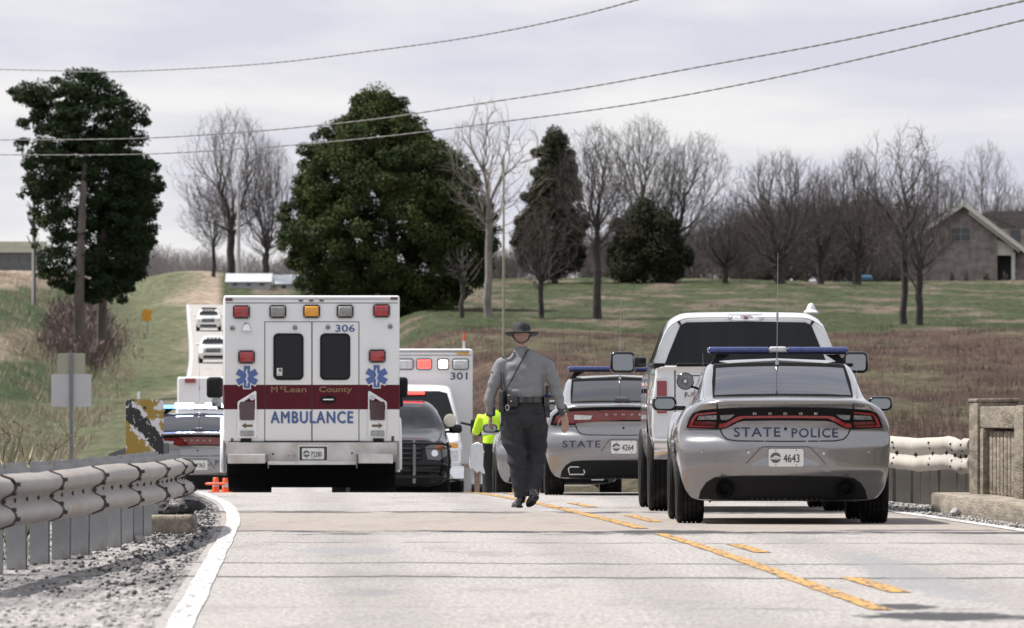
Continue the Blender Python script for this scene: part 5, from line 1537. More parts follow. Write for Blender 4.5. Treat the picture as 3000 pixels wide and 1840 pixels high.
        c4 = lambda pts: [((x - 1597) * .001763, (1281 - y) * .001763) for x, y in pts]
        half = c4([(1597, 677), (1400, 680), (1250, 687), (1160, 702), (1118, 738), (1100, 800), (1140, 804), (1265, 800), (1275, 782), (1300, 778), (1597, 775)])
        band_ = half + [(-a, b) for a, b in half[::-1][1:-1]]
        tl = conf(bvh, 'tail_lamp', [band_], 'rear', mat('lamp_housing', (.006, .006, .007), .3, spec=.12), t, off=.008, back=.02, maxe=.04)
        rl = c4([(1597, 697), (1420, 700), (1260, 706), (1180, 716), (1140, 742), (1122, 788), (1255, 790), (1262, 768), (1597, 764)])
        rl = rl + [(-a, b) for a, b in rl[::-1][1:-1]]
        conf(bvh, 'red_lens', [rl], 'rear', mat('deep_red_lens', (.15, .004, .010), .1, coat=1, var=.3, vscale=14), tl, off=.009, back=.002, maxe=.06)
        wl_ = [c4([(1262, 730), (1385, 736), (1372, 762), (1262, 764)])]; wl_ += [[(-a, b) for a, b in q[::-1]] for q in wl_]
        conf(bvh, 'clear_lens', wl_, 'rear', clear_l, tl, off=.012, back=.002, maxe=.06)
        for i, ch in enumerate('DODGE'):
            letters(bvh, 'rear', ch, -.20 + i * .10, (1281 - 728) * .001763, .020, brush_al, t, w=.034, bold=.02, off=.013, name='maker_lettering')
        conf(bvh, 'high_brake_lamp', [rrect(0, 1.10, .24, .028, .01)], 'rear', dred_l, t, off=.010)
        o = B().loft([[(-.10, .62, 1.13), (.10, .62, 1.13), (.085, .66, 1.165), (-.085, .66, 1.165)], [(-.06, .85, 1.15), (.06, .85, 1.15), (.05, .84, 1.19), (-.05, .84, 1.19)]]).build('roof_antenna_base', black_p, t, True)
    o = conf(bvh, 'lock_button', [oval(0, (1370 - 660) * .001481 if style == 'new' else .815, .013, .013, 12)], 'rear', blackpl if style != 'new' else mat('grey_button', (.25, .25, .26), .4), t, off=.006)
    # plate scoop outline and wording
    scoop = [(-.325, .553 - .03), (-.225, .66), (-.19, .676), (.19, .676), (.225, .66), (.335, .553 - .03)]
    conf(bvh, 'plate_recess_edge', ribbon([(a * (1 if style == 'new' else .78), b) for a, b in [(-.345, .535), (-.225, .664), (-.19, .678), (.19, .678), (.225, .664), (.345, .535)]], .009), 'rear', mat('shaded_edge', (.10, .10, .105), .5, .5), t, off=.002, back=.004)
    licence_plate(t, bvh, 0.003, .583, plate, y=cast(bvh, 'rear', 0, .583)[0].y)
    if wording == 'lid':
        letters(bvh, 'rear', 'STATE', (804 - 972) * .001481, (1370 - 824) * .001481, .078, navy, t, w=.405, bold=.03, off=.004, name='wording', spacing=1.15)
        letters(bvh, 'rear', 'POLICE', (1146 - 972) * .001481, (1370 - 829) * .001481, .076, navy, t, w=.405, bold=.03, off=.004, name='wording', spacing=1.15)
        conf(bvh, 'lid_lock', [oval(0, (1370 - 806) * .001481, .014, .014, 14)], 'rear', gap_m, t, off=.005)
        b = B()
        for (x, y) in ((752, 946), (1197, 952), (478, 945), (1468, 945)):
            p_, d_ = cast(bvh, 'rear', (x - 972) * .001481, (1370 - y) * .001481)
            b.cyl(p_ + Vector((0, -.006, 0)), p_ + Vector((0, .01, 0)), .012 if 600 < x < 1300 else .006, n=10)
        b.build('parking_sensors', brush_al, t)
    else:
        letters(bvh, 'rear', 'STATE', -.505, .62, .082, navy, t, w=.45, bold=.03, off=.004, name='wording', spacing=1.15)
        letters(bvh, 'rear', 'POLICE', .52, .62, .082, navy, t, w=.48, bold=.03, off=.004, name='wording', spacing=1.15)
    # lightbar
    lb = B(); lb.box((0, 2.05, 1.508), (1.22, .28, .014), .004); 
    for sx_ in (-1, 1):
        lb.loft([[(sx_ * .55, 1.97, 1.498), (sx_ * .43, 1.97, 1.498), (sx_ * .43, 2.13, 1.498), (sx_ * .55, 2.13, 1.498)], [(sx_ * .60, 1.95, 1.42), (sx_ * .54, 1.95, 1.43), (sx_ * .54, 2.15, 1.43), (sx_ * .60, 2.15, 1.42)]])
    lb = lb.build('lightbar', blackpl, t)
    bar = glow_blue if lit else blue_lens
    for sx_ in (-1, 1):
        if lit:
            B().box((sx_ * .24, 2.05, 1.560), (.30, .30, .085), .022, seg=3).build('lens', bar, lb, True)  # lit lens shaped taller than the bar to imitate its glow
            B().box((sx_ * .51, 2.05, 1.545), (.23, .30, .052), .022, seg=3).build('lens', mat('blue_lit_lens', (.05, .1, .8), .3, emit=(.06, .16, 1.0), estr=5), lb, True)
        else: B().box((sx_ * .355, 2.05, 1.540), (.55, .30, .052), .022, seg=3).build('lens', bar, lb, True)
    B().box((0, 2.05, 1.545), (.150, .30, .050), .015, seg=3).build('clear_lens', clear_l if not lit else mat('pale_lens', (.8, .85, 1), .3, emit=(.7, .8, 1), estr=4), lb, True)
    b = B()
    for i in range(9):
        if i != 4: b.box((-.52 + i * .13, 2.05, 1.545), (.02, .27, .046))
    # mirrors
    for sx_ in (-1, 1):
        mm = B().box((sx_ * .985, 3.44, 1.06), (.225, .14, .135), .05, seg=4).build('mirror', black_p, t, True)
        g_ = B().prism(rrect(sx_ * .985, 1.06, .180, .092, .04), 3.362, 3.369).build('mirror_glass', mirror_m, mm)
        B().box((sx_ * .86, 3.44, 1.02), (.14, .06, .04), .01).build('mirror_arm', black_p, mm)
    # antennas
    b = B(); z1 = 1.48 + (.95 if full else .9)
    p0 = Vector((-.02 if full else .10 * 0, 1.62, 1.40))
    b.tube([p0, p0 + Vector((0, 0, .12)), p0 + Vector((.004, 0, .55)), p0 + Vector((.008, .0, 1.0))], [.006, .003, .0028, .0022], 6)
    b.tube([p0 + Vector((.003, 0, .40)), p0 + Vector((.004, 0, .47))], .010, 6)
    b.revolve([(.022, 0), (.016, .03), (.006, .06)], tuple(p0), n=10)
    b.build('whip_antenna', mat('antenna_metal', (.35, .35, .36), .3, .9), t)
    if full:
        b = B()
        for (x, y, z, h) in ((-.70, .72, 1.085, .42), (.655, .72, 1.10, .30)):
            b.tube([(x, y, z), (x - .006, y, z + h)], [.002, .0012], 5); b.revolve([(.016, 0), (.010, .02), (.004, .03)], (x, y, z), n=8)
        b.build('boot_antenna', mat('antenna_metal', (.35, .35, .36), .3, .9), t)
        # spot lamp by the driver's mirror
        sl = B(); sl.revolve([(.02, .12), (.06, .08), (.078, .02), (.080, -.01), (.072, -.02)], (0, 0, 0), 'y', 24)
        so = sl.build('spot_lamp', black_p, t, True); so.location = (-.80, 3.22, 1.265)
        B().revolve([(.070, -.012), (.045, .03), (.02, .05), (.001, .055)], (0, 0, 0), 'y', 24).build('reflector', chrome, so, True)
        B().cyl((0, -.01, 0), (0, .04, 0), .018, n=12).build('bulb', clear_l, so, True)
        B().tube([(.0, .06, 0), (.06, .12, -.05), (.16, .16, -.07)], .012, 8).build('arm', black_p, so, True)
        # interior: seats, cage with lattice, parcel shelf
        B().box((0, 1.05, 1.035), (1.30, .85, .05), .01).build('parcel_shelf', seat_m, t)
        for sx_ in (-1, 1):
            st_ = B().box((sx_ * .36, 2.75, 1.02), (.50, .14, .55), .06).build('seat', seat_m, t, True)
            B().box((sx_ * .36, 2.72, 1.30), (.26, .10, .17), .05).build('headrest', seat_m, st_, True)
        cage = B(); cage.box((0, 2.42, 1.06), (1.18, .03, .10)); cage.box((0, 2.42, 1.385), (1.0, .03, .03))
        for x in (-.56, -.09, .02, .17, .56): cage.box((x, 2.42, 1.2), (.025, .03, .38))
        cg = cage.build('partition', seat_m, t)
        b = B()
        for k in range(-6, 16):
            for dd in (1, -1):
                x0 = -.06 + k * .036; pts = []
                for z in (1.10, 1.36):
                    x = x0 + dd * (z - 1.10) * .55
                    pts.append((x, z))
                # clip the strand to the window of the cage
                (xa, za), (xb, zb) = pts
                q = []
                for f in np.linspace(0, 1, 12):
                    x = xa + (xb - xa) * f; z = za + (zb - za) * f
                    if .03 < x < .165: q.append((x, 2.40, z))
                if len(q) > 1: b.tube(q, .0035, 4)
        b.build('lattice', mat('black_wire', (.02, .02, .02), .5), cg)
        B().box((.10, 2.46, 1.23), (.13, .004, .25)).build('bright_view_panel', mat('pale_panel', (.62, .62, .62), .6), cg)  # pale panels painted as the bright view through cage and windscreen
        B().box((-.055, 2.46, 1.17), (.09, .004, .14)).build('bright_view_panel', mat('pale_panel', (.62, .62, .62), .6), cg)
        b = B()
        for x in (-.30, .33, -.52): b.box((x, .98, 1.085), (.14, .05, .035), .006)
        b.build('shelf_lamps', mat('grey_lamp_unit', (.20, .20, .21), .3), t)
    return t, bvh
t1, bv1 = patrol_car('police_car', 'silver state police sedan nearest the camera with plate 4643 and blue lightbar', 2302, 77.6, .005, '4643', 'new', 'silver state police sedans', 'lid', full=True)
t2, bv2 = patrol_car('police_car', 'silver state police sedan with plate 4264 between the walking trooper and the pickup', 1827, 106.5, .015, '4264', 'old', 'silver state police sedans', 'bumper')
t3, bv3 = patrol_car('police_car', 'silver police sedan with glowing blue lightbar left of the ambulance, behind the striped marker', 579, 141, .02, 'K962', 'old', 'silver state police sedans', 'bumper', lit=True)
t4, bv4 = patrol_car('police_car', 'silver sedan mostly hidden behind the walking trooper, its left bumper corner showing', 1640, 131, .015, '', 'old', 'silver state police sedans', 'bumper')

# ------------------------------------------------------------ pickup truck
def pickup():
    D = 87.5; X = (2208 - 1500) / F * D
    t = thing('pickup_truck', 'pearl white pickup truck with dark rear glass in front of the nearest patrol car', 'pickup truck', (X, D, 0), .010)
    k = 5
    # bed + fenders body
    def st(y, hwid, top, zb=.55, inn=0):
        return (y, [(0, zb), (.70, zb), (.90, zb + .02), (hwid - .03, zb + .12), (hwid, .85), (hwid - .005, 1.10), (hwid - .03, top - .14), (hwid - .045, top - .03), (hwid - .09, top), (.60, top + .004), (.3, top + .004), (0, top + .004)])
    bed = [st(.12, 1.005, 1.44), st(.6, 1.01, 1.44), st(1.2, 1.02, 1.44), st(2.0, 1.005, 1.44)]
    def prof(x, z): return float(np.interp(z, [.5, .62, .70, 1.2, 1.38, 1.44], [.10, .04, .0, .0, .01, -.01]))
    bm, bvh = loft_body(bed, 0.0, 2.02, prof, None, plan_r=.06, plan_f=.0, zc=1.0, hw=1.0, arches=[(1.22, .42, .50)], roll=.975)
    body_obj(bm, 'bed', white_t, t)
    cab = []
    def cs(y, roof, belt=1.44, w=1.0, rw=.70, z2=None):
        return (y, [(0, .45), (.7, .45), (.92, .48), (w - .02, .65), (w, .90), (w, 1.15), (w - .02, 1.36), (w - .05, belt), (rw + .04 + (w - .05 - rw) * .18, belt + (roof - belt) * .78), (rw, roof - .05), (rw - .12, roof - .01), (0, roof)])
    cab = [cs(2.10, 1.95), cs(2.35, 2.0), cs(3.2, 2.01), cs(3.7, 1.97), cs(4.15, 1.60, 1.40, 1.0, .80), cs(4.5, 1.40, 1.30, 1.0, .84), cs(5.5, 1.28, 1.20, .97, .84)]
    def pc(x, z): return float(np.interp(z, [.5, 1.44, 1.95], [.0, .0, .07]))
    bm, bvc = loft_body(cab, 2.05, 5.85, pc, None, plan_r=.10, plan_f=.25, zc=1.1, hw=1.0, arches=[(4.92, .42, .50)], roll=.965)
    body_obj(bm, 'cab', white_t, t)
    gx = 0.0
    win = [(-.82, 1.47), (-.77, 1.58), (-.655, 1.86), (-.60, 1.885), (0, 1.895), (.60, 1.885), (.655, 1.86), (.77, 1.58), (.82, 1.47)]
    conf(bvc, 'rear_window', [win], 'rear', glass_o, t, off=.012, back=.01, maxe=.12, fit=True)
    conf(bvc, 'window_seal', ribbon(win, .016, True) + ribbon([(-.66, 1.87), (-.715, 1.965)], .022) + ribbon([(.66, 1.87), (.715, 1.965)], .022), 'rear', gap_m, t, off=.011, maxe=.12)
    for f in ('left', 'right'):
        conf(bvc, 'side_window', [[(2.35, 1.48), (2.45, 1.88), (3.55, 1.88), (4.0, 1.50)]], f, glass_o, t, off=.004, maxe=.15)
        conf(bvc, 'door_seam', ribbon([(2.28, .6), (2.28, 1.9)], .012) + ribbon([(3.25, .6), (3.25, 1.9)], .012) + ribbon([(4.25, .6), (4.25, 1.35)], .012), f, gap_m, t, off=.002)
        conf(bvc, 'door_handle', [rrect(2.42, 1.20, .18, .05, .02), rrect(3.40, 1.20, .18, .05, .02)], f, black_p, t, off=.03)
    hl = conf(bvc, 'high_brake_lamp', [rrect(0, 1.945, .36, .066, .02)], 'rear', brush_al, t, off=.022, back=.04, fit=True)
    conf(bvc, 'red_lens', [rrect(0, 1.945, .10, .04, .008)], 'rear', dred_l, hl, off=.028, back=.002, fit=True)
    conf(bvc, 'clear_lens', [rrect(-.10, 1.945, .085, .03, .008), rrect(.10, 1.945, .085, .036, .008)], 'rear', clear_l, hl, off=.028, back=.002, fit=True)
    # bed rail caps and tailgate
    b = B()
    for sx_ in (-1, 1): b.box((sx_ * .93, 1.05, 1.452), (.11, 2.0, .035), .012)
    b.box((0, .035, 1.452), (1.52, .08, .035), .012)
    b.build('bed_rail_cap', blackpl, t, True)
    conf(bvh, 'tailgate_seam', ribbon([(-.775, .72), (-.775, 1.44)], .012) + ribbon([(.775, .72), (.775, 1.44)], .012) + ribbon([(-.775, .735), (.775, .735)], .012), 'rear', gap_m, t, off=.002)
    conf(bvh, 'tailgate_ledge', ribbon([(-.76, 1.345), (.76, 1.345)], .012), 'rear', mat('shaded_edge', (.10, .10, .105), .5, .5), t, off=.002)
    letters(bvh, 'rear', 'F-150', -.60, 1.155, .05, mat('dark_badge', (.06, .06, .06), .3, .6), t, bold=.02, off=.01, name='badge')
    for sx_ in (-1, 1):
        tl = conf(bvh, 'tail_lamp', [rrect(sx_ * .905, 1.14, .115, .36, .02)], 'rear', brush_al, t, off=.012, back=.02)
        conf(bvh, 'red_lens', [rrect(sx_ * .905, 1.205, .098, .18, .012), rrect(sx_ * .905, 1.0, .098, .055, .012)], 'rear', red_l, tl, off=.020, back=.002)
        conf(bvh, 'clear_lens', [rrect(sx_ * .905, 1.072, .098, .055, .01)], 'rear', clear_l, tl, off=.020, back=.002)
    # bumper
    bb_ = B()
    rings = []
    for x in np.linspace(-.98, .98, 15):
        y = -.16 + .20 * abs(x) ** 4
        rings.append([(x, y + .02, .74), (x, y - .015, .72), (x, y - .02, .60), (x, y + .03, .52), (x, y + .16, .52), (x, y + .16, .74)])
    bp = bb_.loft(rings).build('rear_bumper', chrome, t, True)
    B().box((-.62, -.18, .705), (.26, .03, .025), .008).build('step_pad', blackpl, bp); B().box((.62, -.18, .705), (.26, .03, .025), .008).build('step_pad', blackpl, bp)
    b = B(); b.box((0, 3.0, .52), (1.3, 5.3, .20), .03); b.box((0, 1.22, .75), (1.85, .8, .3)); b.box((0, 4.92, .75), (1.85, .8, .3)); b.box((0, 1.22, .36), (1.2, .12, .12), .03); b.build('chassis', dullblk, t)
    for sx_ in (-1, 1):
        for y in (1.22, 4.92): wheel(t, sx_ * .875, y, .41, .275, rim_r=.24)
        mm = B().box((sx_ * 1.20, 4.05, 1.50), (.262, .14, .225), .05, seg=3).build('mirror', black_p, t, True)
        B().prism(rrect(sx_ * 1.20, 1.50, .205, .165, .03), 3.972, 3.979).build('mirror_glass', mirror_m, mm)
        b = B(); b.box((sx_ * 1.05, 4.09, 1.50), (.2, .05, .11), .02); b.build('mirror_arm', black_p, mm, True)
    lp = licence_plate(t, bvh, 0, .64, '', y=-.17, seal=False)
    return t
pickup()

# ------------------------------------------------------------ ambulances
maroon = mat('maroon_stripe', (.088, .008, .017), .45, spec=.2)
star_b = mat('star_blue', (.075, .13, .33), .4)
gold = mat('gold_lettering', (.24, .15, .07), .5)
ambblue = mat('ambulance_blue', (.05, .10, .27), .4)
diamond = bpy.data.materials.new('diamond_plate'); diamond.use_nodes = True
_t = diamond.node_tree; _b = _t.nodes['Principled BSDF']; _b.inputs['Base Color'].default_value = (.50, .49, .47, 1); _b.inputs['Metallic'].default_value = .45; _b.inputs['Roughness'].default_value = .45
_c = _t.nodes.new('ShaderNodeTexCoord'); _w = _t.nodes.new('ShaderNodeTexWave'); _w.wave_type = 'BANDS'; _w.bands_direction = 'DIAGONAL'; _w.inputs['Scale'].default_value = 22
_t.links.new(_c.outputs['Object'], _w.inputs['Vector']); _bp = _t.nodes.new('ShaderNodeBump'); _bp.inputs['Distance'].default_value = .0015; _t.links.new(_w.outputs['Fac'], _bp.inputs['Height']); _t.links.new(_bp.outputs[0], _b.inputs['Normal'])
_n = _t.nodes.new('ShaderNodeTexNoise'); _n.inputs['Scale'].default_value = 3; _n.inputs['Detail'].default_value = 8; _t.links.new(_c.outputs['Object'], _n.inputs['Vector'])
_rr = _t.nodes.new('ShaderNodeValToRGB'); _rr.color_ramp.elements[0].position = .4; _rr.color_ramp.elements[0].color = (.62, .61, .60, 1); _rr.color_ramp.elements[1].position = .75; _rr.color_ramp.elements[1].color = (.34, .30, .26, 1)
_t.links.new(_n.outputs['Fac'], _rr.inputs[0]); _t.links.new(_rr.outputs[0], _b.inputs['Base Color'])

def a2(x, y): return ((x - 740) * .002122, (1389 - y) * .002122)
def ap2(pts): return [a2(*p) for p in pts]

def ambulance_rear():
    D = 122.6; X = (913 - 1500) / F * D
    t = thing('ambulance', 'white box ambulance numbered 306 seen from behind with a maroon stripe', 'ambulance', (X, D, road_z(D + 1.4)), .035, 'white county ambulances')
    box = B().box((0, 2.1, 1.745), (2.43, 4.2, 2.02), .03, seg=3).build('box_body', white_p, t, True)
    fl = Flat(0.0)
    ca = B().box((0, 2.1, 2.705), (2.40, 4.2, .10), .04, seg=3).build('roof_cap', white_p, t, True)
    def F_(name, loops, m, par=t, off=.004, back=.004, me=.6): return conf(fl, name, loops, 'rear', m, par, off=off, back=back, maxe=me, smooth=False)
    F_('roof_seam', ribbon([(-1.19, 2.652), (1.19, 2.652)], .012), mat('grey_seam', (.22, .22, .22), .7))
    F_('marker_lamp', [rrect(-1.14, 2.70, .10, .038, .01)], dred_l, off=.012); F_('marker_lamp', [rrect(1.14, 2.715, .10, .038, .01)], dred_l, off=.012)
    for x in (670, 738, 805): F_('marker_lamp', [rrect(a2(x, 0)[0], 2.685, .062, .022, .01)], dred_l, off=.016)
    # maroon stripe
    F_('stripe', [[(-1.212, a2(0, 832)[1]), (1.212, a2(0, 832)[1]), (1.212, a2(0, 672)[1]), (-1.212, a2(0, 672)[1])]], maroon, off=.002, back=.001)
    for sx_ in (-1, 1):
        B().box((sx_ * 1.217, 2.1, (a2(0, 832)[1] + a2(0, 672)[1]) / 2), (.004, 4.15, .338)).build('stripe', maroon, t)
    # doors
    dz0, dz1 = a2(0, 1040)[1], a2(0, 262)[1]
    dk = mat('door_seam_dark', (.03, .03, .032), .8)
    F_('door_seam', ribbon([a2(435, 1040), a2(435, 262), a2(1048, 262), a2(1048, 1040)], .012, True) + ribbon([a2(742, 262), a2(742, 1040)], .014), dk, off=.005, back=.002)
    F_('stripe_seam', ribbon([a2(380, 672), a2(380, 832)], .006) + ribbon([a2(1108, 672), a2(1108, 832)], .006), dk, off=.005, back=.002)
    for cx in (589, 893):
        w = F_('rear_window', [rrect(*a2(cx, 489), .418, .645, .07, 6)], blackpl, off=.018)
        F_('pane', [rrect(*a2(cx, 489), .365, .59, .055, 6)], glass_o, par=w, off=.021, back=.002)
    w = F_('window_sticker', [rrect(*a2(531, 588), .075, .105, .006)], plate_w, off=.024, back=.001)
    F_('sticker_print', [rrect(*a2(535, 578), .04, .045, .01), rrect(*a2(525, 604), .02, .02, .002), rrect(*a2(541, 604), .015, .015, .002)], mat('grey_print', (.12, .12, .13), .6), par=w, off=.0255, back=.001)
    letters(fl, 'rear', '306', *a2(958, 304), .095, ambblue, t, w=.265, bold=.035, off=.006, name='unit_number')
    gk = mat('grey_lettering_edge', (.30, .30, .33), .5)
    letters(fl, 'rear', 'AMBULANCE', a2(744, 0)[0], a2(0, 886)[1], .160, gk, t, w=1.13, spacing=1.18, bold=.04, off=.0055, name='wording')
    letters(fl, 'rear', 'AMBULANCE', a2(741, 0)[0], a2(0, 883)[1], .160, ambblue, t, w=1.13, spacing=1.18, bold=.04, off=.0075, name='wording')
    letters(fl, 'rear', 'M', *a2(497, 702), .078, gold, t, w=.085, bold=.03, off=.007, name='county_wording')
    letters(fl, 'rear', 'c', *a2(547, 692), .042, gold, t, w=.045, bold=.08, off=.007, name='county_wording')
    letters(fl, 'rear', 'Lean', *a2(635, 702), .078, gold, t, w=.30, bold=.03, off=.007, name='county_wording')
    letters(fl, 'rear', 'County', *a2(895, 707), .100, gold, t, w=.45, bold=.03, off=.007, name='county_wording')
    # stars of life
    for cx, cy in ((319, 622), (1163, 617)):
        c = a2(cx, cy); L, wd = .155, .088
        def starloops(L, wd):
            out = []
            for k in range(3):
                a = R(90 + 60 * k); u = Vector((math.cos(a), math.sin(a))); v = Vector((-u.y, u.x))
                q = [u * L + v * wd / 2, -u * L + v * wd / 2, -u * L - v * wd / 2, u * L - v * wd / 2]
                out.append([(c[0] + p.x, c[1] + p.y) for p in q])
            return out
        outer = starloops(L + .012, wd + .024); inner = starloops(L, wd)
        par = None
        for i, lp in enumerate(outer):
            o = F_('star_border' if i else 'star_emblem', [lp], plate_w, par=par or t, off=.008 + .0006 * i, back=.001)
            if i == 0: par = o
        for i, lp in enumerate(inner): F_('star_arm', [lp], star_b, par=par, off=.0105 + .0006 * i, back=.001)
        sn = [(c[0] + .016 * math.sin(z * 70), c[1] + z) for z in np.linspace(-.10, .085, 24)]
        F_('staff_and_snake', ribbon([(c[0], c[1] - .125), (c[0], c[1] + .115)], .010), plate_w, par=par, off=.0132, back=.001)
        F_('snake', ribbon(sn, .011), plate_w, par=par, off=.0142, back=.001)
    # lamps
    bez = mat('black_bezel', (.03, .03, .03), .5)
    def lamp(x, y, m, w=.235, h=.185):
        c = a2(x, y)
        o = F_('warning_lamp', [rrect(c[0], c[1], w, h, .035, 5)], bez, off=.028, back=.002)
        B().box((c[0], -.040, c[1]), (w - .045, .05, h - .045), .022, seg=3).build('lens', m, o, True)
        rf = B()
        for dz in (-.035, 0, .035): rf.box((c[0], -.066, c[1] + dz), (w - .09, .004, .006))
        rf.build('lens_ribs', m, o)
        b = B()
        for q in (-1, 1):
            for z in (-1, 1): b.cyl((c[0] + q * (w / 2 - .02), -.034, c[1] + z * (h / 2 - .02)), (c[0] + q * (w / 2 - .02), -.026, c[1] + z * (h / 2 - .02)), .007, n=8)
        b.build('screws', brush_al, o)
    amb_red = mat('lamp_red', (.33, .012, .02), .18, coat=1, var=.35, vscale=12)
    amb_clear = mat('lamp_smoked_clear', (.26, .265, .25), .18, coat=1, var=.3, vscale=9)
    lamp(283, 198, amb_red); lamp(520, 196, amb_clear); lamp(740, 194, amber_l); lamp(958, 194, amb_clear); lamp(1195, 190, amb_red)
    lamp(316, 491, amb_red); lamp(1167, 485, amb_red)
    for (x, y) in ((632, 299), (846, 297), (225, 303), (1252, 292)):
        c = a2(x, y); b = B(); b.revolve([(.034, 0), (.034, -.01), (.026, -.03), (.001, -.036)], (c[0], -.002, c[1]), 'y', 16); b.build('dome_lamp', mat('smoky_chrome', (.25, .25, .25), .12, 1), t, True)
    c = a2(316, 293)
    B().loft([[(c[0] - .075, 0, c[1] - .06), (c[0] + .078, 0, c[1] - .06), (c[0] + .045, 0, c[1] + .05), (c[0], 0, c[1] + .066), (c[0] - .035, 0, c[1] + .05)],
              [(c[0] - .06, -.07, c[1] - .055), (c[0] + .06, -.07, c[1] - .055), (c[0] + .03, -.05, c[1] + .02), (c[0], -.05, c[1] + .035), (c[0] - .025, -.05, c[1] + .02)]]).build('grab_light_cover', chrome, t, True)
    # tail lamp clusters
    for sg_ in (-1, 1):
        fx = (lambda x: x) if sg_ == -1 else (lambda x: 1488 - x)
        q = [(258, 792), (262, 780), (366, 715), (377, 712), (380, 722), (383, 1000), (376, 1014), (268, 1018), (256, 1008)]
        lp = [a2(fx(x), y) for x, y in q]
        if sg_ == 1: lp = lp[::-1]
        o = F_('tail_lamp_cluster', [lp], chrome, off=.020, back=.004)
        q2 = [(266, 796), (365, 728), (372, 730), (374, 1000), (370, 1006), (270, 1008), (265, 1002)]
        lp2 = [a2(fx(x), y) for x, y in q2]
        F_('cluster_panel', [lp2 if sg_ == -1 else lp2[::-1]], white_p, par=o, off=.024, back=.002)
        q3 = [(268, 802), (338, 755), (372, 758), (372, 832), (268, 832)]
        lp3 = [a2(fx(x), y) for x, y in q3]; F_('cluster_stripe', [lp3 if sg_ == -1 else lp3[::-1]], maroon, par=o, off=.026, back=.001)
        c = a2(fx(320), 842); F_('brake_lens', [rrect(c[0], c[1], .205, .255, .02)], mat('smoked_red_lens', (.045, .008, .014), .15, coat=1), par=o, off=.045, back=-.02)
        c = a2(fx(353), 755); b = B(); b.revolve([(.042, -.022), (.040, -.045), (.025, -.05), (.02, -.04), (.001, -.04)], (c[0], 0, c[1]), 'y', 18); b.build('round_lamp', clear_l, o, True)
        ar = [(284, 938), (312, 920), (312, 931), (356, 931), (356, 946), (312, 946), (312, 957)]
        lpa = [a2(fx(x), y) for x, y in ar]; F_('arrow_lens', [lpa if sg_ == -1 else lpa[::-1]], mat('dark_amber_arrow', (.12, .07, .03), .3), par=o, off=.030, back=.001)
        c = a2(fx(319), 989); F_('reverse_lens', [rrect(c[0], c[1], .19, .085, .02)], amb_clear, par=o, off=.042, back=-.02)
        c = a2(fx(313), 1033); F_('socket_cover', [rrect(c[0], c[1], .15, .05, .008)], blackpl, off=.02)
        c = a2(222 if sg_ == -1 else 1268, 1037 if sg_ == -1 else 1023); F_('side_reflector', [rrect(c[0], c[1], .036, .07, .004)], dred_l, off=.01)
    hc = a2(848, 768)
    ho = F_('door_handle', [oval(hc[0], hc[1], .118, .055, 24)], blackpl, off=.012)
    B().box((hc[0], -.028, hc[1]), (.15, .02, .022), .009).build('lever', chrome, ho, True)
    # bumper and step
    B().box((0, -.02, .59), (2.36, .10, .27), .006).build('rear_bumper', diamond, t)
    b = B(); b.box((0, -.13, .44), (1.22, .26, .045), .006); b.box((-.90, -.13, .50), (.52, .26, .13), .012); b.box((.88, -.13, .50), (.48, .26, .13), .012); b.build('rear_step', diamond, t)
    b = B()
    for x in (-1.19, -.60, .62, 1.18): b.box((x, -.12, .47), (.012, .20, .20))
    b.build('step_brackets', mat('grimy_steel', (.25, .25, .25), .35, .8), t)
    pc = a2(749, 1121)
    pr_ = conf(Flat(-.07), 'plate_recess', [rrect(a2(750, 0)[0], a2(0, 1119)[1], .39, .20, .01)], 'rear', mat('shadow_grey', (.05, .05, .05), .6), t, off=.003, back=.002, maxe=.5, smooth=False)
    conf(Flat(-.07), 'recess_frame', ribbon(rrect(a2(750, 0)[0], a2(0, 1119)[1], .40, .21, .01), .018, True), 'rear', brush_al, t, off=.012, back=.002, maxe=.5, smooth=False)
    p = licence_plate(t, Flat(-.07), pc[0], pc[1], 'P2280', y=-.07, bottom='OFFICIAL', off=.012)
    b = B()
    for (x, y) in ((489, 1122), (1002, 1117), (592, 1134), (628, 1134)):
        c = a2(x, y); b.cyl((c[0], -.078, c[1]), (c[0], -.06, c[1]), .014 if y < 1130 else .008, n=10)
    b.build('bumper_holes', gap_m, t)
    # wheel flares, mud flaps, wheels and chassis
    for sg_ in (-1, 1):
        b = B(); pts = [(a, b_) for a, b_ in [(1.15 + .62 * math.cos(R(q)), .45 + .60 * math.sin(R(q))) for q in range(-14, 195, 12)]]
        b.tube([(sg_ * 1.225, y, z) for y, z in pts], .035, 8); b.build('wheel_flare', white_p, t, True)
        B().box((sg_ * .86, .42, .33), (.62, .015, .60)).build('mud_flap', blackpl, t)
        for y, xs in ((1.15, (1.03, .74)), (4.75, (.95,))):
            for x in xs: wheel(t, sg_ * x, y, .39, .23, rim_r=.21)
        mm = B().box((sg_ * 1.33, 5.05, 1.50), (.235, .12, .30), .05, seg=3).build('mirror', blackpl, t, True)
        B().box((sg_ * 1.30, 5.05, 1.28), (.16, .10, .13), .03).build('lower_mirror', mirror_m if sg_ == -1 else blackpl, mm, True)
        B().tube([(sg_ * 1.30, 5.05, 1.22), (sg_ * 1.12, 5.08, 1.16), (sg_ * 1.0, 5.1, 1.2)], .018, 8).build('mirror_arm', blackpl, mm, True)
    b = B(); b.box((0, 3.0, .55), (1.1, 6.0, .22)); b.box((0, .2, .38), (2.30, .10, .16)); b.box((0, 1.15, .42), (1.6, .16, .16), .03); b.box((0, .9, .75), (2.2, 1.5, .1)); b.box((0, .30, .36), (2.3, .03, .52)); b.build('chassis', dullblk, t)
    b = B(); b.box((-.1, 2.6, .33), (.5, .6, .2), .03); b.cyl((.30, .9, .25), (.30, 2.4, .25), .09, n=14); b.build('tanks', mat('grimy_steel', (.25, .25, .25), .35, .8), t)
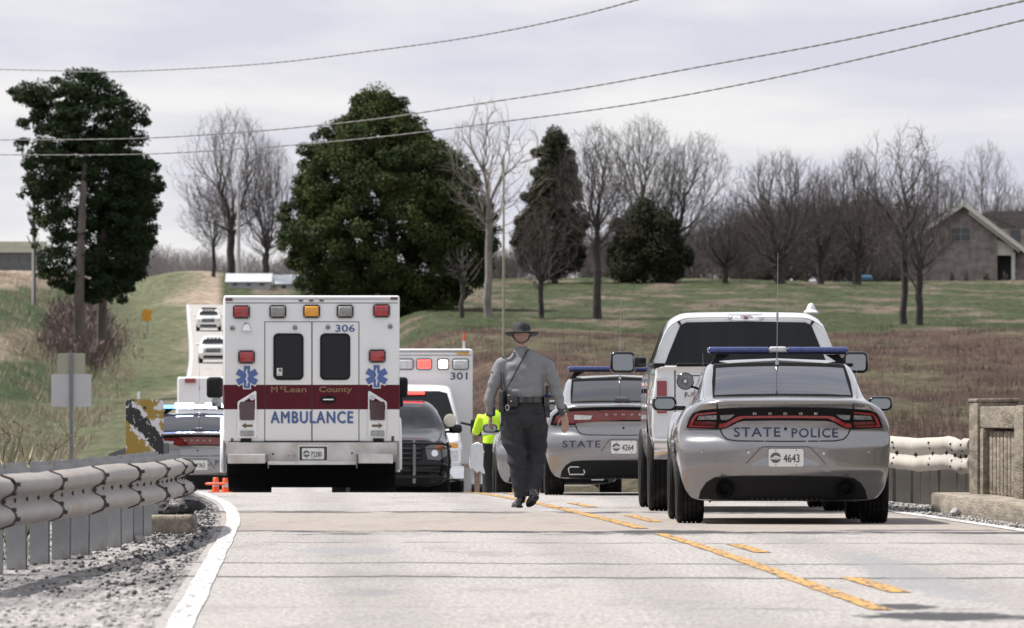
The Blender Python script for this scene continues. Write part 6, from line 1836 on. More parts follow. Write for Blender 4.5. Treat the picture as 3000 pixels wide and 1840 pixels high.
    B().box((0, 5.2, 1.25), (1.95, 2.0, 1.5), .12, seg=3).build('cab', white_p, t, True)
    return t
ambulance_rear()

def van_cab(t, m, y0, zoff=0.0, w=1.0):
    """front of a van cab, facing -y, nose at y0"""
    pass

def ambulance_front():
    D = 155.5; X = (1192 - 1500) / F * D
    t = thing('ambulance', 'white ambulance numbered 301 facing the camera with red lights flashing beside 306', 'ambulance', (X, D, road_z(D + 1.5)), .03, 'white county ambulances')
    k = F / (D + 2.2)
    B().box((0, 4.4, 1.78), (2.42, 4.4, 2.06), .035, seg=3).build('box_body', white_p, t, True)
    B().box((0, 4.4, 2.76), (2.38, 4.4, .11), .04, seg=3).build('roof_cap', white_p, t, True)
    fl = Flat(2.2)
    def F_(name, loops, mm, par=t, off=.004, back=.004): return conf(fl, name, loops, 'rear', mm, par, off=off, back=back, maxe=.6, smooth=False)
    F_('roof_seam', ribbon([(-1.19, 2.70), (1.19, 2.70)], .012), mat('grey_seam', (.22, .22, .22), .7))
    for x in (-.03, -.5, .17 - 1.0): pass
    for x in (-1.05, -.6, -.44, .98, 1.09): F_('marker_lamp', [rrect(x, 2.725, .10, .04, .01)], amber_l if x > .9 else dred_l, off=.012)
    sp = (1192 - 1186) / k
    lam = [(1188, clear_l, .26), (1243, glow_red, .24), (1299, glow_pink, .17), (1350, clear_l, .26)]
    for px, mm, w_ in lam:
        for s__ in ((1, -1) if px > 1200 else (1,)):
            cx = s__ * (px - 1186) / k
            o = F_('warning_lamp', [rrect(cx, 2.54, w_ + .05, .215, .04, 5)], chrome, off=.03, back=.002)
            B().box((cx, 2.16, 2.54), (w_ - .01, .05, .15), .025, seg=3).build('lens', mm if s__ == 1 else clear_l, o, True)
            F_('lamp_bezel', ribbon(rrect(cx, 2.54, w_ + .02, .185, .035, 5), .02, True), mat('black_bezel', (.03, .03, .03), .5), par=o, off=.034, back=.001)
    letters(fl, 'rear', '301', (1345 - 1186) / k, 2.33, .125, navy, t, w=.30, bold=.03, off=.006, name='unit_number')
    for sx_ in (-1, 1): B().box((sx_ * 1.212, 4.4, 1.36), (.004, 4.3, .3)).build('stripe', maroon, t)
    # cab (nose towards the camera)
    def cs(y, roof, belt, w, rw, zb=.45): return (y, [(0, zb), (.6, zb), (.88, zb + .03), (w - .02, .62), (w, .85), (w, 1.05), (w - .02, belt - .08), (w - .04, belt), (rw + (w - rw) * .35, belt + (roof - belt) * .7), (rw, roof - .06), (rw - .15, roof - .015), (0, roof)])
    cab = [cs(.30, 1.22, 1.14, .97, .86), cs(.75, 1.32, 1.22, .99, .86), cs(1.05, 1.42, 1.28, 1.0, .88), cs(1.45, 1.85, 1.33, 1.0, .84), cs(1.75, 2.12, 1.36, 1.0, .80), cs(2.2, 2.2, 1.38, 1.0, .80)]
    bm, bv = loft_body(cab, 0.0, 2.25, lambda x, z: float(np.interp(z, [.45, .8, 1.2], [.02, .0, .10])), None, plan_r=.12, plan_f=0, zc=.95, hw=1.0, roll=.94)
    body_obj(bm, 'cab', white_p, t)
    ws = [(-.90, 1.42), (-.73, 2.02), (-.6, 2.05), (.6, 2.05), (.73, 2.02), (.90, 1.42), (.5, 1.37), (-.5, 1.37)]
    conf(bv, 'windscreen', [ws], 'rear', glass_o, t, off=.006, maxe=.12)
    conf(bv, 'screen_edge', ribbon(ws, .025, True), 'rear', blackpl, t, off=.009, maxe=.12)
    conf(bv, 'grille', [rrect(0, .98, 1.15, .34, .05)], 'rear', blackpl, t, off=.01)
    conf(bv, 'grille_bars', [rrect(0, z, 1.12, .04, .01) for z in (.88, .98, 1.08)], 'rear', chrome, t, off=.022)
    for sx_ in (-1, 1):
        o = conf(bv, 'headlamp', [rrect(sx_ * .78, .98, .30, .37, .03)], 'rear', chrome, t, off=.015)
        conf(bv, 'turn_lens', [rrect(sx_ * .80, 1.10, .2, .09, .02)], 'rear', amber_l, o, off=.022, back=.002)
        conf(bv, 'lens', [rrect(sx_ * .78, .92, .26, .2, .03)], 'rear', clear_l, o, off=.022, back=.002)
        wheel(t, sx_ * .9, 1.0, .39, .23, rim_r=.21)
        mm = B().box((sx_ * 1.26, 1.35, 1.42), (.22, .12, .30), .05, seg=3).build('mirror', blackpl, t, True)
        B().prism(oval(sx_ * 1.26, 1.38, .08, .07, 12), 1.275, 1.285).build('marker_disc', plate_w, mm)
        B().tube([(sx_ * 1.2, 1.35, 1.45), (sx_ * .98, 1.4, 1.5)], .02, 8).build('mirror_arm', blackpl, mm, True)
        wheel(t, sx_ * 1.0, 5.3, .39, .23, rim_r=.21)
        B().box((sx_ * 1.12, 2.35, .42), (.2, .25, .55), .02).build('step', diamond, t)
    rings = [[(x, -.10 + .14 * abs(x) ** 4, .74), (x, -.13 + .14 * abs(x) ** 4, .70), (x, -.13 + .14 * abs(x) ** 4, .52), (x, .1, .48), (x, .1, .74)] for x in np.linspace(-1.0, 1.0, 13)]
    B().loft(rings).build('front_bumper', chrome, t, True)
    B().box((0, 3, .4), (1.9, 5, .3)).build('chassis', dullblk, t)
    w_ = B(); cx = (1362 - 1186) / k; w_.cyl((cx, 2.6, 2.8), (cx, 2.6, 2.8 + 26 / k), .03, .025, n=8); wo_ = w_.build('marker_whip', brush_al, t)
    B().cyl((cx, 2.6, 2.8 + 26 / k), (cx, 2.6, 2.8 + 52 / k), .028, .012, n=8).build('orange_tip', mat('orange_red', (.55, .06, .02), .5), wo_)
    return t
ambulance_front()

# ------------------------------------------------------------ sport utility vehicles facing the camera
def suv(name, label, cat, cx, D, m, heading=0.0, W=.98, roof=1.76, detail=2, z=None, glassm=None, group=None, hoodz=1.14):
    X = (cx - 1500) / F * D
    t = thing(name, label, cat, (X, D, road_z(D + 1) if z is None else z), heading, group)
    def cs(y, rf, belt, w, rw, zb=.28): return (y, [(0, zb), (.55, zb), (.80, zb + .03), (w - .03, .45), (w, .68), (w, .88), (w - .02, belt - .08), (w - .05, belt), (rw + (w - rw) * .35, belt + (rf - belt) * .7), (rw, rf - .05), (rw - .14, rf - .01), (0, rf)])
    h = hoodz
    ss = [cs(.32, h - .06, h - .14, W - .04, .74), cs(.9, h + .04, h - .08, W, .80), cs(1.35, h + .12, h - .02, W, .82), cs(1.7, h + .30, h, W, .78), cs(2.15, roof - .06, h + .02, W, .68), cs(2.6, roof, h + .02, W, .66), cs(4.2, roof - .02, h + .02, W, .66), cs(4.75, roof - .2, h, W, .68)]
    bm, bv = loft_body(ss, 0, 4.95, lambda x, z: float(np.interp(z, [.3, .55, .9, h], [.08, .0, .02, .12])), None, plan_r=.22, plan_f=.1, zc=.75, hw=W, roll=.93, arches=[(.95, .36, .42), (3.9, .36, .42)], k=4 if detail > 1 else 3, dy=.15)
    body_obj(bm, 'body', m, t)
    g_ = glassm or glass_o
    ws = [(-.78, h + .12), (-.62, roof - .12), (-.5, roof - .09), (.5, roof - .09), (.62, roof - .12), (.78, h + .12), (.4, h + .10), (-.4, h + .10)]
    conf(bv, 'windscreen', [ws], 'rear', g_, t, off=.006, maxe=.15)
    for f in ('left', 'right'): conf(bv, 'side_window', [[(1.95, h + .06), (2.35, roof - .12), (4.3, roof - .14), (4.5, h + .08)]], f, g_, t, off=.005, maxe=.2)
    conf(bv, 'grille', [rrect(0, h - .30, 1.02, .26, .06)], 'rear', blackpl, t, off=.012)
    conf(bv, 'grille_bars', [rrect(0, h - .30 + q, .98, .025, .01) for q in ((-.08, 0, .08) if detail > 1 else (0,))], 'rear', chrome if m is not black_p else mat('dark_grille_bar', (.06, .06, .06), .3, .6), t, off=.02)
    conf(bv, 'lower_intake', [rrect(0, .42, 1.3, .18, .05)], 'rear', blackpl, t, off=.012)
    for sx_ in (-1, 1):
        lp = [(.56, h - .20), (.86, h - .10), (.93, h - .16), (.92, h - .34), (.80, h - .42), (.60, h - .40)]
        lp = lp[::-1] if sx_ == 1 else [(-a, b) for a, b in lp]
        o = conf(bv, 'headlamp', [lp], 'rear', mat('headlamp_housing', (.10, .10, .105), .15, coat=1) if m is black_p else clear_l, t, off=.012)
        if detail > 1:
            conf(bv, 'turn_lens', [rrect(sx_ * .80, h - .20, .16, .08, .03)], 'rear', mat('dull_amber_lens', (.30, .09, .03), .2, coat=1), o, off=.018, back=.002)
            conf(bv, 'bulb', [oval(sx_ * .72, h - .30, .055, .055, 14)], 'rear', chrome, o, off=.018, back=.002)
        for y in (.95, 3.9): wheel(t, sx_ * (W - .13), y, .37, .24, rim_r=.23)
        mm = B().box((sx_ * (W + .10), 2.0, h + .10), (.22, .10, .15), .05, seg=3).build('mirror', m if m is not white_t else m, t, True)
        B().box((sx_ * (W + .0), 2.0, h + .05), (.14, .06, .04)).build('mirror_arm', blackpl, mm)
    B().box((0, 2.4, .38), (1.6, 4.2, .22)).build('underbody', dullblk, t)
    return t, bv

ex, bve = suv('police_suv', 'black police utility vehicle with push bar facing the camera beside the ambulance', 'police suv', 1146, 146.5, black_p, .02, W=.99, roof=1.72)
pb = B()
tube_m = mat('black_bar', (.02, .02, .022), .3, .7)
pbm = mat('grey_push_bar', (.22, .22, .23), .35, .8)
for sx_ in (-1, 1):
    pb.tube([(sx_ * .38, -.10, .35), (sx_ * .38, -.16, .60), (sx_ * .38, -.14, 1.08)], .028, 8)
po = pb.build('push_bar', pbm, ex, True)
b = B()
for z in (.45, .66, 1.0): b.tube([(-.98, .25, z - .05), (-.85, .02, z), (-.4, -.15, z), (.4, -.15, z), (.85, .02, z), (.98, .25, z - .05)], .024, 8)
for sx_ in (-1, 1): b.tube([(sx_ * .93, .05, .42), (sx_ * .97, .05, .7), (sx_ * .93, .05, 1.02)], .024, 8)
b.build('wrap_bars', tube_m, po, True)
lbx = B().box((0, 2.9, 1.80), (1.2, .28, .03), .01).build('lightbar', blackpl, ex)
B().box((-.35, 2.9, 1.84), (.5, .28, .06), .02).build('lens', dred_l, lbx, True)
B().box((.36, 2.9, 1.84), (.44, .28, .06), .02).build('lit_lens', glow_red, lbx, True)
sp_ = B().revolve([(.02, -.0), (.09, .02), (.11, .10), (.09, .11), (.001, .10)], (0, 0, 0), 'y', 18).build('spot_lamp', mat('pale_disc', (.72, .70, .58), .3), ex, True)
sp_.rotation_euler = (0, 0, R(180)); sp_.location = (1.0, 2.0, 1.38)

suv('suv', 'white utility vehicle nearest on the far road with pale amber lamps', 'suv', 624, 580, white_p, .015, detail=1, roof=1.80, group='white vehicles queued on the far road', z=road_z(581))
t_, _ = suv('suv', 'white utility vehicle with roof rack farthest up the road by the hill', 'suv', 610, 700, white_p, .015, detail=1, roof=1.80, group='white vehicles queued on the far road', z=road_z(701))
B().box((0, 2.9, 1.84), (1.2, 1.5, .08), .02).build('roof_rack', blackpl, t_)
for o in list(bpy.data.objects):
    if o.name.startswith('suv') and not o.name.endswith('001') and o.type == 'EMPTY':
        for sx_ in (-1, 1): B().box((sx_ * .80, .12, .80), (.18, .08, .10), .02).build('lit_lamp', lit_head, o)
        break

def rescue_truck():
    D = 238; X = (652 - 1500) / F * D
    t = thing('rescue_truck', 'white box rescue truck facing the camera behind the glowing blue lights', 'rescue truck', (X, D, road_z(D)), .02)
    B().box((0, 4.6, 2.05), (2.5, 5, 2.5), .06, seg=3).build('box_body', white_p, t, True)
    def cs(y, rf, belt, w, rw): return (y, [(0, .5), (.6, .5), (.9, .53), (w - .02, .75), (w, 1.0), (w, 1.2), (w - .02, belt - .08), (w - .04, belt), (rw + (w - rw) * .35, belt + (rf - belt) * .7), (rw, rf - .06), (rw - .15, rf - .015), (0, rf)])
    bm, bv = loft_body([cs(.3, 1.45, 1.35, 1.0, .85), cs(1.0, 1.6, 1.45, 1.02, .88), cs(1.6, 2.2, 1.5, 1.02, .84), cs(2.2, 2.4, 1.5, 1.02, .84)], 0, 2.2, None, None, plan_r=.15, plan_f=0, zc=1.1, hw=1.0)
    body_obj(bm, 'cab', white_p, t)
    conf(bv, 'windscreen', [[(-.88, 1.6), (-.74, 2.2), (.74, 2.2), (.88, 1.6)]], 'rear', glass_o, t, off=.006, maxe=.2)
    conf(bv, 'grille', [rrect(0, 1.15, 1.1, .4, .05)], 'rear', blackpl, t, off=.01)
    for sx_ in (-1, 1):
        conf(bv, 'headlamp', [rrect(sx_ * .8, 1.12, .28, .3, .03)], 'rear', clear_l, t, off=.01)
        B().box((sx_ * 1.3, 1.4, 1.75), (.2, .12, .35), .04).build('mirror', blackpl, t)
        B().box((sx_ * .9, 2.05, 3.2), (.3, .1, .12), .02).build('roof_lamp', red_l if sx_ < 0 else clear_l, t)
        for y in (1.0, 5.6): wheel(t, sx_ * .95, y, .45, .25, rim_r=.25)
    B().box((0, -.1, .62), (2.1, .2, .25), .03).build('front_bumper', chrome, t)
    B().box((0, 3.5, .5), (1.9, 6, .3)).build('chassis', dullblk, t)
rescue_truck()

# low traffic cone with an orange ring beside the ambulance
orange = mat('orange_plastic', (.75, .11, .02), .5)
sil = mat('reflective_band', (.5, .5, .52), .3, .5)
def ring_cone(label, px, ring, D=119.5):
    X = (px - 1500) / F * D; kk = F / D
    t = thing('traffic_cone', label, 'traffic cone', (X, D, road_z(D)), 0, 'orange cones by the ambulance')
    B().box((0, 0, .02), (.20, .20, .03), .008).build('base', orange, t)
    B().revolve([(.050, .03), (.045, .14)], n=16).build('lower_body', orange, t, True)
    B().revolve([(.045, .14), (.040, .24)], n=16).build('reflective_band', sil, t, True)
    B().revolve([(.040, .24), (.036, .33), (.03, .34), (.001, .34)], n=16).build('top', orange, t, True)
    t.scale = (1, 1, .62)
    if ring:
        b = B(); n = 28
        b.tube([(.125 * math.cos(2 * math.pi * i / n), .125 * math.sin(2 * math.pi * i / n), .20 + .01 * math.sin(4 * math.pi * i / n)) for i in range(n + 1)], .022, 8, cap=False); b.build('ring', orange, t, True)
    return t
ring_cone('short orange cone with an orange ring round it left of the ambulance wheel', 632, True)
ring_cone('short orange cone half hidden against the ambulance mud flap', 660, False, 121.5)
# ------------------------------------------------------------ people
def skin_m(name, c): 
    return mat(name, c, .55, var=.12, vscale=14, bump=.001, bscale=150)
def cloth_m(name, c, c2=None, bump=.006):
    return mat(name, c, .92, var=.10 if not c2 else 0, col2=c2, vscale=6, bump=bump, bscale=9, spec=.12)

def rings_tube(b, pts, rad, n=18):
    """pts: list of (x,y,z); rad: list of (rx, ry) in world x / y for mostly vertical limbs"""
    rings = []
    for i, p in enumerate(pts):
        p = Vector(p); d = Vector(pts[min(i + 1, len(pts) - 1)]) - Vector(pts[max(i - 1, 0)]); d.normalize()
        a = Vector((1, 0, 0)); a = (a - d * a.dot(d)).normalized(); c = d.cross(a).normalized()
        rx, ry = rad[i] if isinstance(rad[i], tuple) else (rad[i], rad[i])
        rings.append([p + a * rx * math.cos(2 * math.pi * k / n) + c * ry * math.sin(2 * math.pi * k / n) for k in range(n)])
    b.loft(rings)
    return b
def smooth_path(pts, rad, m=5):
    t = np.arange(len(pts)); tt = np.linspace(0, len(pts) - 1, (len(pts) - 1) * m + 1)
    Pp = np.array([list(p) for p in pts], float); Rr = np.array([r if isinstance(r, tuple) else (r, r) for r in rad], float)
    return [tuple(v) for v in pchip(t, Pp, tt)], [tuple(v) for v in pchip(t, Rr, tt)]
def fuse(b, name, m, parent, voxel=.014, smooth_it=3, wrinkle=None):
    """weld overlapping closed volumes into one continuous surface"""
    bmesh.ops.recalc_face_normals(b.bm, faces=b.bm.faces[:])
    me = bpy.data.meshes.new(name); b.bm.to_mesh(me); b.bm.free()
    o = bpy.data.objects.new('tmp', me); C.objects.link(o)
    md = o.modifiers.new('r', 'REMESH'); md.mode = 'VOXEL'; md.voxel_size = voxel
    ms = o.modifiers.new('s', 'SMOOTH'); ms.iterations = smooth_it; ms.factor = .5
    dg = bpy.context.evaluated_depsgraph_get()
    m2 = bpy.data.meshes.new_from_object(o.evaluated_get(dg)); bpy.data.objects.remove(o)
    m2.name = name
    if wrinkle:
        n = len(m2.vertices); co = np.empty(n * 3, np.float32); m2.vertices.foreach_get('co', co); co = co.reshape(-1, 3)
        no = np.empty(n * 3, np.float32); m2.vertex_normals.foreach_get('vector', no); no = no.reshape(-1, 3)
        dd = np.array([wrinkle(Vector(c)) for c in co.astype(float)], np.float32)
        co += no * dd[:, None]; m2.vertices.foreach_set('co', co.ravel()); m2.update()
    m2.polygons.foreach_set('use_smooth', np.ones(len(m2.polygons), bool))
    m2.materials.clear(); m2.materials.append(m)
    return link(name, m2, parent)

def hand(b, wrist, d, palm_n, side, size=.19, curl=.5, spread=.18):
    """five separate fingers from a palm; d points down the hand, palm_n out of the palm, side toward the thumb"""
    w = Vector(wrist); d = Vector(d).normalized(); pn = Vector(palm_n); pn = (pn - d * pn.dot(d)).normalized(); th = d.cross(pn) * side
    L = size
    rings = []
    for f, hw_, ht in ((0, .027, .021), (.12, .030, .018), (.3, .039, .017), (.46, .042, .015), (.52, .038, .011)):
        c = w + d * L * f
        rings.append([c + th * hw_ * math.cos(2 * math.pi * k / 14) + pn * ht * math.sin(2 * math.pi * k / 14) for k in range(14)])
    b.loft(rings)
    for i, (off, ln) in enumerate(((.030, .40), (.010, .46), (-.010, .43), (-.029, .34))):
        a = w + d * L * .47 + th * off
        dirn = (d + th * off * spread * 9).normalized()
        p1 = a + dirn * L * ln * .42
        d2 = (dirn + pn * curl * (.5 + .15 * i)).normalized(); p2 = p1 + d2 * L * ln * .33
        d3 = (dirn + pn * curl * (1.1 + .2 * i)).normalized(); p3 = p2 + d3 * L * ln * .25
        b.tube([a - d * .01, p1, p2, p3, p3 + d3 * .004], [.0095, .0092, .0085, .0070, .004], 8)
    a = w + d * L * .16 + th * .026; p1 = a + (d * .7 + th * .7 + pn * .3).normalized() * L * .20; p2 = p1 + (d + th * .25 + pn * .4).normalized() * L * .17; p3 = p2 + (d + pn * .5).normalized() * L * .12
    b.tube([a - th * .012, p1, p2, p3], [.015, .0125, .0105, .007], 8)

def head(b, c, h=.235, turn=0.0):
    """head lofted bottom to top with jaw, nose, brow; faces +y"""
    z0 = c[2] - h / 2
    prof = [(.0, .032, .035, .02), (.06, .050, .062, .018), (.16, .060, .082, .008), (.30, .068, .092, .0), (.45, .073, .098, -.004), (.6, .077, .100, -.006), (.75, .076, .097, -.008), (.87, .064, .082, -.008), (.95, .042, .055, -.006), (1.0, .012, .018, -.004)]
    rings = []
    for f, rx, ry, oy in prof:
        ring = []
        for k in range(24):
            a = 2 * math.pi * k / 24; x = rx * math.sin(a); y = ry * math.cos(a) + oy
            if math.cos(a) > .96 and .32 < f < .55: y += .020 * (1 - abs(f - .38) / .2)
            ring.append(Vector((c[0] + x, c[1] + y, z0 + h * f)))
        rings.append(ring)
    b.loft(rings)
    for sx in (-1, 1):      # ears
        b.tube([(c[0] + sx * .074, c[1] - .006, c[2] - .032), (c[0] + sx * .086, c[1] - .012, c[2] - .006), (c[0] + sx * .080, c[1] - .010, c[2] + .020)], [(.008, .012), (.010, .018), (.008, .012)], 10)
def face_parts(t, c, skin, hair=None):
    for sx in (-1, 1):
        e = B().revolve([(.001, -.011), (.008, -.008), (.011, 0), (.008, .008), (.001, .011)], (0, 0, 0), 'y', 10).build('eye', mat('eye_white', (.7, .7, .68), .3), t, True); e.location = (c[0] + sx * .028, c[1] + .084, c[2] + .008)
    B().box((c[0], c[1] + .082, c[2] - .062), (.045, .012, .008), .003).build('mouth', mat('lips', (.35, .14, .12), .5), t)

D = 91.6
tx, tz = (1525.0 - 1500) / F * D, 0
# metres in the figure's own frame from crop pixels (origin 385,1440)
q = F / D * .0
def m8(x, y): return ((x - 385) * .0014, (1440 - y) * .0014)
trooper = thing('person', 'state trooper in grey uniform and campaign hat walking away on the centre line', 'person', ((385 * .3972 + 1380 - 1500) / F * D, D, 0))
skn = skin_m('skin', (.40, .245, .195))
shirt_m = cloth_m('grey_shirt', (.185, .19, .20), (.23, .235, .245))
trou_m = cloth_m('charcoal_trousers', (.031, .031, .035), (.043, .043, .048))
leather = mat('black_leather', (.012, .012, .012), .25, coat=.4, bump=.001, bscale=80)
bw = mat('matte_black_gear', (.015, .015, .016), .55)
# body (skin) as one continuous surface under the clothes
la = [(-.215, 0, 1.455), (-.27, -.01, 1.34), (-.325, .0, 1.17), (-.335, .05, 1.06), (-.338, .10, .965)]
ra = [(.235, 0, 1.455), (.30, -.01, 1.32), (.352, -.02, 1.17), (.385, .0, 1.06), (.425, .02, .965)]
ll = [(-.10, 0, .93), (-.105, -.025, .74), (-.066, -.05, .52), (-.030, -.045, .30), (-.006, -.035, .09)]
rl = [(.11, 0, .93), (.124, .05, .74), (.127, .06, .52), (.117, -.03, .30), (.098, -.14, .14)]
b = B()
head(b, (-.018, .02, 1.763), .215)
rings_tube(b, [(-.02, 0, 1.56), (-.022, .004, 1.62), (-.02, .01, 1.70)], [(.062, .066), (.056, .060), (.056, .062)])
rings_tube(b, [(.0, 0, .88), (.0, 0, 1.0), (0, 0, 1.12), (0, 0, 1.30), (0, 0, 1.45), (-.01, 0, 1.53), (-.02, 0, 1.58)], [(.14, .10), (.165, .115), (.17, .11), (.18, .12), (.19, .115), (.13, .085), (.06, .05)])
for pts, rd in ((la, [.055, .052, .042, .036, .028]), (ra, [.055, .052, .042, .036, .028]), (ll, [.080, .072, .050, .042, .034]), (rl, [.080, .072, .050, .042, .034])):
    p_, r_ = smooth_path(pts, rd, 3); rings_tube(b, p_, r_, 12)
hand(b, (-.338, .10, .975), (-.03, .22, -1), (.75, -.3, .0), 1, .20, .75)
hand(b, (.425, .02, .975), (.05, .05, -1), (-.25, -1, .0), 1, .22, .10, .16)
fuse(b, 'body', skn, trooper, .0068, 1)
for a_, c_ in (((-.006, -.03, .16), (-.03, -.05, .06)), ((.098, -.14, .18), (.110, -.19, .12))): B().tube([a_, c_], [.052, .045], 14).build('sock', leather, trooper, True)
face_parts(trooper, (-.018, .02, 1.763), skn)
# shirt
def wr_shirt(c):
    v = .008 * mn.noise(Vector((c.x * 9, c.y * 9, c.z * 16)))
    v += .010 * mn.noise(Vector((c.x * 4 + c.z * 9, c.y * 5, c.z * 5)))
    if abs(c.x) < .22: v += .006 * max(0, 1 - abs(c.z - 1.20) / .10) * math.sin(c.z * 75 + 6 * c.x + 2 * mn.noise(c * 6))
    if abs(c.x) > .25 and c.z < 1.3: v += .004 * math.sin(c.z * 60 + 20 * c.x)
    return v
b = B()
p_, r_ = smooth_path([(.0, 0, 1.085), (.0, 0, 1.13), (.0, 0, 1.20), (.0, 0, 1.32), (.0, 0, 1.42), (.004, 0, 1.49), (-.004, 0, 1.552), (-.012, .0, 1.605), (-.018, .0, 1.645)],
    [(.205, .15), (.215, .158), (.215, .16), (.222, .155), (.232, .145), (.225, .125), (.170, .10), (.105, .082), (.068, .068)], 4)
rings_tube(b, p_, r_, 28)
for pts, rd in (([(-.16, 0, 1.50), (-.228, 0, 1.455), (-.272, -.01, 1.34), (-.308, -.01, 1.24), (-.335, .0, 1.15), (-.340, .05, 1.05), (-.337, .10, .975)], [.075, .080, .072, .063, .058, .050, .041]),
                ([(.17, 0, 1.50), (.242, 0, 1.455), (.292, -.01, 1.34), (.330, -.02, 1.24), (.358, -.02, 1.15), (.385, .0, 1.06), (.420, .02, .985)], [.075, .080, .072, .063, .058, .050, .041])):
    p_, r_ = smooth_path(pts, rd, 4); rings_tube(b, p_, r_, 18)
sh = fuse(b, 'shirt', shirt_m, trooper, .011, 3, wr_shirt)
B().revolve([(.066, 1.62), (.068, 1.635), (.062, 1.664), (.058, 1.666), (.058, 1.63)], (-.02, .004, 0), n=24).build('collar', shirt_m, sh, True)
for (c, dx) in (((-.337, .098, .985), -.0), ((.417, .02, .995), .0)):
    d_ = Vector((-.0, .4, -1)).normalized() if c[0] < 0 else Vector((.45, .15, -1)).normalized()
    B().tube([Vector(c) - d_ * .06, Vector(c), Vector(c) + d_ * .03], [.051, .050, .049], 18, cap=True).build('cuff', mat('cuff_charcoal', (.075, .076, .082), .9), sh, True)
gold_b = mat('gold_button', (.75, .62, .35), .2, 1.0)
b = B()
for c in ((.43, -.035, 1.0), (.44, -.03, .972), (-.375, .06, 1.0)): b.revolve([(.001, -.006), (.007, -.004), (.008, 0)], c, 'y', 10)
b.build('cuff_buttons', gold_b, sh)
# shoulder seams, epaulette and patch
B().tube([(-.22, -.035, 1.555), (-.15, -.055, 1.58), (-.09, -.055, 1.612)], [(.016, .004)] * 3, 8).build('epaulette', bw, sh, True)
pt = B(); pt.tube([(-.300, -.03, 1.40), (-.306, -.03, 1.385)], [.03, .03], 14); 
pt.build('shoulder_patch', mat('dark_patch', (.03, .03, .04), .7), sh, True)
# trousers
def wr_tr(c):
    v = .011 * mn.noise(Vector((c.x * 7 + c.z * 3, c.y * 7, c.z * 7)))
    v += .011 * max(0, 1 - abs(c.z - .52) / .24) * math.sin(c.z * 46 + c.x * 18 + 3 * mn.noise(c * 5))
    v += .006 * max(0, 1 - abs(c.z - .85) / .12) * math.sin(c.z * 50 - abs(c.x) * 60)
    v += .005 * max(0, 1 - abs(c.z - .2) / .15) * math.sin(c.z * 40 + c.x * 20)
    return v
b = B()
p_, r_ = smooth_path([(.0, 0, 1.12), (.0, 0, 1.06), (.0, -.005, .98), (.0, -.01, .90), (.0, -.005, .83)], [(.210, .145), (.222, .16), (.236, .172), (.232, .168), (.17, .12)], 4); rings_tube(b, p_, r_, 26)
p_, r_ = smooth_path([(-.108, 0, .93), (-.113, -.02, .82), (-.100, -.035, .70), (-.070, -.05, .55), (-.050, -.05, .44), (-.030, -.045, .30), (-.012, -.04, .17), (-.006, -.035, .115)], [(.122, .13), (.128, .13), (.120, .12), (.105, .11), (.100, .105), (.092, .10), (.086, .095), (.084, .094)], 4); rings_tube(b, p_, r_, 20)
p_, r_ = smooth_path([(.11, 0, .93), (.122, .03, .82), (.126, .06, .70), (.128, .07, .55), (.124, .03, .44), (.117, -.03, .30), (.106, -.10, .19), (.098, -.14, .15)], [(.120, .13), (.132, .13), (.124, .12), (.110, .105), (.098, .095), (.084, .09), (.072, .085), (.068, .082)], 4); rings_tube(b, p_, r_, 20)
tr = fuse(b, 'trousers', trou_m, trooper, .011, 2, wr_tr)
B().box((-.125, -.172, .995), (.12, .012, .035), .004, Matrix.Rotation(R(-10), 4, 'Z')).build('pocket_flap', trou_m, tr, True)
B().box((.165, -.162, .99), (.10, .012, .032), .004, Matrix.Rotation(R(14), 4, 'Z')).build('pocket_flap', trou_m, tr, True)
# shoes
def shoe(name, heel, toe, roll):
    h = Vector(heel); t_ = Vector(toe); d = (t_ - h); L = d.length; d.normalize()
    up = Vector((0, 0, 1)); up = (up - d * up.dot(d)).normalized(); sd = d.cross(up)
    b = B(); rings = []
    for f, w, hh in ((0, .022, .06), (.08, .034, .085), (.22, .037, .095), (.38, .038, .075), (.6, .046, .058), (.82, .042, .046), (.95, .028, .036), (1.0, .010, .02)):
        c = h + d * L * f
        ring = []
        for k in range(16):
            a = 2 * math.pi * k / 16; x = w * math.cos(a); z = hh * .5 + hh * .5 * math.sin(a)
            ring.append(c + sd * x + up * z)
        rings.append(ring)
    b.loft(rings)
    o = b.build(name, leather, trooper, True, 60)
    s_ = B(); rings = []
    for f, w in ((0, .030), (.1, .038), (.35, .036), (.62, .048), (.85, .042), (1.0, .014)):
        c = h + d * L * f
        rings.append([c + sd * w + up * .012, c - sd * w + up * .012, c - sd * w - up * .006, c + sd * w - up * .006])
    s_.loft(rings); s_.build('sole', bw, o)
    B().box(tuple(h + d * .035 - up * .014), (.062, .06, .022), .005).build('heel', bw, o)
    return o
shoe('shoe', (-.035, -.09, .012), (-.09, .19, .012), 0)
o2 = shoe('shoe', (.135, -.235, .115), (.055, -.03, .012), 0)
# hat
hc = (-.018, .02)
felt = mat('grey_felt_hat', (.024, .025, .025), .95, var=.12, vscale=6)
ht = B(); prof_h = []
rings = []
for r, z in ((.062, 1.795), (.172, 1.782), (.176, 1.787), (.176, 1.793), (.168, 1.797), (.106, 1.802), (.099, 1.806), (.097, 1.84), (.092, 1.875), (.075, 1.905), (.038, 1.922), (.001, 1.926)):
    ring = []
    for k in range(48):
        a = 2 * math.pi * k / 48; x, y = math.cos(a), math.sin(a)
        zz = z; rr = r
        if .1 < r: zz += (-.020 * abs(x) ** 2 * 1 if r > .15 else 0) * -1 * .6
        if z > 1.82:     # four dents of the crown
            dent = abs(math.sin(2 * (a))) ** 3
            rr = r * (1 - .10 * dent * min(1, (z - 1.82) / .05)); zz -= .008 * dent
        rings_pt = Vector((hc[0] + rr * x * (1.0), hc[1] + rr * y * (1.16), zz))
        ring.append(rings_pt)
    rings.append(ring)
ht.loft(rings)
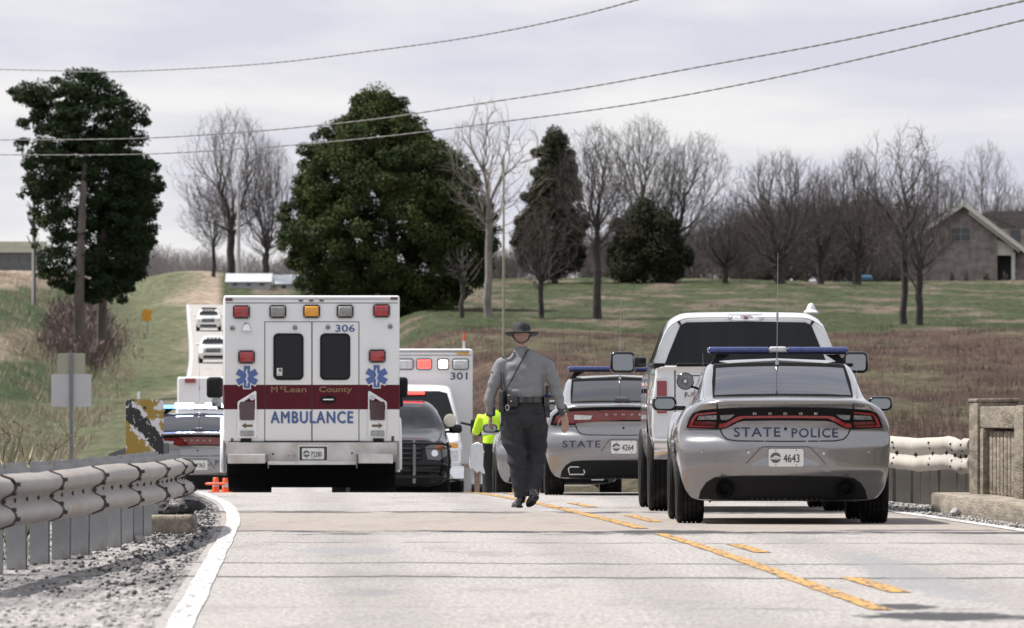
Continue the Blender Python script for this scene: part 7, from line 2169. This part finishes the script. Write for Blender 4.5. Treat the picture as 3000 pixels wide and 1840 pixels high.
bmesh.ops.rotate(ht.bm, cent=(hc[0], hc[1], 1.80), matrix=Matrix.Rotation(R(-7), 3, 'X'), verts=ht.bm.verts)
hat = ht.build('campaign_hat', felt, trooper, True, 60)
B().revolve([(.1005, 1.806), (.1015, 1.809), (.1, 1.830), (.0985, 1.831)], (hc[0], hc[1] - .006, 0), n=32).build('hat_band', leather, hat, True)
B().tube([(hc[0] + .088 * math.cos(a), hc[1] - .108 * math.sin(a) - .004, 1.785 - .085 * math.sin(a)) for a in np.linspace(.0, math.pi, 18)], [(.006, .006)] * 18, 6).build('chin_strap', leather, hat, True)
# short hair at the nape
hr = B(); rings = []
for f, rr in ((1.705, .069), (1.73, .0765), (1.76, .080), (1.79, .0815)):
    rings.append([Vector((hc[0] + rr * math.cos(a), .016 + (rr * 1.30) * math.sin(a), f)) for a in np.linspace(math.pi * 1.02, math.pi * 1.98, 16)])
hr.loft(rings, cap=False, closed=False); hr.build('short_hair', mat('grey_hair', (.33, .21, .17), .9, var=.3, vscale=40), trooper, True)
# duty belt and gear
rings = []
bt = B(); n = 40
for z in (1.085, 1.145): rings.append([Vector((.221 * math.cos(2 * math.pi * k / n), .172 * math.sin(2 * math.pi * k / n), z)) for k in range(n)])
bt.loft(rings, cap=False); belt = bt.build('duty_belt', leather, trooper, True)
b = B()
for x in (-.025, .115):
    for z in (1.103, 1.128): 
        y = -.172 * math.sqrt(max(0, 1 - (x / .221) ** 2)) - .004
        b.revolve([(.001, -.008), (.008, -.006), (.010, 0)], (x, y, z), 'y', 12)
b.build('snaps', gold_b, belt)
B().box((-.030, -.178, 1.115), (.02, .012, .07), .004).build('belt_keeper', leather, belt); B().box((.112, -.158, 1.115), (.02, .012, .07), .004, Matrix.Rotation(R(18), 4, 'Z')).build('belt_keeper', leather, belt)
pc_ = B().box((-.110, -.175, 1.105), (.11, .05, .125), .015, Matrix.Rotation(R(-14), 4, 'Z'), seg=3).build('cuff_pouch', leather, belt, True)
B().revolve([(.001, -.006), (.007, -.004), (.008, 0)], (-.125, -.205, 1.10), 'y', 10).build('snap', gold_b, pc_)
rd = B().box((-.212, -.10, 1.125), (.065, .055, .17), .012, Matrix.Rotation(R(-50), 4, 'Z'), seg=3).build('radio', bw, belt, True)
B().cyl((-.225, -.10, 1.20), (-.228, -.10, 1.40), .007, .005, 8).build('radio_antenna', bw, rd)
B().box((-.222, -.10, 1.02), (.06, .05, .08), .015).build('radio_holder', leather, rd, True)
B().tube([(-.165 + .018 * math.cos(a), -.19, 1.035 + .028 * math.sin(a)) for a in np.linspace(0, 2 * math.pi, 14)], .003, 5, cap=False).build('key_ring', chrome, belt)
hl = B(); hl.loft([[(.215, -.075, 1.14), (.268, -.06, 1.14), (.268, .01, 1.14), (.215, .01, 1.14)], [(.222, -.08, .98), (.275, -.07, .98), (.275, .04, .98), (.222, .04, .98)], [(.235, -.06, .93), (.278, -.06, .93), (.278, .0, .93), (.235, .0, .93)]])
hs = hl.build('holster', leather, belt, True)
B().box((.245, -.02, 1.20), (.032, .075, .12), .01, Matrix.Rotation(R(12), 4, 'X')).build('pistol_grip', bw, hs, True)
# coiled microphone cord across the back
pts = []
A0, A1 = Vector((.045, -.088, 1.630)), Vector((-.150, -.158, 1.265))
for i in range(330):
    f = i / 329; c = A0.lerp(A1, f); c.y -= .055 * math.sin(math.pi * min(1, f * 1.05)) ** .8 * .85
    a = i * .60
    pts.append(c + Vector((math.cos(a) * .0085, math.sin(a) * .0085, math.cos(a) * .005)))
cd = B().tube(pts, .0036, 5).build('coiled_cord', bw, trooper, True)
B().tube([A1 + Vector((0, -.0, 0)), (-.175, -.155, 1.20), (-.205, -.13, 1.17)], .0035, 5).build('cord_end', bw, cd)
B().tube([A0, (.075, -.03, 1.63), (.10, .03, 1.60)], .0045, 5).build('cord_end', bw, cd)
B().tube([(-.165, -.15, 1.14), (-.20, -.09, 1.30), (-.20, -.06, 1.43), (-.18, -.02, 1.50)], .004, 5).build('cord_end', bw, cd)

# rescue worker in a bright vest, bending toward the stretcher, partly behind the trooper
D2 = 138.0
med = thing('person', 'rescue worker in bright yellow green vest leaning over, half hidden by the trooper', 'person', ((1446 - 1500) / F * D2, D2, road_z(D2)), R(18))
b = B()
head(b, (-.03, .16, 1.535), .225)
rings_tube(b, [(-.02, .06, 1.34), (-.025, .10, 1.40), (-.03, .14, 1.46)], [.055, .052, .055])
rings_tube(b, [(0, -.04, .85), (0, -.03, .98), (0, .0, 1.12), (0, .03, 1.26), (0, .06, 1.34)], [(.14, .10), (.15, .11), (.15, .11), (.17, .11), (.08, .06)])
larm = [(-.17, .05, 1.29), (-.20, .14, 1.13), (-.18, .34, 1.05), (-.16, .46, 1.04)]; rarm = [(.17, .05, 1.29), (.22, .14, 1.13), (.20, .34, 1.05), (.17, .46, 1.04)]
lleg = [(-.09, -.04, .88), (-.10, .02, .50), (-.10, -.04, .10)]; rleg = [(.09, -.04, .88), (.12, -.06, .50), (.14, -.16, .10)]
for pts, rd in ((larm, [.05, .042, .034, .026]), (rarm, [.05, .042, .034, .026]), (lleg, [.08, .055, .04]), (rleg, [.08, .055, .04])):
    p_, r_ = smooth_path(pts, rd, 4); rings_tube(b, p_, r_, 12)
hand(b, (-.16, .46, 1.04), (.1, 1, -.2), (0, -.2, -1), -1, .18, .5); hand(b, (.17, .46, 1.04), (-.1, 1, -.2), (0, -.2, -1), 1, .18, .5)
fuse(b, 'body', skn, med, .0105, 2)
face_parts(med, (-.03, .16, 1.535), skn)
hv = mat('fluorescent_vest', (.50, .80, .02), .75, var=.06, vscale=5, emit=(.55, .9, .02), estr=.0)
b = B(); p_, r_ = smooth_path([(0, -.045, .86), (0, -.04, .95), (0, -.01, 1.08), (0, .02, 1.20), (0, .045, 1.30), (-.01, .07, 1.36)], [(.19, .15), (.185, .15), (.18, .145), (.195, .15), (.18, .13), (.09, .07)], 4); rings_tube(b, p_, r_, 22)
for pts, rd in ((larm[:3], [.085, .075, .06]), (rarm[:3], [.085, .075, .06])):
    p_, r_ = smooth_path(pts, rd, 4); rings_tube(b, p_, r_, 14)
vs = fuse(b, 'vest', hv, med, .013, 2, lambda c: .008 * mn.noise(c * 9))
n = 30
for z, y in ((1.03, -.022),):
    bt = B(); bt.loft([[Vector((.196 * math.cos(2 * math.pi * k / n), y + .160 * math.sin(2 * math.pi * k / n), zz)) for k in range(n)] for zz in (z - .025, z + .025)], cap=False); bt.build('reflective_band', sil, vs, True)
for x in (-.085, .085): B().tube([(x, -.178, 1.03), (x, -.158, 1.12), (x, -.132, 1.22), (x, -.075, 1.32)], [(.022, .004)] * 4, 8).build('reflective_band', sil, vs, True)
b = B(); p_, r_ = smooth_path([(0, -.05, .97), (0, -.05, .86), (0, -.05, .78)], [(.165, .13), (.17, .135), (.12, .10)], 3); rings_tube(b, p_, r_, 20)
for pts in (lleg, rleg):
    p_, r_ = smooth_path(pts, [.11, .085, .075], 4); rings_tube(b, p_, r_, 16)
fuse(b, 'trousers', mat('black_trousers', (.012, .012, .014), .9), med, .014, 2, lambda c: .005 * mn.noise(c * 8))
b = B(); rings = []
for z, r0, r1, oy in ((1.44, .07, .085, .13), (1.50, .086, .108, .135), (1.58, .086, .108, .145), (1.63, .07, .085, .15), (1.66, .02, .02, .15)):
    rings.append([Vector((-.03 + r0 * math.cos(a), oy + r1 * math.sin(a), z)) for a in np.linspace(math.pi * .98, math.pi * 2.02, 18)])
b.loft(rings, cap=False, closed=False); b.build('blond_hair', mat('blond_hair', (.16, .11, .07), .8, var=.3, vscale=40), med, True)
for sx in (-1, 1):
    c = lleg[-1] if sx < 0 else rleg[-1]
    B().loft([[Vector((c[0] + w * math.cos(a), c[1] + y, .05 + h_ * math.sin(a))) for a in np.linspace(0, 2 * math.pi, 13)[:-1]] for y, w, h_ in ((-.07, .03, .045), (.0, .045, .05), (.10, .048, .04), (.19, .03, .03))]).build('boot', bw, med, True)
# stretcher with white sheet in front of the worker
D3 = 128.0
stx = thing('stretcher', 'wheeled stretcher draped with a white sheet beside the rescue worker', 'stretcher', ((1393 - 1500) / F * D3, D3, road_z(D3)), R(0))
b = B()
for x in (-.04, .08):
    for y in (.1, 1.0): b.cyl((x, y, .08), (x * 1.0, y + .1, .62), .016, n=8)
b.tube([(-.05, 0, .62), (.11, 0, .62), (.11, 1.2, .62), (-.05, 1.2, .62), (-.05, 0, .62)], .018, 8); b.build('frame', brush_al, stx, True)
for x in (-.04, .08):
    for y in (.1, 1.0): B().revolve([(.02, -.02), (.075, -.02), (.08, 0), (.075, .02), (.02, .02)], (x, y, .08), 'x', 16).build('caster', rubber, stx, True)
b = B(); rings = []
for y in np.linspace(-.02, .95, 10):
    rings.append([Vector((-.085 + .012 * math.sin(y * 9), y, .40 + .03 * math.sin(y * 5))), Vector((-.075, y, .62)), Vector((-.065, y, .72)), Vector((.02, y, .755 + .01 * math.sin(y * 4))), Vector((.10, y, .73)), Vector((.115, y, .60)), Vector((.105, y, .42)), Vector((.120 + .015 * math.sin(y * 8), y, .31)), Vector((.06, y, .345)), Vector((.02, y, .32)), Vector((-.04, y, .385))])
b.loft(rings); b.build('sheet', mat('white_cloth', (.75, .77, .80), .9, var=.04, bump=.02, bscale=8), stx, True, 60)
